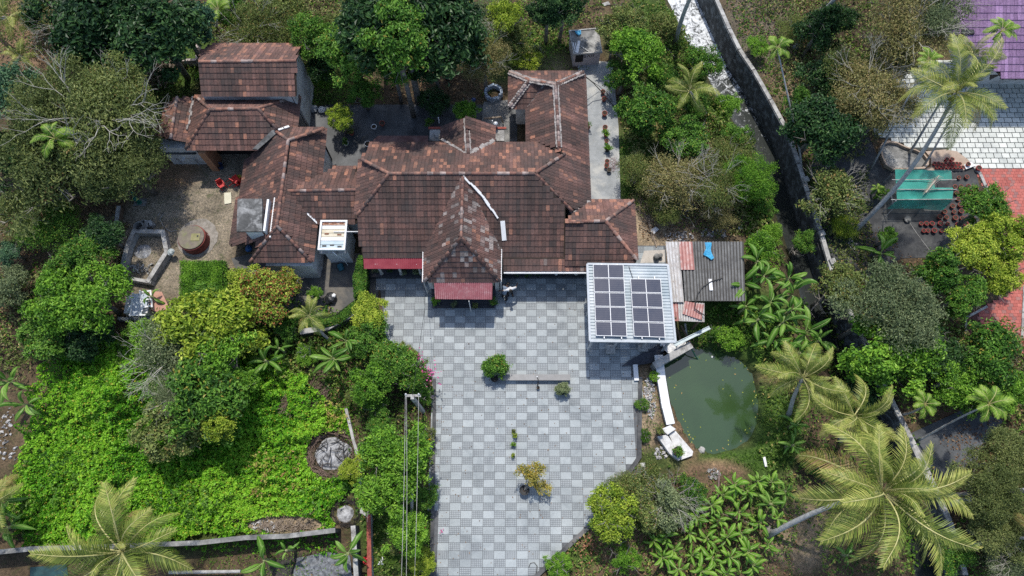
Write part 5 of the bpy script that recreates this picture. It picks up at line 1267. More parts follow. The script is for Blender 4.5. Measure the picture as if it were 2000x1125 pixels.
# top middle
T(490,60,55,"olive shrubby tree at the top, just above the kitchen roof",'wispy','olive',z=3,twigs=1)
T(465,20,40,"green bush at the top edge above the kitchen roof",'loose','mid',z=2.5)
T(560,60,55,"grey green scrubby tree right above the kitchen gable",'wispy','olive',z=3)
T(540,15,50,"olive green scrub at the top edge near the kitchen gable",'loose','olive',z=3)
T(612,70,48,"bright topped leafy tree right of the kitchen gable",'loose','mid',z=4.5)
T(625,125,38,"small dark green tree in shade right of the kitchen gable",'loose','dark',z=2.5)
T(632,150,22,"small light green shrub by the low kerb behind the kitchen",'loose','bright',z=1.2,name="shrub",cat="shrub")
T(685,95,62,"dense rounded mid green tree at the left of the tall dark tree",'dense','mid',z=5,var=0)
T(720,30,70,"dark green tree at the top centre, left half of the tall grove",'broad','dark',z=7,var=0)
T(790,75,115,"tallest dark green tree spreading over the back of the main house",'broad','dark',z=7.5,var=1)
T(770,70,75,"fresh green treetop rising in the middle of the dark grove",'broad','mid',z=9.3,var=2)
T(860,40,95,"dark leafy tree right of the tallest tree at the top centre",'broad','dark',z=6.5,var=2)
T(845,112,52,"shadowed dark green tree at the foot of the tall grove, right side",'dense','dark',z=4)
T(765,128,48,"dark tree with olive top leaning towards the rear yard",'loose','mid',z=4.5)
T(708,180,32,"round flowering bush at the corner of the rear yard",'dense','mid',z=2.2,var=1)
T(665,230,27,"narrow olive green bush standing in the dark rear yard",'dense','lime',z=2,var=2)
T(945,110,52,"grey dry bush tree with pale twigs, centre top",'wispy','dry',z=4,twigs=1,var=0)
T(925,40,45,"greyish twiggy tree at the top right of the grove",'wispy','grey',z=4,twigs=2)
T(985,25,42,"yellow green leafy tree at the top edge, centre right",'loose','lime',z=4.5)
T(1100,2,52,"dense dark blue green tree above the pump house",'dense','dark',z=4.5,var=1)
T(1070,15,40,"dark leafy crown touching the left of the dense tree above the pump house",'broad','dark',z=4)
T(1030,115,28,"pale yellow green shrub on the grass left of the pump house",'loose','lime',z=1.3,name="shrub",cat="shrub")
T(1048,100,16,"tiny olive shrub beside the pale shrub left of the pump house",'loose','olive',z=.9,name="shrub",cat="shrub")
T(1215,45,45,"olive brown flushed tree right of the pump house",'dense','olive',z=3.5,var=0)
T(1196,92,16,"small brown green shrub at the right corner of the pump house",'loose','olive',z=1.5,name="shrub",cat="shrub")
T(910,217,24,"bright light green bush behind the rear annexe roof",'dense','bright',z=1.9,var=0,name="shrub",cat="shrub")
T(848,198,32,"low dark green shrub at the edge of the dark rear yard",'loose','dark',z=1,name="shrub",cat="shrub")
T(838,238,10,"tiny green plant in the dark rear yard",'loose','mid',z=.5,name="shrub",cat="shrub")
# middle right strip
T(1240,105,55,"bright green leafy tree right of the grey side path, top",'broad','bright',z=3.5,var=0)
T(1215,150,34,"dark green small tree at the edge of the side path",'loose','mid',z=2.2)
T(1265,205,50,"yellow green bushy tree in the middle of the garden strip",'broad','mid',z=3.2,var=1)
T(1258,235,30,"green bush below the yellow green tree by the side path",'loose','mid',z=2)
T(1375,120,40,"green shrubbery on the canal bank near the leaning trunk",'loose','mid',z=1.6)
T(1340,268,42,"round glossy green citrus tree with dark centre beside the canal",'dense','mid',z=2.2,var=2)
T(1322,300,26,"dark green small crown under the round citrus tree",'dense','dark',z=1.4)
T(1245,335,38,"dull olive green bush beside the side path, lower part",'wispy','olive',z=2)
T(1330,355,62,"dry olive scrub tree with bare pale branches above the shed",'wispy','dry',z=2.6,twigs=1,var=1)
T(1390,360,55,"olive twiggy tree right of the dry scrub tree",'wispy','olive',z=2.8,twigs=2,var=2)
T(1430,300,50,"olive green bush near the canal beside the citrus tree",'wispy','olive',z=2)
T(1468,345,48,"bright fern leaved green tree on the canal bank",'fine','bright',z=3,var=1)
T(1440,265,32,"mid green shrub on the canal bank north of the fern leaved tree",'loose','mid',z=1.6)
T(1490,480,36,"fresh green lacy shrub right of the asbestos shed",'loose','bright',z=2)
T(1300,60,36,"low green shrub near the canal at the top",'loose','olive',z=1.2,name="shrub",cat="shrub")
# top right
T(1600,60,55,"shadowed dark green tree below the top edge, right of the canal",'loose','dark',z=3)
T(1610,150,50,"dark dense bush right of the slender areca palm",'loose','dark',z=2.8)
T(1605,245,70,"large dark green tree beside the neighbour's black mat",'broad','dark',z=4,var=0)
T(1570,200,35,"mid green tree behind the slender areca palm trunk",'loose','mid',z=3.4)
T(1665,140,55,"olive green tree with yellowish tips near the white paving",'wispy','olive',z=4,var=0)
T(1735,205,60,"dry thin crowned tree spreading over the left edge of the white paving",'wispy','dry',z=4.4,twigs=2,var=0)
T(1700,170,72,"dry flowering tree with bare white branches over the white paving",'wispy','dry',z=5,twigs=1,var=1)
T(1780,60,78,"tall dry tree with bare white branches beside the purple roof",'wispy','dry',z=6,twigs=2,var=2)
T(1830,25,60,"pale leafless treetop overlapping the purple roof",'wispy','grey',z=6.5,twigs=1,var=0)
T(1625,30,45,"dark green tree at the top edge above the dry trees",'loose','dark',z=4)
T(1625,380,55,"light green open shrub tree between canal wall and black mat",'loose','olive',z=2.4,var=0,twigs=1)
T(1650,440,28,"yellow green weed shrub on the strip beside the canal wall",'wispy','lime',z=1,name="shrub",cat="shrub")
T(1720,375,16,"small leafy shrub left of the green net shelter",'loose','mid',z=1,name="shrub",cat="shrub")
T(1735,460,18,"small bright green tree on the black mat below the net shelter",'dense','bright',z=1.8)
# right side
T(1930,400,45,"blue green leafy tree right of the flower pots",'broad','mid',z=3.5,var=1)
T(1975,460,55,"bright yellow green tree at the right edge",'dense','lime',z=4,var=0)
T(1905,480,50,"yellow green bushy tree right of the black mat",'dense','lime',z=3.6,var=1)
T(1950,530,45,"lime green crown hanging over the red paving",'dense','lime',z=3.6,var=2)
T(1830,530,52,"fresh green broad tree below the black mat",'broad','mid',z=3.6,var=2)
T(1880,580,48,"dark green leafy tree next to the red paving corner",'broad','mid',z=3.2,var=0)
T(1640,560,46,"grey green bush tree overhanging the canal",'loose','olive',z=2.4,var=1)
T(1735,605,92,"wide soft feathery grey green tree in the middle right",'fine','grey',z=5,var=0)
T(1740,690,78,"dense bright green tree below the soft grey green tree",'dense','bright',z=3.6,var=1)
T(1690,760,40,"dark green bush in the shade beside the canal",'loose','dark',z=1.8)
T(1830,690,55,"dark green tree left of the red paving end",'loose','dark',z=3)
T(1870,740,50,"bright star leaved tree at middle right",'dense','bright',z=3,var=2)
T(1940,690,62,"leafy green tree covering the end of the red paving",'broad','mid',z=3.6,var=0)
T(1970,760,42,"lime tipped green tree at the right edge below the red paving",'dense','bright',z=3,var=0)
T(1975,900,65,"soft grey green tree at the right edge above the bare twigs",'fine','feather',z=4,var=1)
T(1925,960,70,"large grey green crown crossed by pale trunks, lower right",'fine','feather',z=4.5,var=2)
T(1960,1040,60,"grey green tree at the lower right edge",'fine','feather',z=3.5,var=0)
T(1985,1095,50,"bare twiggy tree in the lower right corner",'wispy','grey',z=3,twigs=2)
T(1870,1090,35,"green shrub beside the canal wall at the bottom right",'loose','mid',z=1.2)
# middle: left of the courtyard
T(515,580,62,"mango tree with red flushed new leaves below the side wing",'dense','mango',z=3.2,var=0)
T(480,555,38,"lime green left half of the mango tree group below the side wing",'dense','lime',z=2.8,var=1)
T(555,555,30,"reddish tipped small mango tree at the yard corner",'dense','mango',z=2.4,var=2)
T(615,572,15,"small round light green bush beside the black rubbish bag",'dense','bright',z=1,name="shrub",cat="shrub")
T(720,612,36,"yellow flowering round bush at the left corner of the courtyard",'dense','lime',z=2.2,var=1)
T(718,655,40,"green bush below the yellow flowering bush beside the courtyard",'broad','mid',z=2,var=0)
T(765,715,48,"leafy garden tree with pink blossom at the courtyard's left edge",'broad','mid',z=2.4,var=1)
T(725,745,45,"bright green tree in the garden strip left of the courtyard",'broad','bright',z=2.6,var=2)
T(815,735,34,"bougainvillea bush hanging over the courtyard's left edge",'loose','mid',z=1.8)
T(790,700,30,"olive bush at the bend of the courtyard's left edge",'dense','olive',z=1.5)
T(745,830,30,"dark green garden bush west of the electricity pole",'loose','mid',z=1.6)
T(770,880,68,"big light green tree under the electricity wires, upper part",'broad','bright',z=4,var=0)
T(790,915,48,"light green tree crown between wires and courtyard",'broad','bright',z=3.6,var=1)
T(755,965,60,"big light green tree under the electricity wires, lower part",'broad','bright',z=3.8,var=2)
T(790,1040,45,"bright green small tree below the wires near the bottom",'broad','bright',z=3,var=0)
T(690,915,28,"yellow green shrub at the right edge of the creeper field",'dense','lime',z=1.4,name="shrub",cat="shrub")
T(830,965,26,"leafy shrub at the courtyard kerb beside the big light green tree",'loose','mid',z=1.2,name="shrub",cat="shrub")
T(825,1100,30,"lime yellow bush over the lower left kerb of the courtyard",'dense','lime',z=1.2,var=1,name="shrub",cat="shrub")
T(835,850,20,"thin shrub with orange flowers at the courtyard kerb",'loose','olive',z=.9,name="shrub",cat="shrub")
T(765,1065,22,"low grey green shrub in the lower lawn strip",'loose','olive',z=.7,name="shrub",cat="shrub")
T(833,770,18,"small green shrub beside the kerb below the bougainvillea",'loose','mid',z=.9,name="shrub",cat="shrub")
# middle left mass
T(400,650,85,"lime green spreading tree right of the white hut",'broad','lime',z=3.4,var=0)
T(430,700,70,"bright green tree in the middle of the field",'broad','bright',z=3.4,var=1)
T(330,690,75,"twiggy pale tree with bare grey branches over the field",'wispy','grey',z=3.2,twigs=1,var=0)
T(345,720,45,"green undergrowth crown below the twiggy pale tree",'loose','bright',z=2)
T(390,780,78,"soft green tree in the centre of the creeper field, upper crown",'broad','mid',z=3.8,var=0)
T(425,815,46,"yellow green crown on the right side of the tree group in the creeper field",'broad','lime',z=3.6)
T(335,770,40,"light olive crown on the left side of the tree group in the creeper field",'wispy','grey',z=3.8,twigs=1)
T(340,830,62,"dark olive tree in the creeper field with rusty leaves",'dense','olive',z=2.8,var=2)
T(460,760,45,"bright small tree at the right of the olive tree",'broad','bright',z=2.4,var=2)
T(375,850,22,"bright green sapling at the foot of the dark olive tree",'loose','bright',z=2.6)
T(405,600,45,"green shrub under the clipped hedge block",'loose','mid',z=1.6)
# lower right
T(1200,1000,50,"yellow green bushy tree over the courtyard's lower right edge",'dense','lime',z=2.8,var=0)
T(1225,960,42,"grey twiggy bush at the courtyard's lower right corner",'wispy','olive',z=2,twigs=1)
T(1250,985,48,"olive green bush right of the yellow green tree at lower right",'dense','olive',z=2.2,var=1)
T(1310,980,50,"pale grey green flowering bush in the lower right garden",'loose','grey',z=2,twigs=2)
T(1220,1090,30,"small light green tree with forked crown at the bottom",'loose','bright',z=1.8)
T(1265,930,30,"mixed green shrub at the courtyard corner",'loose','olive',z=1.2,name="shrub",cat="shrub")
T(1090,1105,24,"low bright green shrub at the foot of the courtyard kerb",'dense','bright',z=.8,name="shrub",cat="shrub")
T(1280,735,12,"small bright green shrub beside the pond wall",'dense','bright',z=.5,name="shrub",cat="shrub")
T(1255,790,14,"tiny weed shrub at the courtyard's right kerb",'loose','mid',z=.4,name="shrub",cat="shrub")
T(1262,850,14,"small weed shrub further down the courtyard's right kerb",'loose','mid',z=.4,name="shrub",cat="shrub")
T(1425,660,30,"grassy shrub above the pond",'loose','bright',z=.7,name="shrub",cat="shrub")
T(1395,650,18,"small leafy shrub under the steel beam by the pond",'loose','mid',z=.6,name="shrub",cat="shrub")

T(1350,200,34,"shrubby green tree under the young coconut palm by the canal",'loose','mid',z=1.8)
T(1425,205,26,"overhanging green shrub on the canal edge, upper part",'loose','bright',z=.6,name="shrub",cat="shrub")
T(1452,300,26,"leafy shrub drooping into the canal below the young palm",'loose','mid',z=.6,name="shrub",cat="shrub")
T(1490,400,28,"dark green shrub hanging over the canal opposite the wall posts",'loose','mid',z=.5,name="shrub",cat="shrub")
T(1512,455,24,"bright shrub on the canal edge above the banana clump",'loose','bright',z=.6,name="shrub",cat="shrub")
T(1575,470,26,"small green bush leaning on the canal wall top",'loose','mid',z=1.2,name="shrub",cat="shrub")
T(1290,150,32,"green garden tree between the citrus trees and the top shrubs",'loose','mid',z=2.2)
T(1300,400,34,"olive scrub bush beside the long poles",'wispy','olive',z=1.4,name="shrub",cat="shrub")
T(1410,410,36,"dry olive bush directly above the grey shed roof",'wispy','dry',z=1.6,name="shrub",cat="shrub")
T(1555,55,36,"grey green scrub bush by the curved palm trunk, top",'wispy','olive',z=1.4,name="shrub",cat="shrub")
T(1480,90,22,"bright yellow green shrub on the bare ground right of the canal top",'loose','bright',z=1.2,name="shrub",cat="shrub")
T(1670,215,40,"dull green tree under the dry branches",'loose','olive',z=2.6)
T(1745,110,50,"olive dry tree behind the tall leaning palm crown",'wispy','olive',z=4.6,twigs=1)
T(1810,660,40,"dim green tree between feathery tree and red paving",'loose','mid',z=2.4)
T(1900,780,36,"green bush between the star leaved tree and the glossy areca",'loose','mid',z=1.8)
T(1345,960,30,"leafy mixed bush at the top left of the canna bed",'loose','mid',z=1.1,name="shrub",cat="shrub")
T(1290,1020,30,"light olive bush left of the canna bed",'loose','olive',z=1.3,name="shrub",cat="shrub")
T(1600,905,34,"low green bush hidden under the biggest palm's upper fronds",'loose','mid',z=1,name="shrub",cat="shrub")
T(450,640,45,"yellow green shrub tree below the mango group",'broad','lime',z=2.2,var=2)
T(280,655,40,"leafy undergrowth tree below the white hut",'loose','bright',z=1.8)
T(560,640,30,"small green tree between mango group and small coconut palm",'loose','mid',z=1.6)
T(600,690,24,"low bright shrub in the brown clearing",'loose','bright',z=.8,name="shrub",cat="shrub")
T(735,790,26,"mid green shrub beside the pole's wires, upper garden strip",'loose','mid',z=1.3,name="shrub",cat="shrub")
T(700,770,24,"olive shrub between clearing and garden strip",'loose','olive',z=1.1,name="shrub",cat="shrub")
T(60,30,34,"pale olive bush between the corner palm and dark grove",'wispy','olive',z=2)
T(395,150,14,"small light shrub left of the tall tiled gable",'loose','bright',z=.7,name="shrub",cat="shrub")
T(650,60,40,"olive green tree between the kitchen gable and dark grove",'loose','olive',z=4)
T(1010,75,34,"olive bushy tree above the right wing roof",'loose','olive',z=2.4)
# ---- palms
palm((1500,1045),(1722,960),7.5,165,"largest coconut palm with wide yellow green crown at the lower right",n=24,seed=1,bend=.3)
palm((1540,810),(1568,738),5.0,88,"coconut palm with drooping fronds right of the pond",n=18,seed=2,r0=.15)
palm((1640,860),(1668,812),5.6,88,"coconut palm squeezed between the pond palm and the largest palm",n=17,seed=3,r0=.15)
palm((260,1160),(240,1078),5.5,140,"coconut palm with yellowing fronds at the bottom left",n=20,seed=4)
palm((1376,218),(1346,178),3.6,58,"pale young coconut palm between garden trees and canal",n=12,seed=5,r0=.13,bend=.1)
palm((1660,460),(1868,180),11.5,105,"tall coconut palm with long leaning grey trunk over the white paving",n=20,seed=6,bend=-.5)
palm((1775,300),(1900,110),9.0,55,"coconut crown just behind the tall leaning palm beside the purple roof",n=12,seed=7,coconuts=False,r0=.09)
palm((648,668),(604,618),3.0,45,"small coconut palm with grey trunk below the curved wall",n=13,seed=8,r0=.10,coconuts=False,bend=.1)
palm((1318,85),(1400,-90),10,70,"coconut palm whose leaning grey trunk crosses the canal at the top",n=12,seed=9,bend=-.6)
palm((1552,95),(1690,-60),9,80,"coconut palm with curved trunk leaving the top edge right of the canal",n=16,seed=10,bend=.7)
palm((-20,60),(15,35),4.5,60,"coconut palm at the top left corner",n=12,seed=11)
palm((30,130),(40,112),3.5,40,"small coconut palm below the corner palm, top left",n=10,seed=12,r0=.12)
palm((-60,1000),(-20,985),4,75,"coconut palm with dull fronds at the lower left edge",n=12,seed=13)
palm((1850,985),(2120,955),8,110,"palm with long pale horizontal trunk leaving the lower right edge",n=10,seed=14,coconuts=False)
palm((1868,1072),(2080,1052),6,90,"palm with thinner pale trunk below the long one, lower right edge",n=10,seed=15,coconuts=False,r0=.11)
def areca(b_, c_, z, r, label, seed, n=9): return palm(b_, c_, z, r, label, kind='areca', n=n, name="areca_palm", bend=.12, r0=.075, seed=seed)
areca((1565,330),(1518,95),7.5,30,"slender areca palm with curved white trunk beside the canal wall",21)
areca((1700,330),(1812,120),8,30,"thin areca palm rising left of the tall leaning palm",22)
areca((1800,330),(1955,62),9,34,"bright areca palm crown over the purple roof",23,10)
areca((120,330),(110,272),6.5,42,"bright areca palm standing above the feathery olive tree",24,10)
areca((422,60),(428,22),3,32,"bright green areca palm above the kitchen roof",25)
areca((1790,862),(1930,790),6,42,"glossy areca palm at the end of a long leaning pole trunk, right",26,10)
areca((1760,810),(1806,790),4,30,"yellow green areca palm left of the glossy areca palm, right",27)
areca((1700,380),(1712,368),1.6,14,"tiny areca palm beside the net shelter",28,6)
# ---- bananas
def B(px, py, r, label, **k): 
    B.n += 1; return banana(px, py, r, label, seed=B.n, **k)
B.n = 0
B(1450,555,52,"banana plant hanging over the right end of the shed roof",n=9)
B(1492,540,45,"banana plant between shed and canal, upper one",z=2.4)
B(1505,590,45,"banana plant right of the shed in the middle of the clump",z=2.6)
B(1545,575,48,"banana plant leaning over the canal water",z=2.2)
B(1480,625,40,"banana plant at the lower left of the clump by the shed",z=1.8)
B(1530,630,50,"broad banana plant at the heart of the canal clump",z=2.4)
B(1575,650,50,"banana plant with yellow edged leaves at the canal edge",z=2.2)
B(1510,665,36,"small banana plant at the foot of the clump above the palm",z=1.6)
B(1560,690,40,"lowest banana plant of the clump, just above the pond palm",z=1.8)
B(1455,600,40,"banana plant just below the shed roof's right corner",z=1.8)
B(1480,510,40,"topmost banana plant of the clump, above the shed roof line",z=2.4)
B(1540,545,38,"banana plant with upright leaves over the canal bank",z=2.6)
B(1600,665,40,"rightmost banana plant of the canal clump",z=2)
B(1545,605,36,"banana plant squeezed between two larger ones in the canal clump",z=2.8)
B(520,705,48,"dark green banana plant in the shade of the mango tree",z=1.8,n=9)
B(545,680,30,"smaller banana plant right of the dark banana plant",z=1.6,n=6)
B(650,700,52,"sprawling banana plant in the brown clearing",z=2,n=8)
B(675,665,42,"upright banana plant left of the courtyard bushes",z=2.2,n=7)
B(20,745,52,"big banana plant at the left edge of the field",z=2.6)
B(50,790,40,"banana plant with drooping dry leaf at the left edge",z=2)
B(0,975,55,"banana plant at the left edge above the bottom palm",z=2.4)
B(15,1030,50,"lower banana plant in the bottom left corner",z=2.0)
B(680,1080,48,"yellow green banana plant over the bottom pit",z=2.4,n=7)
B(515,1095,45,"banana plant at the bottom edge left of the pit",z=2,n=6)
B(560,1075,30,"half withered banana plant beside the pit",z=1.8,n=5)
B(1722,495,40,"single banana plant on the black mat",z=1.6,n=8)
B(1548,870,36,"dark green banana plant beside the big palm crown",z=1.4)
B(1555,830,32,"banana plant tucked under the pond palm",z=1.4)
B(1505,985,34,"bright banana plant left of the biggest palm's fronds",z=1.4)
B(1535,960,30,"dark banana plant touching the biggest palm's fronds",z=1.2)
B(180,110,42,"dark banana plant in the shade above the feathery tree",z=2)
B(140,95,32,"shadowed banana plant left of the dark one, top left",z=1.6)
B(1655,1085,30,"small banana plant under the fronds of the biggest palm",z=1.2,n=6)
B(297,580,26,"torn yellow green banana plant beside the salmon slab",z=1.4,n=5)
B(302,650,34,"banana plant with split leaves under the twiggy tree",z=1.6,n=6)
K = 0
CL = [(1360,960),(1385,985),(1415,970),(1440,1000),(1400,1020),(1365,1010),(1345,1040),(1380,1050),(1415,1050),(1450,1040),(1480,1020),(1300,1045),(1320,1075),(1290,1085),(1355,1085),(1395,1090),(1430,1085),(1465,1075),(1500,1060),(1460,960),(1480,935),(1440,945),(1505,945),(1420,1115),(1370,1115),(1330,1110),(1275,1060),(1475,1105),(1520,1010)]
HOOK = ["nearest the pond","beside its neighbour near the pond","at the top of the bed","at the right of the upper row","in the heart of the bed"]
for i, (x, y) in enumerate(CL):
    row = "upper" if y < 990 else "middle" if y < 1055 else "lower"
    pos = sorted([q for q in CL if (q[1] < 990) == (y < 990) and (q[1] < 1055) == (y < 1055)]).index((x, y))
    B(x+rng.uniform(-5,5), y+rng.uniform(-5,5), rng.uniform(24,32), "canna plant, %s from the left in the %s row of the canna bed" % (ORD[pos], row), z=rng.uniform(.7,1.2), n=9, big=False, name="canna_plant", cat="plant", group="bright leafy plants in the lower right garden bed")
# clipped hedges
def hedge(name, poly_px, z, h, label, col='bright', leaf=(.10,.07), n=9000, fine=False):
    poly = pp(*[(x, y, z) for x, y in poly_px]); a = np.array(poly); c = a.mean(0); rs = np.random.RandomState(5+len(poly)); C, Nn = [], []
    x0, y0 = a.min(0); x1, y1 = a.max(0)
    while len(C) < n:
        x, y = rs.uniform(x0, x1), rs.uniform(y0, y1)
        if not inside(poly, x, y): continue
        d = dist_poly(poly, x, y)
        zz = h*(rs.rand()**.25) if d < .25 else h*rs.uniform(.86, 1)
        zz *= 1 + .06*noise.noise(Vector((x*1.3, y*1.3, 1)))
        C.append((x-c[0], y-c[1], zz - (.12*(1-d/.2) if d < .2 else 0))); q = np.array([x-c[0], y-c[1], 0]); Nn.append(q/np.linalg.norm(q)*(.8 if d < .2 else .1) + np.array([0,0,1]))
    C = np.array(C); Nn = unit(np.array(Nn)+rs.randn(len(C),3)*.45); cl = np.array([noise.noise(Vector((p[0]*1.6, p[1]*1.6, p[2])))*.7+.5 for p in C])
    tint = np.stack([rs.rand(n), np.clip(cl, 0, 1), rs.rand(n)], 1)
    e = empty(name, (c[0], c[1], 0), label, "hedge"); o = link("foliage", leaves_mesh("foliage", C, Nn, leaf[0], leaf[1], LF[col], tint, seed=3), e)
    b = MB(); 
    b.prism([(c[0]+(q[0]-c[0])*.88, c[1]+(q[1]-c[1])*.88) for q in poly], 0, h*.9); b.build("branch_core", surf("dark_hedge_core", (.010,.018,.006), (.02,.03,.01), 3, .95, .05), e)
hedge("hedge", [(350,508),(440,507),(442,575),(400,592),(348,582)], 1.3, 1.4, "large square clipped green hedge block below the well", 'bright', n=11000, leaf=(.13,.06))
hedge("hedge", [(700,497),(714,500),(716,540),(712,575),(690,580),(688,540)], 1.6, 1.7, "tall narrow clipped hedge beside the white water tower", 'mid', n=7000)
hedge("hedge", [(606,612),(640,620),(660,612),(695,585),(712,590),(700,606),(665,632),(630,642),(600,636)], .9, 1.1, "low creeper hedge along the curved wall of the service yard", 'mid', n=8000)
# ball shaped bush on the bench, small clipped bush, potted golden tree

_rs = np.random.RandomState(21); _C = []
while len(_C) < 120:
    x, y = _rs.uniform(10, 17), _rs.uniform(4, 12)
    if inside(POND, x, y) and _rs.rand() < math.exp(-dist_poly(POND, x, y)/.45) + .03: _C.append((x, y, -.688))
_C = np.array(_C); o = link("floating_leaves", leaves_mesh("floating_leaves", _C, unit(_rs.randn(len(_C),3)*.08+np.array([0,0,1])), .13, .08, M_under_o0, _rs.rand(len(_C),3), droop=.02, seed=4)); tag(o, kind="stuff")
# ================================================================ SMALL THINGS
def pot(px, py, label, r=.14, h=.26, plant=None, z=0.07, mat=None, group=None, pr=10, ph=.35, name="flower_pot", cat="flower pot"):
    c = P(px, py, z+h); base = Vector((c.x, c.y, z)); e = empty(name, base, label, cat, group)
    key = ("pot", mat.name if mat else "", round(r, 2), round(h, 2))
    if key not in _cc:
        b = MB(); b.lathe((0,0,0), [(r*.66,0),(r*.72,.02),(r*.95,h*.82),(r*1.1,h*.84),(r*1.1,h),(r*.92,h),(r*.88,h*.86)], 14); _cc[key] = mesh_from("pot_body", b.v, b.f, mat or M_terracotta, False)
        b = MB(); b.lathe((0,0,0), [(r*.88,h*.80),(r*.88,h*.9),(.01,h*.92)], 12); _cc[key+(1,)] = mesh_from("soil", b.v, b.f, M_soil)
    link("pot_body", _cc[key], e); link("soil", _cc[key+(1,)], e); sc_ = rng.uniform(.85,1.15); e.scale = (sc_, sc_, sc_)
    if plant:
        rad = abs(P(px+pr, py, z+h).x-c.x); o = link("foliage", crown_of('small', plant, rng.randrange(2)), e, (0, 0, h+ph)); o.scale = (rad/.45,)*3; o.rotation_euler.z = rng.uniform(0, 6)
        link("stem", stem_of(.5, .02, M_stick, "t"), e, (0, 0, h*.8))
    return e
KINDS['small'] = dict(R=.42, Hh=.42, lob=5, ncl=26, per=14, cr=.10, leaf=(.13,.055), spread=1.0)
# the well
w_ = empty("well", P(377,478,0), "round old red plastered well with mossy concrete cover in the sandy yard", "well")
q = P(383, 478, 0); c = P(373, 463, .9)
M_wellred = surf("worn_red_plaster", (.16,.035,.03), (.28,.075,.06), 2, .85, .01, stain=(.20,.15,.13)); M_cover = surf("mossy_cover", (.15,.12,.11), (.24,.21,.15), 2.2, .9, .01, stain=(.19,.20,.09), scale2=1.2)
b = MB(); b.lathe((c.x, c.y, 0), [(1.0,0),(.98,.8),(.93,.82)], 28); b.build("ring_wall", M_wellred, w_)
b = MB(); b.lathe((c.x, c.y, .82), [(.92,0),(.92,.08),(.90,.10)], 28); b.build("cover", M_cover, w_)
b = MB(); b.box((c.x+.33, c.y-.02, .935), (.62,.55,.03)); hch = b.build("hatch", surf("yellowed_hatch", (.22,.21,.09), (.30,.27,.14), 3, .8, .004), w_)
b = MB(); b.box((c.x+.48, c.y+.05, .955), (.11,.14,.02)); b.build("opening", M_black, hch)
b = MB(); n = 30; cc = P(385, 468, .03)
pts = [(cc.x+math.cos(k*2*math.pi/n)*(1.45+.12*noise.noise(Vector((k*.7,1,0)))), cc.y+.15+math.sin(k*2*math.pi/n)*(1.5+.15*noise.noise(Vector((k*.7,5,0))))) for k in range(n)]
b.prism(pts, -.02, .035); o = b.build("well_apron", surf("sandy_cement",(.22,.20,.17),(.36,.33,.29),3.5,.95,.02,stain=(.20,.175,.14),scale2=2.5)); tag(o, "irregular pale cement apron around the red well", "paving")
b = MB(); q = P(405,463,.05); b.lathe(q, [(.10,0),(.16,.22),(.17,.25),(.15,.25),(.11,.05)], 14); tag(b.build("bucket", M_steel), "small grey bucket on the well apron", "bucket")
for i, (px, py, r, h, lb) in enumerate(((270,441,.36,.7,"larger grey concrete ring at the corner of the sandy pen"),(279,434,.2,.4,"small grey concrete ring behind the larger ring"))):
    c = P(px, py, h); b = MB(); b.lathe((c.x,c.y,0), [(r,0),(r,h),(r*.78,h),(r*.78,.1)], 18); o = b.build("concrete_ring", M_concrete); tag(o, lb, "concrete ring")
for i, (px, py, s, lb) in enumerate(((288,438,.4,"upright broken white cement block beside the concrete rings"),(296,437,.35,"white broken cement block at the right of the concrete rings"),(284,447,.3,"low white cement lump in front of the rings"))):
    c = P(px, py, .2); b = MB(); b.box((c.x,c.y,.2), (s*.6,s*1.3,.4), rz=i*.5, rx=.1); b.box((c.x+.1,c.y-.1,.1), (s*.9,s*.5,.2), rz=i*.9); tag(b.build("cement_block", M_palecem), lb, "block")
def rocks(name, cx, cy, rx, ry, n, s0, s1, mat, label=None, z=.0, seed=0, flat=.5, cat=None):
    rs = random.Random(seed); b = MB()
    for _ in range(n):
        a, q = rs.uniform(0, 6.28), math.sqrt(rs.random()); s = rs.uniform(s0, s1); x, y = cx+math.cos(a)*rx*q, cy+math.sin(a)*ry*q
        vs = [Vector((x,y,z+gz(x,y)+s*.3)) + Euler((rs.random()*6, rs.random()*6, rs.random()*6)).to_matrix() @ Vector((sx*s*rs.uniform(.4,.7), sy*s*rs.uniform(.3,.6), sz*s*flat*rs.uniform(.4,.7))) for sx in (-1,1) for sy in (-1,1) for sz in (-1,1)]
        b.add(vs, [(0,1,3,2),(4,6,7,5),(0,4,5,1),(2,3,7,6),(0,2,6,4),(1,5,7,3)])
    o = b.build(name, mat); tag(o, label, kind="stuff"); return o
M_ash = surf("white_ash", (.20,.20,.20), (.52,.52,.52), 3.5, .95, .03, stain=(.06,.06,.06), scale2=2.5); M_char = surf("charred_sticks", (.02,.018,.017), (.07,.06,.055), 4, .95, .01)
M_brush = surf("dry_brown_brush", (.14,.095,.07), (.28,.20,.15), 4, .95, .01)
def blob(name, px, py, rx, ry, z, mat, label, h=.1, seed=0, cat="ash heap"):
    c = P(px, py, z); b = MB(); n = 22; vs = [(c.x, c.y, z+h)]
    for ring, f in ((1,.5),(2,.85),(3,1.0)):
        for k in range(n):
            a = 2*math.pi*k/n; q = f*(1+.22*noise.noise(Vector((math.cos(a)*1.5, math.sin(a)*1.5, seed)))); vs.append((c.x+math.cos(a)*rx*q, c.y+math.sin(a)*ry*q, z+h*(1-f**2)+.03*noise.noise(Vector((a*3, f*5, seed)))-(.03 if ring == 3 else 0)))
    fs = [(0, 1+k, 1+(k+1)%n) for k in range(n)] + [(1+r*n+k, 1+(r+1)*n+k, 1+(r+1)*n+(k+1)%n, 1+r*n+(k+1)%n) for r in range(2) for k in range(n)]
    b.add(vs, fs); o = b.build(name, mat, smooth=True); tag(o, label, cat); return o
blob("ash_heap", 279, 491, .62, .55, .03, M_ash, "round whitish ash heap in the sandy pen", .06, 1)
blob("ash_heap", 650, 887, 1.15, 1.0, .04, M_ash, "large grey white ash heap in the burnt ring of the field", .15, 2)
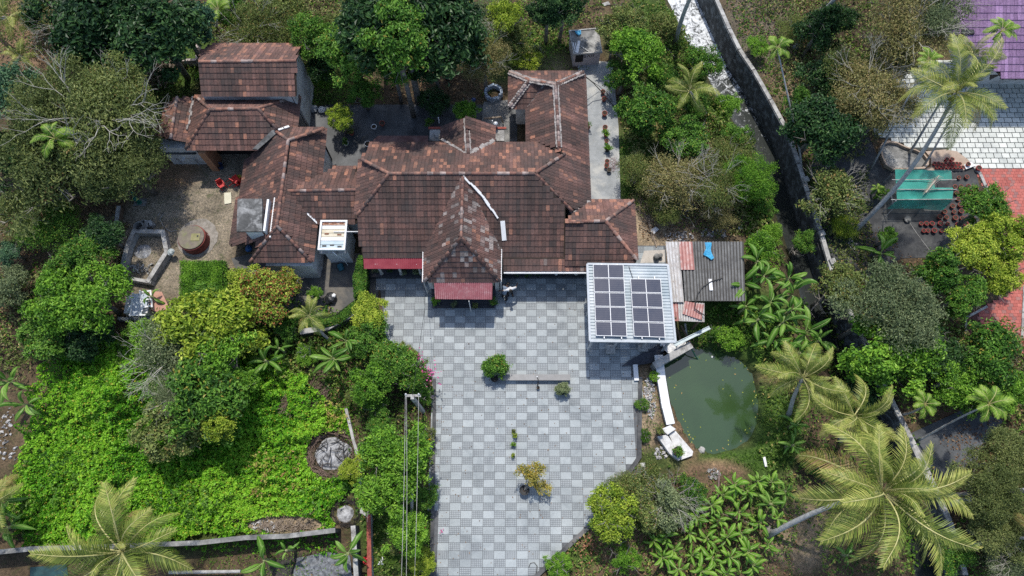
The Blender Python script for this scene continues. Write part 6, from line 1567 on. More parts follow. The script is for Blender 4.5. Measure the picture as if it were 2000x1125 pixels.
blob("ash_heap", 674, 1003, .55, .5, .04, M_ash, "smaller grey ash heap near the bottom boundary wall", .1, 3)
def sticks(name, px, py, rx, ry, n, L, r, mat, label, seed=0, z=.05, h=.3, ringed=False, cat="brush pile", pref=None):
    rs = random.Random(seed); c = P(px, py, z); b = MB()
    for _ in range(n):
        a = rs.uniform(0, 6.28); q = rs.uniform(.75, 1.1) if ringed else math.sqrt(rs.random())
        p = c + Vector((math.cos(a)*rx*q, math.sin(a)*ry*q, rs.uniform(0, h))); d = rs.uniform(0, 6.28) if pref is None else pref+rs.gauss(0,.35)
        if ringed: d = a + 1.57 + rs.gauss(0,.6)
        ll = L*rs.uniform(.5, 1.2)/2; v = Vector((math.cos(d), math.sin(d), rs.uniform(-.15,.2)))*ll; m = p + Vector((rs.uniform(-.1,.1), rs.uniform(-.1,.1), .05))*L
        b.tube([p-v, m, p+v], [r, r*.9, r*.5], 4, False)
    o = b.build(name, mat); tag(o, label, cat, kind="stuff"); 
    if "category" in o: del o["category"]
    return o
sticks("brush_pile", 651, 885, 1.75, 1.55, 420, .6, .018, M_brush, "ring of dry brown brush around the large ash heap", 1, ringed=True, h=.25)
sticks("charred_branches", 651, 885, 1.1, 1.0, 40, 1.0, .022, M_char, "charred branches lying on the large ash heap", 2, h=.25)
sticks("brush_pile", 676, 1001, 1.0, .8, 180, .4, .016, M_char, "dark burnt brush around the smaller ash heap", 3, ringed=True, h=.15)
sticks("brush_pile", 600, 782, 1.5, 1.05, 520, 1.1, .014, M_brush, "pile of dry brown palm fronds above the burnt ring", 4, pref=.9, h=.5)
sticks("brush_pile", 620, 735, .8, .8, 120, .8, .014, M_brush, "loose dry fronds in the brown clearing", 5, h=.2)
sticks("branch_pile", 312, 150, 1.3, 1.3, 130, 1.8, .028, M_stick, "heap of cut pale branches above the orange lean-to roof", 6, h=.9)
sticks("branch_pile", 1345, 400, 1.6, 1.3, 60, 1.6, .018, M_paletwig, "dry pale branches on the scrub above the shed", 7, h=1.2)
sticks("brush_pile", 560, 1026, 1.8, .35, 150, .5, .02, M_stick, "pale woody rubbish along the lower boundary wall", 8, h=.15)
sticks("branch_pile", 1198, 322, .35, .6, 30, .7, .012, surf("pinkish_stick",(.30,.20,.20),(.42,.30,.30),4,.9,.005), "pinkish thin sticks heaped at the edge of the grey side path", 9, h=.1)
for i, (x0,y0,x1,y1,r,lb) in enumerate(((1256,398,1282,483,.05,"long pole lying along the sand strip beside the right wing"),(1254,405,1276,470,.035,"thinner pole lying beside the long pole on the sand strip"),(1250,440,1278,458,.035,"short stick lying across the poles on the sand strip"),(1262,396,1270,450,.03,"thin crooked stick at the upper end of the poles"))):
    b = MB(); a, c = P(x0,y0,.08+.05*i), P(x1,y1,.08+.05*i); b.tube([a, a.lerp(c,.5)+Vector((.08,0,0)), c], r, 6); tag(b.build("pole", M_stick), lb, "pole")
M_lime = surf("white_lime_rubble", (.42,.40,.38), (.62,.60,.58), 3, .95, .03)
for i,(px,py,rx,ry,n,lb) in enumerate(((1325,462,1.1,.4,70,"white lime rubble just above the white shed roof"),(1395,455,1.1,.35,60,"pale rubble strip above the grey shed roof"),(1270,775,.35,1.4,150,"white and red rubble strip between kerb and pond wall"),(1290,885,.5,.4,40,"small rubble patch below the white pond platform"),(283,525,1.3,.35,70,"broken tiles and cement rubble in the lower end of the pen"),(10,850,.5,1.8,50,"scattered white rubbish at the left edge of the field"),(28,885,.4,.5,12,"white plastic rubbish at the left side of the creeper"),(515,1030,.9,.4,60,"pale coconut husk litter by the lower wall"),(1393,925,.45,.35,40,"ring of grey fire stones below the pond"),(1665,478,.28,.5,40,"little heap of white pinkish debris beside the palm base"))):
    c = P(px, py, .03); rocks("rubble", c.x, c.y, rx, ry, n, .07, .2, M_lime if i not in (4,8) else M_palecem, lb, seed=i)
# odds and ends in the sandy yard
def chair_mesh():
    b = MB(); b.box((0,0,.4), (.42,.42,.04)); b.box((0,.2,.68), (.40,.04,.46), rx=-.15)
    for sx in (-1,1):
        for sy in (-1,1): b.bar((sx*.17,sy*.17,.4), (sx*.21,sy*.21,0), .04)
        b.box((sx*.21,.02,.60), (.05,.40,.03))
    return b
def fallen(px, py, rot, label):
    e = empty("plastic_chair", P(px, py, 0)+Vector((0,0,.03)), label, "chair")
    for nm_, bx in (("seat", [((0,0,.4),(.42,.42,.04))]), ("backrest", [((0,.21,.66),(.40,.04,.46))]), ("armrest", [((.22,.02,.60),(.05,.42,.04))]), ("armrest", [((-.22,.02,.60),(.05,.42,.04))])):
        b = MB(); [b.box(*q) for q in bx]; me = mesh_from(nm_, b.v, b.f, M_red); link(nm_, me, e)
    for sx in (-1,1):
        for sy in (-1,1): b = MB(); b.bar((sx*.17,sy*.17,.4),(sx*.21,sy*.21,.0), .045); link("leg", mesh_from("leg", b.v, b.f, M_red), e)
    e.rotation_euler = rot; return e
fallen(437,366,(0,0,.6),"upright red plastic chair at the left end of the red group")
fallen(449,361,(1.3,0,2.2),"overturned red plastic chair in the middle of the red group")
fallen(459,363,(0,1.3,.4),"red plastic chair lying on its side nearest the tiled wing")
fallen(464,358,(0,0,2.6),"red plastic chair closest to the yellow basin")
b = MB(); c = P(466,348,.2); b.lathe((c.x,c.y,.03), [(.16,0),(.25,.2),(.27,.22),(.24,.2),(.15,.04)], 16); tag(b.build("basin", surf("yellow_plastic",(.52,.48,.06),(.62,.56,.10),3,.5,.002)), "round yellow plastic basin beside the red chairs", "basin")
cloth("mat", [(438,377),(452,376),(452,397),(439,399)], .03, surf("cream_cloth",(.60,.57,.42),(.68,.65,.50),3,.8,.005), "cream coloured mat spread on the sandy yard", "mat", bump=.03)
e = empty("hand_pump", P(273,396,0), "green painted motor pump on its base beside the dark trees", "pump"); M_pg = surf("green_machine_paint",(.01,.10,.07),(.02,.17,.12),4,.5,.003)
b = MB(); q = P(273,396,0); b.lathe((q.x,q.y,0), [(.2,0),(.2,.08),(.13,.12),(.13,.55),(.17,.6),(.17,.75),(.08,.8)], 14); b.build("barrel", M_pg, e)
b = MB(); b.tube([(q.x,q.y,.7),(q.x-.15,q.y+.35,.95),(q.x-.28,q.y+.4,.92)], .07, 8); b.build("spout", M_pg, e)
b = MB(); b.box((q.x+.05,q.y+.02,.02), (.9,.6,.06)); b.build("base", M_concrete, e)
b = MB(); c = P(433,328,0); b.lathe((c.x,c.y,.02), [(.17,0),(.22,.42),(.24,.44),(.2,.42),(.16,.05)], 14); tag(b.build("bucket", surf("dark_blue_plastic",(.015,.03,.08),(.03,.06,.13),3,.5,.002)), "dark blue bucket in front of the kitchen opening", "bucket")
b = MB(); 
for k in range(2): b.bar(P(345,303+5*k,.9), P(380,304+5*k,.9), .05)
b.bar(P(345,300,.9), P(345,312,0.9), .04); b.bar(P(380,300,.9), P(380,312,.9), .04)
for (x,y) in ((346,301),(379,311),(346,311),(379,301)): a = P(x,y,.9); b.bar(a, (a.x,a.y,0), .04)
tag(b.build("rack", M_steel), "low steel rack against the white lean-to wall", "rack")
cloth("cloth", [(355,300),(364,300),(363,308),(358,316),(354,308)], .93, M_whitepaint, "white and blue cloth hanging on the low steel rack", "cloth", bump=.04)
b = MB(); pts = [P(*q, .04) for q in ((308,422),(311,416),(320,416),(312,428),(318,440),(326,448),(334,452),(345,450))]; b.tube(pts, .025, 5); tag(b.build("hose", M_palecem), "pale looped hose on the ground between pump and well", "hose")
b = MB(); pts = [P(*q, .04) for q in ((252,362),(252,382),(257,396),(258,406),(268,404),(278,400),(285,397))]; b.tube(pts, .02, 5); tag(b.build("hose", M_stick), "thin pipe on the ground left of the green pump", "hose")
def bag(px, py, r, mat, label, z=.05, name="rubbish_bag", cat="bag"):
    c = P(px, py, z+r*.6); me = bpy.data.meshes.new(name); bm = bmesh.new(); bmesh.ops.create_icosphere(bm, subdivisions=3, radius=r)
    for v in bm.verts: v.co *= 1+.25*noise.noise(v.co*6/r*.3); v.co.z = v.co.z*.6 + .1*r*noise.noise(v.co*3/r)
    bm.to_mesh(me); bm.free(); me.materials.append(mat); o = link(name, me, None, (c.x, c.y, z+r*.5)); tag(o, label, cat); return o
M_blackbag = surf("black_bag", (.012,.013,.014), (.03,.032,.035), 4, .35, .01)
bag(646,582,.42,M_blackbag,"crumpled black rubbish bag with white scraps in the service yard"); bag(652,577,.14,M_whitepaint,"white scrap on top of the black rubbish bag",z=.4,name="paper_scrap",cat="scrap")
b = MB(); a = P(663,516,.25); b.tube([a, P(668,528,.1)], [.22,.20], 10); tag(b.build("barrel", surf("teal_plastic",(.02,.10,.14),(.03,.16,.20),3,.4,.002)), "teal blue drum lying at the foot of the white water tower", "drum")
bag(486,485,.25,surf("blue_bag",(.02,.09,.25),(.04,.15,.38),4,.4,.01),"small blue bag under the roof edge of the side wing"); bag(334,492,.25,surf("grey_green_bag",(.20,.25,.24),(.42,.45,.44),4,.5,.01),"grey green bundle on the pen wall beside the well",z=.5,name="bundle",cat="bundle")
# bench with ball shaped bush
M_ben = surf("polished_bench_granite",(.18,.178,.175),(.25,.248,.245),1.2,.35,.002)
be = empty("bench", P(1043,742,0), "long low granite bench standing free in the chequered courtyard", "bench")
a, c = P(968,737,.45), P(1114,736,.45); b = MB(); b.box(((a.x+c.x)/2, a.y, .42), (c.x-a.x, .40, .08)); b.build("seat", M_ben, be)
for t in (.03,.5,.97): b = MB(); b.box((a.x+(c.x-a.x)*t, a.y, .23), (.2,.34,.32)); b.build("leg", M_black, be)
tp = empty("garden_tap", P(1050,745,0), "thin black standpipe tap curving over the middle of the bench", "tap")
q = P(1050,741,.5); b = MB(); b.tube([(q.x+.03,q.y-.27,.05),(q.x+.03,q.y-.27,.8),(q.x+.02,q.y-.12,1.0),(q.x-.04,q.y+.05,.95)], .035, 6); b.build("pipe", M_black, tp)
b = MB(); b.lathe((q.x-.05,q.y+.08,.88), [(.03,0),(.05,.04),(.04,.1)], 8); b.build("tap_head", M_whitepaint, tp)
pot(1051,757,"tiny black pot standing alone below the bench",.11,.22,mat=M_black)
KINDS['ball'] = dict(R=.80, Hh=.8, lob=22, ncl=260, per=20, cr=.10, leaf=(.14,.075), spread=.9)
def topiary(px, py, r, z, col, label, ppx, ppy, kind='ball', h=.5, pr=.24):
    c = P(px, py, z); g = P(ppx, ppy, .05); e = empty("potted_bush", (g.x, g.y, .06), label, "potted bush")
    b = MB(); b.lathe((g.x,g.y,.06), [(pr*.7,0),(pr,h*.8),(pr*1.08,h),(pr*.9,h),(pr*.85,h*.85)], 16); b.build("pot_body", M_black, e)
    b = MB(); b.lathe((g.x,g.y,.06), [(pr*.86,h*.8),(.02,h*.88)], 12); b.build("soil", M_soil, e)
    b = MB(); b.tube([(g.x,g.y,.1), ((g.x+c.x)/2+.05,(g.y+c.y)/2,z*.6), (c.x,c.y,z)], [.05,.04,.03], 6); b.build("trunk", M_trunk, e)
    rad = abs(P(px+r, py, z).x-c.x); o = link("crown", crown_of(kind, col, 1), e, tuple(c-Vector((g.x,g.y,.06)))); s = rad/(KINDS[kind]['R']*1.05); o.scale = (s,s,s); return e
topiary(968,716,23,1.25,'mid',"round clipped green ball bush at the left end of the bench",966,742)
topiary(1099,760,13,.75,'grey',"small dark variegated round bush below the right end of the bench",1097,768,h=.35,pr=.18)
tg = topiary(1038,932,14,1.9,'gold',"tall potted tree with golden yellow leaves in the lower courtyard",1024,958,kind='goldk' if False else 'small',h=.5,pr=.30)
for (dx, dy, s_, zz) in ((-.5,.3,1.15,2.0),(.35,.4,1.2,2.1),(.3,-.55,1.0,1.2),(.8,-.8,1.0,.9),(-.1,-.05,1.1,1.6)):
    g = wl(tg); c = P(1040,928,zz); o = link("crown", crown_of('small','gold',0 if dy > -.5 else 1), tg, (c.x+dx-g.x, c.y+dy-g.y, zz-g.z)); o.scale = (s_,s_,s_*.8); o.rotation_euler.z = dx*7
    b = MB(); b.tube([(g.x,g.y,.6), (c.x+dx*.5,c.y+dy*.4,zz*.7), (c.x+dx,c.y+dy,zz)], [.03,.025,.012], 5); b.build("branch", M_trunk, tg)
for px, py, col, lb in ((1003,842,'olive',"first small pot with brown plant in the short column above the golden tree"),(1006,851,'lime',"second small pot touching the first one, with yellowish plant"),(1003,868,'bright',"third small pot with bright green plant in the column"),(1002,889,'lime',"lowest small pot in the column, closest to the golden tree")):
    pot(px, py, lb, .12, .22, col, mat=M_black, pr=5, ph=.1)
for px, py, col, pr, lb in ((850,590,'bright',10,"bushy grass green potted plant at the left of the porch steps"),(887,596,'grey',7,"dark spindly potted plant second from the left before the porch"),(928,598,'olive',7,"dull potted plant second from the right before the porch"),(965,592,'mid',9,"leafy potted plant at the right of the porch steps"),
    (735,530,'grey',8,"pale leaved potted plant at the left end of the maroon awning"),(762,531,'dark',6,"dark potted plant under the maroon awning, second from left"),(790,534,'grey',7,"potted plant with pale leaves under the maroon awning, third from left"),(815,533,'grey',9,"larger pale leaved potted plant beside the porch gutter"),
    (1010,537,'dark',6,"dark potted plant under the white gutter beside the two people"),(1030,538,'mid',6,"small green potted plant under the white gutter"),(1050,538,'dark',6,"dim potted plant at the middle of the white gutter")):
    pot(px, py, lb, .17, .30, col, mat=M_black, pr=pr, ph=.25)
# pots on the side path
for i, (px, py, col) in enumerate(((1178,178,None),(1180,192,None),(1181,221,None),(1182,248,None),(1184,262,'bright'),(1185,274,None),(1187,290,'bright'),(1186,314,None),(1185,323,None),(1190,331,None))):
    pot(px, py, "%s pot from the top in the column on the grey side path" % (ORD[i]), .17, .32, col, group="clay pots on the grey side path", mat=M_black if i in (6, 9) else M_terracotta, pr=8, ph=.15)
pot(1149,248,"lone potted plant against the tiled wall of the right wing",.16,.3,'mid',mat=M_terracotta,pr=6); 
b = MB(); pts = [P(1141,147,2.6), P(1160,163,1.4), P(1180,185,.4), P(1199,208,.12), P(1217,226,.1)]; b.tube(pts, .035, 5); tag(b.build("cable", M_black), "thick black cable running diagonally across the top of the side path", "cable")
b = MB(); pts = [P(1145,152,1.8), P(1170,168,.5), P(1186,182,.12), P(1197,200,.1)]; b.tube(pts, .02, 5); tag(b.build("cable", M_black), "thinner black cable arching beside the thick cable", "cable")
# rear yard
for px, py, col, m, lb in ((675,279,'mid',M_whitepaint,"white pot with bushy plant alone in the rear yard"),(686,258,'olive',M_terracotta,"clay pot with a thin plant in the rear yard"),(730,247,None,M_whitepaint,"white tub near the middle of the rear yard"),(718,281,None,M_steel,"grey tub beside the main roof corner"),(746,240,None,M_terracotta,"clay pot with dry twigs behind the main roof")):
    pot(px, py, lb, .2, .3, col, mat=m, pr=8, ph=.2)
bag(590,206,.35,M_whitepaint,"white sack at the corner of the kitchen block",name="sack",cat="sack"); bag(613,212,.3,surf("grey_bag",(.22,.24,.26),(.4,.42,.44),4,.5,.01),"grey sack next to the white sack behind the kitchen",name="sack",cat="sack"); bag(628,214,.27,M_whitepaint,"smaller white sack left of the olive bush",name="sack",cat="sack"); bag(637,212,.2,M_palecem,"pale round stone left of the olive bush",name="stone",cat="stone")
b = MB(); c = P(964,184,.1)
M_tarpw = surf("blue_white_mesh",(.28,.36,.46),(.52,.56,.60),4,.7,.02)
n = 18
for k in range(n):
    a = 2*math.pi*k/n; rr_ = .62+.1*noise.noise(Vector((k*.9,2,1))); a2 = 2*math.pi*(k+1)/n; b.bar((c.x+math.cos(a)*rr_, c.y+math.sin(a)*rr_, .25+.08*math.sin(k*2)), (c.x+math.cos(a2)*.62, c.y+math.sin(a2)*.62, .25), .18, .45)
tag(b.build("ring_basin", M_tarpw), "torn blue and white ring basin behind the rear annexe", "basin")
b = MB(); b.tube([P(955,232,.5), P(978,228,1.4), P(983,240,.2)], .06, 6); b.bar(P(945,231,1.0), P(975,229,1.0), .1); tag(b.build("log", M_stick), "pale bent branch propped beside the rear annexe", "branch")
bag(905,202,.12,M_whitepaint,"small white scrap on the ground behind the bright bush",name="paper_scrap",cat="scrap"); bag(925,195,.18,surf("navy_plastic",(.01,.03,.12),(.02,.05,.2),3,.4,.01),"navy blue plastic lump near the ring basin",name="plastic_bag")
cloth("paper_sheet", [(1270,450),(1280,443),(1287,448),(1277,458)], .08, M_whitepaint, "white board lying on the sand beside the poles", "board", bump=.02); bag(1446,445,.16,M_whitepaint,"white stone on the ground above the shed's right end",name="stone",cat="stone")
cloth("ground_slab", [(1258,490),(1298,488),(1299,512),(1250,514)], .04, surf("pale_concrete_slab",(.42,.38,.33),(.55,.51,.45),1.2,.9,.01), "pale concrete slab between the right wing and the shed", "slab", bump=.005)
b = MB(); a = P(1283,500,.5); b.lathe((a.x,a.y,.03), [(.2,0),(.2,.5),(.12,.55)], 12); b.lathe((a.x+.3,a.y+.1,.03), [(.15,0),(.15,.4),(.02,.42)], 12); tag(b.build("gas_cylinder", M_concrete), "pair of grey drums joined beside the shed wall", "drum")
# steel beam and clutter at the pond corner
b = MB(); a, c = P(1317,674,1.3), P(1386,640,1.3); b.bar(a, c, .24, .05); 
sd_ = (c-a).cross(Vector((0,0,1))).normalized()
for s_ in (-1,1): b.bar(a+sd_*s_*.1+Vector((0,0,.05)), c+sd_*s_*.1+Vector((0,0,.05)), .04, .08)
tag(b.build("steel_beam", surf("pale_steel_channel",(.36,.42,.43),(.46,.52,.53),3,.5,.002,metal=.3)), "long galvanised steel channel sticking out over the grass above the pond", "beam")
for (px, py) in ((1325,668),(1372,648)):
    q = P(px, py, 1.25); b = MB(); b.box((q.x,q.y,.63),(.08,.08,1.26)); tag(b.build("prop", M_steel), "steel prop under the %s end of the long channel" % ("lower" if px < 1350 else "upper"), "prop")
cloth("tarpaulin", [(1292,674),(1310,668),(1338,668),(1344,676),(1322,690),(1303,690),(1296,684)], .5, M_whitepaint, "crumpled white plastic sheet at the pond corner", "sheet", bump=.25)
cloth("tarpaulin", [(1215,716),(1235,700),(1290,672),(1296,682),(1290,705),(1258,712)], .12, surf("dark_tarpaulin",(.03,.034,.045),(.06,.065,.08),2,.5,.02), "dark tarpaulin spread between carport and pond wall", "tarpaulin", bump=.1)
b = MB(); c = P(1300,672,.4); b.tube([c+Vector((-.35,0,0)), c+Vector((.35,.05,0))], [.16,.16], 12); tag(b.build("container", M_whitepaint), "white cylindrical container beside the pond corner", "container")
b = MB(); b.tube([P(1347,674,.3), P(1352,684,.1), P(1358,695,-.4), P(1363,702,-.72)], .04, 6); tag(b.build("hose", surf("green_hose",(.01,.09,.06),(.02,.13,.09),3,.5,.002)), "green hose dropping into the pond", "hose")
for i,(x0,y0,x1,y1) in enumerate(((1322,640,1337,690),(1338,632,1345,684),(1330,636,1352,676))):
    b = MB(); b.bar(P(x0,y0,.4+.1*i), P(x1,y1,.4+.1*i), .12, .06); tag(b.build("plank", M_wood if i != 1 else M_palecem), ("weathered plank leaning between shed and pond corner","pale plank between shed and pond corner","narrow dark plank beside the steel channel")[i], "plank")
b = MB(); b.tube([P(1289,698,.4), P(1297,690,.4), P(1296,683,.7)], .05, 6); tag(b.build("pipe", M_black), "short black pipe standing on the dark tarpaulin", "pipe")
# white platform at the pond, potted plants on it
pf = empty("pond_platform", P(1325,860,0), "whitewashed stepped platform at the lower left of the pond", "platform")
for nm_, pts_, z0_, z1_ in (("upper_block", [(1292,838),(1309,830),(1320,838),(1304,849)], -.3, .55), ("step", [(1284,852),(1303,849),(1333,893),(1326,900),(1308,886)], -.3, .40), ("step", [(1306,848),(1319,841),(1354,882),(1352,890),(1330,898)], -.5, .25)):
    b = MB(); b.prism(pp(*[(x, y, z1_) for x, y in pts_]), z0_, z1_); b.build(nm_, M_whs2 if False else surf("whitewash",(.56,.55,.53),(.74,.73,.71),1.3,.8,.01,stain=(.40,.38,.35),scale2=2), pf)
pot(1288,842,"black pot with reddish green plant on the pond platform's upper end",.2,.35,'olive',z=.4,mat=M_black,pr=8,ph=.2); pot(1324,882,"larger black pot with bushy plant on the pond platform",.28,.4,'mid',z=.3,mat=M_black,pr=11,ph=.3)
bag(1371,879,.22,M_palecem,"white stone standing in the shallow lower edge of the pond",z=-.5,name="stone",cat="stone"); bag(1391,697,.07,M_whitepaint,"tiny white float on the upper pond surface",z=-.7,name="float",cat="float")
b = MB()
for k in range(26):
    q = P(1283+k*.9+rng.uniform(-2,2), 722+k*4.2, .15); b.box((q.x,q.y,.12), (.22,.1,.3), rz=rng.uniform(-.6,.6), rx=rng.uniform(-.4,.4))
o = b.build("roof_tile_stack", M_whitepaint if False else M_palecem); tag(o, "row of stacked whitened tiles along the left of the pond wall", kind="stuff")
b = MB(); a, c = P(1405,922,.12), P(1401,985,.12); b.tube([a,c], .055, 7); tag(b.build("pipe", surf("rusty_pipe",(.14,.09,.08),(.24,.17,.15),4,.7,.003)), "rusty pipe lying straight down from the fire stones", "pipe")
b = MB(); b.box(P(1494,902,.1), (.16,.62,.12), rz=.12); tag(b.build("board", M_whitepaint), "short white board on the grass right of the pond", "board")
b = MB(); b.box(P(1256,908,.1), (.38,.26,.1), rz=.1); tag(b.build("block", M_palecem), "pale green grey block at the courtyard's right corner kerb", "block")
b = MB(); a = P(1490,1040,.3); b.tube([P(1505,1035,.25), P(1496,1036,.25)], [.28,.26], 10); tag(b.build("coconut_stump", M_trunk), "old round stump at the foot of the biggest coconut trunk", "stump")
b = MB(); b.tube([P(1230,925,1.0), P(1260,940,1.2), P(1320,975,1.0), P(1400,1000,.6), P(1490,1030,.3)], .03, 5); tag(b.build("branch", M_stick), "long thin bare branch lying across the canna bed", "branch")
b = MB(); b.tube([P(1033,1108,.09), P(1036,1100,.09), P(1044,1099,.09), P(1049,1106,.09), P(1047,1122,.09), P(1040,1135,.09)], .022, 6); tag(b.build("hose", M_black), "black hose loop on the courtyard near the lower kerb", "hose")
b = MB(); b.tube([P(760,668,.5), P(775,682,.5), P(793,700,.5), P(806,708,.5)], .03, 6); b.tube([P(757,675,.3), P(772,690,.3), P(790,707,.3)], .03, 6)
for t in ((760,668),(783,690),(806,708)): a = P(*t, .5); b.bar(a, (a.x,a.y,0), .04)
tag(b.build("railing", M_steel), "low bent steel railing at the courtyard's left bend", "railing")
b = MB(); b.box(P(838,875,.2), (.32,.42,.3)); tag(b.build("white_box", M_whitepaint), "small white box on the bed beside the left kerb", "box"); bag(826,877,.22,M_palecem,"white rubble lump next to the small white box",name="stone",cat="stone"); bag(845,775,.14,surf("pale_pink",(.5,.36,.36),(.6,.46,.45),4,.7,.01),"pale pink round shade on the kerb by the bougainvillea",name="garden_lamp",cat="lamp")
# flowers
M_pinkf = leafmat("pink_flower", (.45,.06,.20), (.62,.14,.33), trans=.2); M_redf = leafmat("red_flower", (.45,.02,.03), (.60,.05,.06), trans=.2); M_orf = leafmat("orange_flower", (.55,.25,.02), (.65,.40,.05), trans=.2)
def flowers(px, py, rx, n, z, mat, label, seed):
    c = P(px, py, z); rs = np.random.RandomState(seed); C = rs.randn(n,3)*np.array([rx,rx,.12]); o = link("flowers", leaves_mesh("flowers", C, unit(rs.randn(n,3)*.6+np.array([0,0,1])), .13,.11, mat, rs.rand(n,3), seed=seed), None, tuple(c)); tag(o, label, kind="stuff")
flowers(838,730,.35,60,2.2,M_pinkf,"pink bougainvillea flowers over the courtyard's left edge",1); flowers(820,700,.35,35,2.0,M_pinkf,"pale pink blossom near the courtyard bend",2); flowers(828,852,.2,25,1.0,M_orf,"orange flowers by the left kerb",3); flowers(820,1035,.15,14,.9,M_redf,"red flowers near the lower left kerb",4); flowers(715,1095,.15,30,.9,M_redf,"red leaves beside the pinkish garden wall",5); flowers(785,1070,.1,10,.6,M_redf,"red blossoms in the lower lawn strip",6); flowers(1150,1072,.45,120,.15,leafmat("rust_leaf",(.30,.12,.07),(.45,.22,.13)),"rusty brown fallen leaves beside the lower right kerb",7); flowers(863,1037,.05,7,.12,M_pinkf,"few pink petals on the courtyard paving",8)
flowers(745,1100,.12,12,.7,leafmat("white_flower",(.6,.6,.58),(.75,.75,.72)),"white flowers in the lower lawn strip",9)

# ---------------------------------------------------------------- people
M_skin = surf("brown_skin", (.16,.085,.055), (.21,.115,.075), 5, .6, .001); M_hair = surf("black_hair", (.008,.007,.006), (.02,.017,.015), 8, .6, .002)
def person(base, face, label, shirt, trousers, pose, name="person"):
    """face: heading in radians. One continuous skinned body, clothes follow it."""
    e = empty(name, base, label, "person"); e.rotation_euler.z = face
    J = pose; me = bpy.data.meshes.new("body"); names = list(J); idx = {k: i for i, k in enumerate(names)}
    E_ = [("pelvis","waist"),("waist","chest"),("chest","neck"),("neck","head"),("head","crown")]
    for s in "lr":
        E_ += [("chest","sho"+s),("sho"+s,"elb"+s),("elb"+s,"wri"+s),("wri"+s,"palm"+s),("pelvis","hip"+s),("hip"+s,"knee"+s),("knee"+s,"ank"+s),("ank"+s,"toe"+s)]
    V = [Vector(J[k][0]) for k in names]; ed = [(idx[a], idx[b_]) for a, b_ in E_]; rad = [J[k][1] for k in names]
    me.from_pydata(V, ed, []); o = bpy.data.objects.new("body", me); COL.objects.link(o); o.parent = e
    md = o.modifiers.new("skin", 'SKIN'); md.use_smooth_shade = True
    sk = me.skin_vertices[0].data
    for i, r_ in enumerate(rad): sk[i].radius = (r_, r_) if not isinstance(r_, tuple) else r_
    sk[idx["pelvis"]].use_root = True
    o.modifiers.new("sub", 'SUBSURF').levels = 2; o.modifiers["sub"].render_levels = 2; me.materials.append(M_skin)
    def limb(nm_, keys, mat, g, n=10):
        b = MB()
        for ks in keys: b.tube([Vector(J[k][0]) for k in ks], [ (J[k][1] if not isinstance(J[k][1], tuple) else J[k][1][0])+g for k in ks], n)
        me2 = mesh_from(nm_, b.v, b.f, mat, True); return link(nm_, me2, e)
    limb("shirt", [("pelvis","waist","chest","neck")], shirt, .035, 14); 
    for s in "lr": limb("sleeve", [("chest","sho"+s,"elb"+s)], shirt, .03); limb("trouser_leg", [("pelvis","hip"+s,"knee"+s,"ank"+s)], trousers, .03); 
    hp = Vector(J["head"][0]); cpv = Vector(J["crown"][0]); up = (cpv-hp).normalized()
    b = MB(); b.lathe((0,0,0), [(.02,-.02),(.095,-.01),(.112,.05),(.10,.10),(.06,.135),(.01,.145)], 14)
    hr = link("hair", mesh_from("hair", b.v, b.f, M_hair, True), e, tuple(hp+up*.04)); hr.rotation_mode = 'QUATERNION'; hr.rotation_quaternion = up.to_track_quat('Z', 'Y')
    fw = (Vector((0,-1,0)) - up*Vector((0,-1,0)).dot(up)).normalized(); sd2 = up.cross(fw)
    b = MB(); b.tube([hp+fw*.09+up*.015, hp+fw*.125-up*.01], [.012,.016], 6); b.tube([hp+fw*.10-up*.045-sd2*.025, hp+fw*.10-up*.045+sd2*.025], .008, 5)
    for s in (-1,1): b.tube([hp+sd2*.10*s-up*.02, hp+sd2*.105*s+up*.03], .016, 6)
    link("face_features", mesh_from("face_features", b.v, b.f, M_skin, True), e)
    b = MB()
    for s in (-1,1): b.lathe(hp+fw*.093+sd2*s*.036+up*.03, [(.001,-.012),(.012,0),(.001,.012)], 6)
    link("eyes", mesh_from("eyes", b.v, b.f, M_hair), e)
    for s in "lr":
        w0, p0_ = Vector(J["wri"+s][0]), Vector(J["palm"+s][0]); d = (p0_-w0).normalized(); sx = d.cross(Vector((0,0,1)))
        sx = sx.normalized() if sx.length > .05 else Vector((1,0,0)); b = MB()
        for k in range(4):
            a = p0_ + sx*(k-1.5)*.019; L = (.065,.078,.072,.055)[k]; b.tube([a-d*.02, a+d*L*.55, a+d*L*.85-Vector((0,0,.02))], [.0095,.009,.007], 5)
        a = w0 + sx*.03 + d*.01; b.tube([a, a+sx*.035+d*.03, a+sx*.04+d*.065], [.012,.010,.008], 5)
        link("hand", mesh_from("hand", b.v, b.f, M_skin, True), e)
        t = Vector(J["toe"+s][0]); an = Vector(J["ank"+s][0]); b = MB(); m = (t+an)/2; b.box((m.x, m.y-.02, .03), (.095, (t-an).length+.12, .06)); link("shoe", mesh_from("shoe", b.v, b.f, M_black), e)
    return e
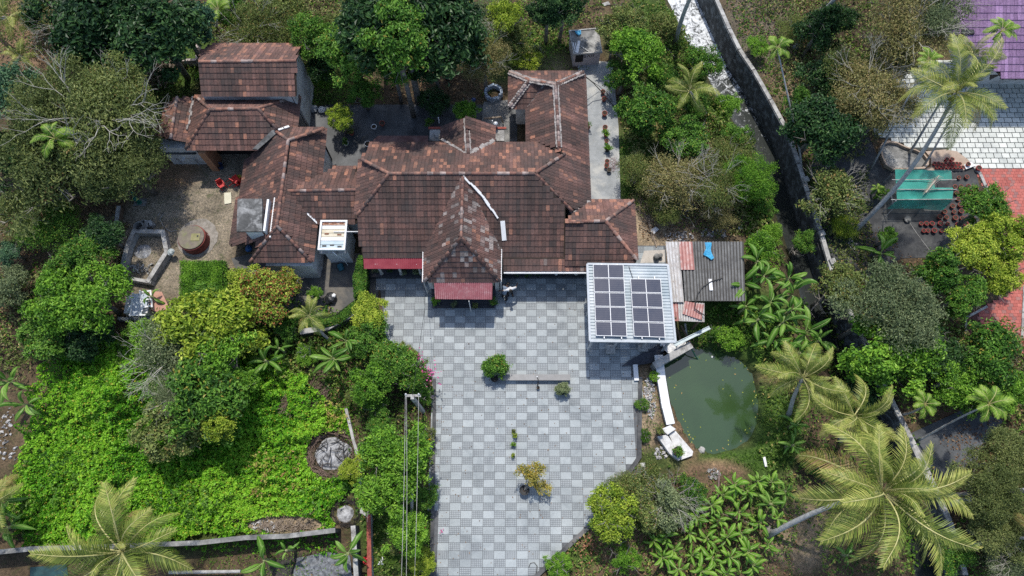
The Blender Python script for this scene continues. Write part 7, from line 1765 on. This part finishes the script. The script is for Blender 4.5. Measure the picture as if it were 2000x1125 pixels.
def base_pose(lean=0.0, armz=None):
    J = {"pelvis":((0,0,.95),(.14,.10)),"waist":((0,-.02-lean*.1,1.10),(.125,.09)),"chest":((0,-.03-lean*.35,1.33-lean*.05),(.155,.10)),"neck":((0,-.05-lean*.55,1.49-lean*.12),.055),
         "head":((0,-.09-lean*.72,1.60-lean*.18),.088),"crown":((0,-.10-lean*.80,1.69-lean*.2),.06)}
    for s, k in (("l",-1),("r",1)):
        J["sho"+s]=((.19*k,-.02-lean*.42,1.42-lean*.1),.060); J["elb"+s]=((.30*k,-.05-lean*.45,1.16-lean*.1),.042); J["wri"+s]=((.28*k,-.22-lean*.5,.98),.027); J["palm"+s]=((.27*k,-.29-lean*.5,.93),.030)
        J["hip"+s]=((.10*k,0,.88),.085); J["knee"+s]=((.12*k,-.03,.49),.058); J["ank"+s]=((.12*k,.02,.08),.036); J["toe"+s]=((.13*k,-.14,.04),.030)
    return J
M_wshirt = surf("white_shirt", (.66,.66,.67), (.76,.76,.77), 6, .8, .004); M_bshirt = surf("grey_blue_shirt", (.16,.21,.28), (.23,.28,.36), 6, .8, .004); M_navy = surf("dark_trousers", (.012,.013,.018), (.025,.026,.034), 6, .85, .003)
J1 = base_pose(.35); J1["elbl"]=((-.44,-.16,1.36),.042); J1["wril"]=((-.66,-.08,1.30),.027); J1["palml"]=((-.73,-.07,1.28),.030)
J1["elbr"]=((.44,-.12,1.34),.042); J1["wrir"]=((.56,.10,1.28),.027); J1["palmr"]=((.60,.16,1.27),.030)
J1["kneer"]=((.16,-.12,.50),.058); J1["ankr"]=((.18,-.08,.08),.036); J1["toer"]=((.20,-.24,.04),.030)
person((P(995,573,.07).x, P(995,573,.07).y, .07), .25, "person in a white shirt with both arms stretched out, beside the porch", M_wshirt, M_navy, J1)
J2 = base_pose(.55); J2["anll"]=J2["ankl"]; del J2["anll"]; J2["anki"] = J2["ankr"]; del J2["anki"]
J2["kneel"]=((-.17,-.10,.49),.058); J2["ankl"]=((-.22,.14,.08),.036); J2["toel"]=((-.23,.0,.04),.030)
person((P(985,581,.07).x, P(985,581,.07).y, .07), 2.6, "person in a grey blue shirt bending forward, beside the one in white", M_bshirt, M_navy, J2)
b = MB(); b.box(P(1000,568,.1), (.14,.34,.05), rz=.2); tag(b.build("paper_bag", M_whitepaint), "small white packet at the feet of the person in white", "packet")

# ---------------------------------------------------------------- electricity pole and wires
up_ = empty("electricity_pole", P(803,1090,0), "concrete electricity pole with double crossarm in the garden strip left of the courtyard", "pole")
zt_ = 8.0; tp_ = P(806,772,5.4)
b = MB(); b.bar((tp_.x, tp_.y-.15, 0), (tp_.x, tp_.y-.15, 5.5), .20, .20); b.build("post", M_palecem, up_)
for dx in (-.38,.38):
    b = MB(); b.lathe((tp_.x+dx, tp_.y+.02, 5.5), [(.03,0),(.06,.02),(.04,.08),(.06,.12),(.02,.2)], 8); b.build("insulator", M_whitepaint, up_)
for dz in (0,.35):
    b = MB(); b.bar((tp_.x-.45, tp_.y, 5.42-dz), (tp_.x+.45, tp_.y, 5.42-dz), .08, .08); b.build("crossarm", M_palecem, up_)
for i, (dx, ex) in enumerate(((-.40,780),(-.34,792),(.38,806))):
    a = Vector((tp_.x+dx, tp_.y, 5.6)); c = P(ex, 1240, 6.2); pts = [a.lerp(c, t/10) - Vector((0,0,.35*math.sin(math.pi*t/10))) for t in range(11)]
    b = MB(); b.tube(pts, .014, 5); tag(b.build("power_line", M_palecem), ("leftmost power line running down from the crossarm","second power line, close beside the leftmost","right power line running down from the crossarm")[i], "power line")
b = MB(); a = P(812,752,5.0); b.tube([Vector((tp_.x,tp_.y,5.5)), P(830,600,3.6), P(827,552,3.2)], .012, 4); tag(b.build("power_line", M_black), "thin service wire from the crossarm up to the porch roof", "power line")
b = MB(); b.bar(P(805,940,3.6), P(803,1085,.2), .14, .14); tag(b.build("stay_post", M_palecem), "pale leaning stay post below the wires", "post")

# ---------------------------------------------------------------- neighbour's ornamental pool, net shelter, pots
pl_ = empty("garden_pool", P(1770,305,0), "kidney shaped empty ornamental pool with pinkish rim beside the white paving", "pool")
ko = pp(*[(x,y,.35) for x,y in [(1719,287),(1724,278),(1736,274),(1752,277),(1770,286),(1790,292),(1806,300),(1815,312),(1814,322),(1806,329),(1770,331),(1745,331),(1730,322),(1722,304)]])
kc_ = np.array(ko).mean(0)
ki = [(kc_[0]+(x-kc_[0])*.93, kc_[1]+(y-kc_[1])*.88) for x, y in ko]
M_rim = surf("pinkish_pool_rim",(.36,.27,.20),(.46,.36,.28),1.6,.85,.006); n = len(ko)
b = MB(); vs = [(x,y,.35) for x,y in ko]+[(x,y,.35) for x,y in ki]+[(x,y,-.1) for x,y in ko]+[(x,y,.05) for x,y in ki]
b.add(vs, [(i,(i+1)%n,n+(i+1)%n,n+i) for i in range(n)]+[(i,2*n+i,2*n+(i+1)%n,(i+1)%n) for i in range(n)]+[(n+i,n+(i+1)%n,3*n+(i+1)%n,3*n+i) for i in range(n)]); b.build("rim", M_rim, pl_)
b = MB(); b.prism(ki, .03, .09); b.build("pool_floor", M_concrete, pl_)
sheet("pot_terrace", pp((1806,297),(1845,293),(1868,297),(1888,312),(1902,326),(1880,334),(1800,334),(1817,326),(1817,310)), .10, M_rim, th=.2)
M_net = None
def netmat():
    m, t, N, L, B = nm("green_shade_net"); pos = worldpos(N); n1 = noise_node(N, L, .8, 4, .6, pos); r = ramp(N, [(0.3, (.02,.24,.19)), (0.7, (.05,.42,.33))]); L.new(n1.outputs[0], r.inputs[0]); L.new(r.outputs[0], B.inputs["Base Color"]); B.inputs["Roughness"].default_value = .7
    tl = N.new("ShaderNodeBsdfTranslucent"); L.new(r.outputs[0], tl.inputs[0]); tp2 = N.new("ShaderNodeBsdfTransparent"); m1 = N.new("ShaderNodeMixShader"); m1.inputs[0].default_value = .3; L.new(B.outputs[0], m1.inputs[1]); L.new(tl.outputs[0], m1.inputs[2])
    m2 = N.new("ShaderNodeMixShader"); n2 = noise_node(N, L, .5, 4, .6, pos); mr = ramp(N, [(0.35, (.06,.06,.06)), (0.7, (.38,.38,.38))]); L.new(n2.outputs[0], mr.inputs[0]); L.new(mr.outputs[0], m2.inputs[0]); L.new(m1.outputs[0], m2.inputs[1]); L.new(tp2.outputs[0], m2.inputs[2]); L.new(m2.outputs[0], N["Material Output"].inputs[0]); return m
M_net = netmat()
ns = empty("net_shelter", P(1800,400,0), "low shelter covered with green shade net beside the rows of red pots", "shelter")
def netq(q, name, nu=16, nv=10, sag=.14, hole=None):
    a, b_, c, d = q; vs = []; fs = []
    for j in range(nv+1):
        for i in range(nu+1):
            p = a.lerp(b_, i/nu).lerp(d.lerp(c, i/nu), j/nv); p = p + Vector((0,0,-sag*math.sin(math.pi*i/nu)*math.sin(math.pi*j/nv) + .07*noise.noise(p*1.3)))
            if j == nv and nv > 9 and sag < .1: p = p + Vector((0, .12*noise.noise(p*.9), 0))
            vs.append(p)
    for j in range(nv):
        for i in range(nu):
            if hole and hole(i/nu, j/nv): continue
            k = j*(nu+1)+i; fs.append((k,k+1,k+nu+2,k+nu+1))
    b = MB(); b.add(vs, fs); return b.build(name, M_net, ns, smooth=True)
A1, A2, A3, A4 = P(1748,331,1.9), P(1857,333,1.9), P(1862,370,1.9), P(1752,370,1.9)
netq((A1,A2,A3,A4), "net_roof", hole=lambda u, v: .66 < u < .94 and .45 < v < .88 and (u-.6)*2 > (1-v)*.3)
A5, A6 = P(1752,390,1.7), P(1860,390,1.75); netq((A4,A3,A6,A5), "net_roof", nv=4)
netq((A5,A6,P(1842,411,1.0),P(1733,407,.9)), "net_skirt", sag=.05)
for (x0,y0,x1,y1,z_) in ((1742,351,1868,351,1.95),(1742,370,1868,370,1.95),(1740,390,1868,389,1.8)):
    b = MB(); b.tube([P(x0,y0,z_), P(x1,y1,z_)], .03, 6); b.build("pole", M_palecem, ns)
for (px, py) in ((1750,333),(1858,335),(1750,392),(1861,392)):
    q = P(px, py, 1.85); b = MB(); b.tube([(q.x,q.y,0),(q.x,q.y,1.85)], .03, 6); b.build("post", M_steel, ns)
b = MB(); b.tube([P(1740,377,1.7), P(1746,405,1.0), P(1728,425,.1)], .02, 5); b.build("guy_rope", M_steel, ns)
b = MB(); b.tube([P(1834,343,2.0), P(1808,376,2.02)], .035, 5)
for k in range(14):
    t = k/13; p = P(1834,343,2.02).lerp(P(1812,372,2.04), t)
    for s in (-1,1): b.tube([p, p+Vector((s*.55*(1-t*.6)-.2, .1*s-.25, -.04))], [.014,.004], 3, False)
tag(b.build("dry_frond", surf("bleached_frond",(.42,.34,.26),(.56,.48,.39),4,.9,.003)), "dead pale palm frond lying on the torn green net", "palm frond")
b = MB(); b.tube([P(1770,425,.06), P(1790,455,.05), P(1820,495,.05)], .018, 5); tag(b.build("cord", M_palecem), "thin pale cord running down over the black mat from a round stone", "cord"); bag(1773,428,.25,M_concrete,"round grey stone on the black mat in front of the net shelter",name="stone",cat="stone")
rows = [("top dark row right of the net shelter", [(1874,346),(1889,345)], None), ("second dark row right of the net shelter", [(1866,364),(1878,363),(1892,363),(1907,367)], None), ("third dark row right of the net shelter", [(1869,376),(1882,376),(1895,375),(1912,374)], None), ("fourth dark row right of the net shelter", [(1872,388),(1884,389),(1898,388)], None),
        ("fifth dark row right of the net shelter", [(1861,402),(1876,400),(1887,399)], None), ("sixth dark row right of the net shelter", [(1845,413),(1864,413),(1878,412)], None), ("seventh dark row right of the net shelter", [(1836,423),(1849,424),(1866,425),(1880,426),(1890,424),(1902,427)], None),
        ("upper red row on the black mat", [(1800,436),(1810,436),(1821,436),(1837,436),(1852,436),(1871,437),(1886,437)], 'r'), ("lower red row on the black mat", [(1805,450),(1813,450),(1825,450),(1840,450)], 'r')]
for (rn_, ps, kd) in rows:
    for i, (px, py) in enumerate(ps):
        pot(px, py, "%s pot from the left, %s" % (ORD[i], rn_), .15, .24, None, z=.03, mat=M_potred if kd else M_terracotta, group="flower pots on the black mat")
k = 0
for r_, (y, xs2) in enumerate(((311,(1850,1860)),(319,(1826,1833,1840,1847,1855,1862,1869,1876)),(326,(1831,1838,1845,1852,1860,1867,1874,1881)))):
    for i, x in enumerate(xs2): pot(x, y, "%s pot from the left in the %s row of red pots on the pinkish terrace" % (ORD[i], ("top","middle","bottom")[r_]), .13, .24, None, z=.1, mat=M_potred, group="red pots on the pinkish terrace")
pot(1912,328,"single red pot at the corner of white and red paving",.17,.28,z=.06,mat=M_potred); pot(1892,320,"pot on the pale slab between terrace and white paving",.15,.26,z=.15,mat=M_terracotta)
cloth("slab", [(1882,322),(1896,316),(1905,324),(1886,331)], .2, M_whitepaint, "broken white slab between the pink terrace and the red paving", "slab", bump=.04)
cloth("stepping_slab", [(1180,12),(1176,7),(1188,3),(1192,9)], .04, M_palecem, "pale slab at the top edge near the olive tree", "slab", bump=.01)
b = MB(); b.tube([P(1357,190,1.6), P(1380,221,.3)], .05, 7); tag(b.build("pole", M_whitepaint), "short white pole leaning under the young coconut palm", "pole")
b = MB(); b.bar(P(1272,58,.1), P(1318,112,.1), .08); tag(b.build("plank", M_stick), "thin old plank on the grass west of the canal top", "plank")
bag(1726,556,.16,surf("blue_drum",(.01,.08,.22),(.02,.13,.32),4,.4,.005),"small dark blue can between banana and feathery tree",name="can",cat="can")
b = MB(); b.bar(P(1780,750,1.2), P(1835,705,1.4), .07); tag(b.build("pole", M_palecem), "thin white pole over the bright star leaved trees", "pole")
cloth("tarpaulin", [(60,1108),(130,1102),(140,1170),(60,1170)], .05, surf("teal_tarp",(.012,.04,.045),(.02,.07,.075),3,.6,.01), "teal tarpaulin below the boundary wall at the bottom left", "tarpaulin", bump=.05)
b = MB(); b.tube([P(330,1118,.6), P(470,1116,.6)], .10, 8); tag(b.build("pipe", M_palecem), "thick pale pipe along the bottom edge beside the coconut palm", "pipe")
cloth("grey_net", [(580,1090),(640,1078),(685,1085),(690,1150),(570,1150)], .05, surf("grey_netting",(.10,.11,.12),(.26,.27,.28),5,.9,.02,stain=(.05,.05,.055),scale2=6), "crumpled grey netting on the floor of the bottom pit", "netting", bump=.12)
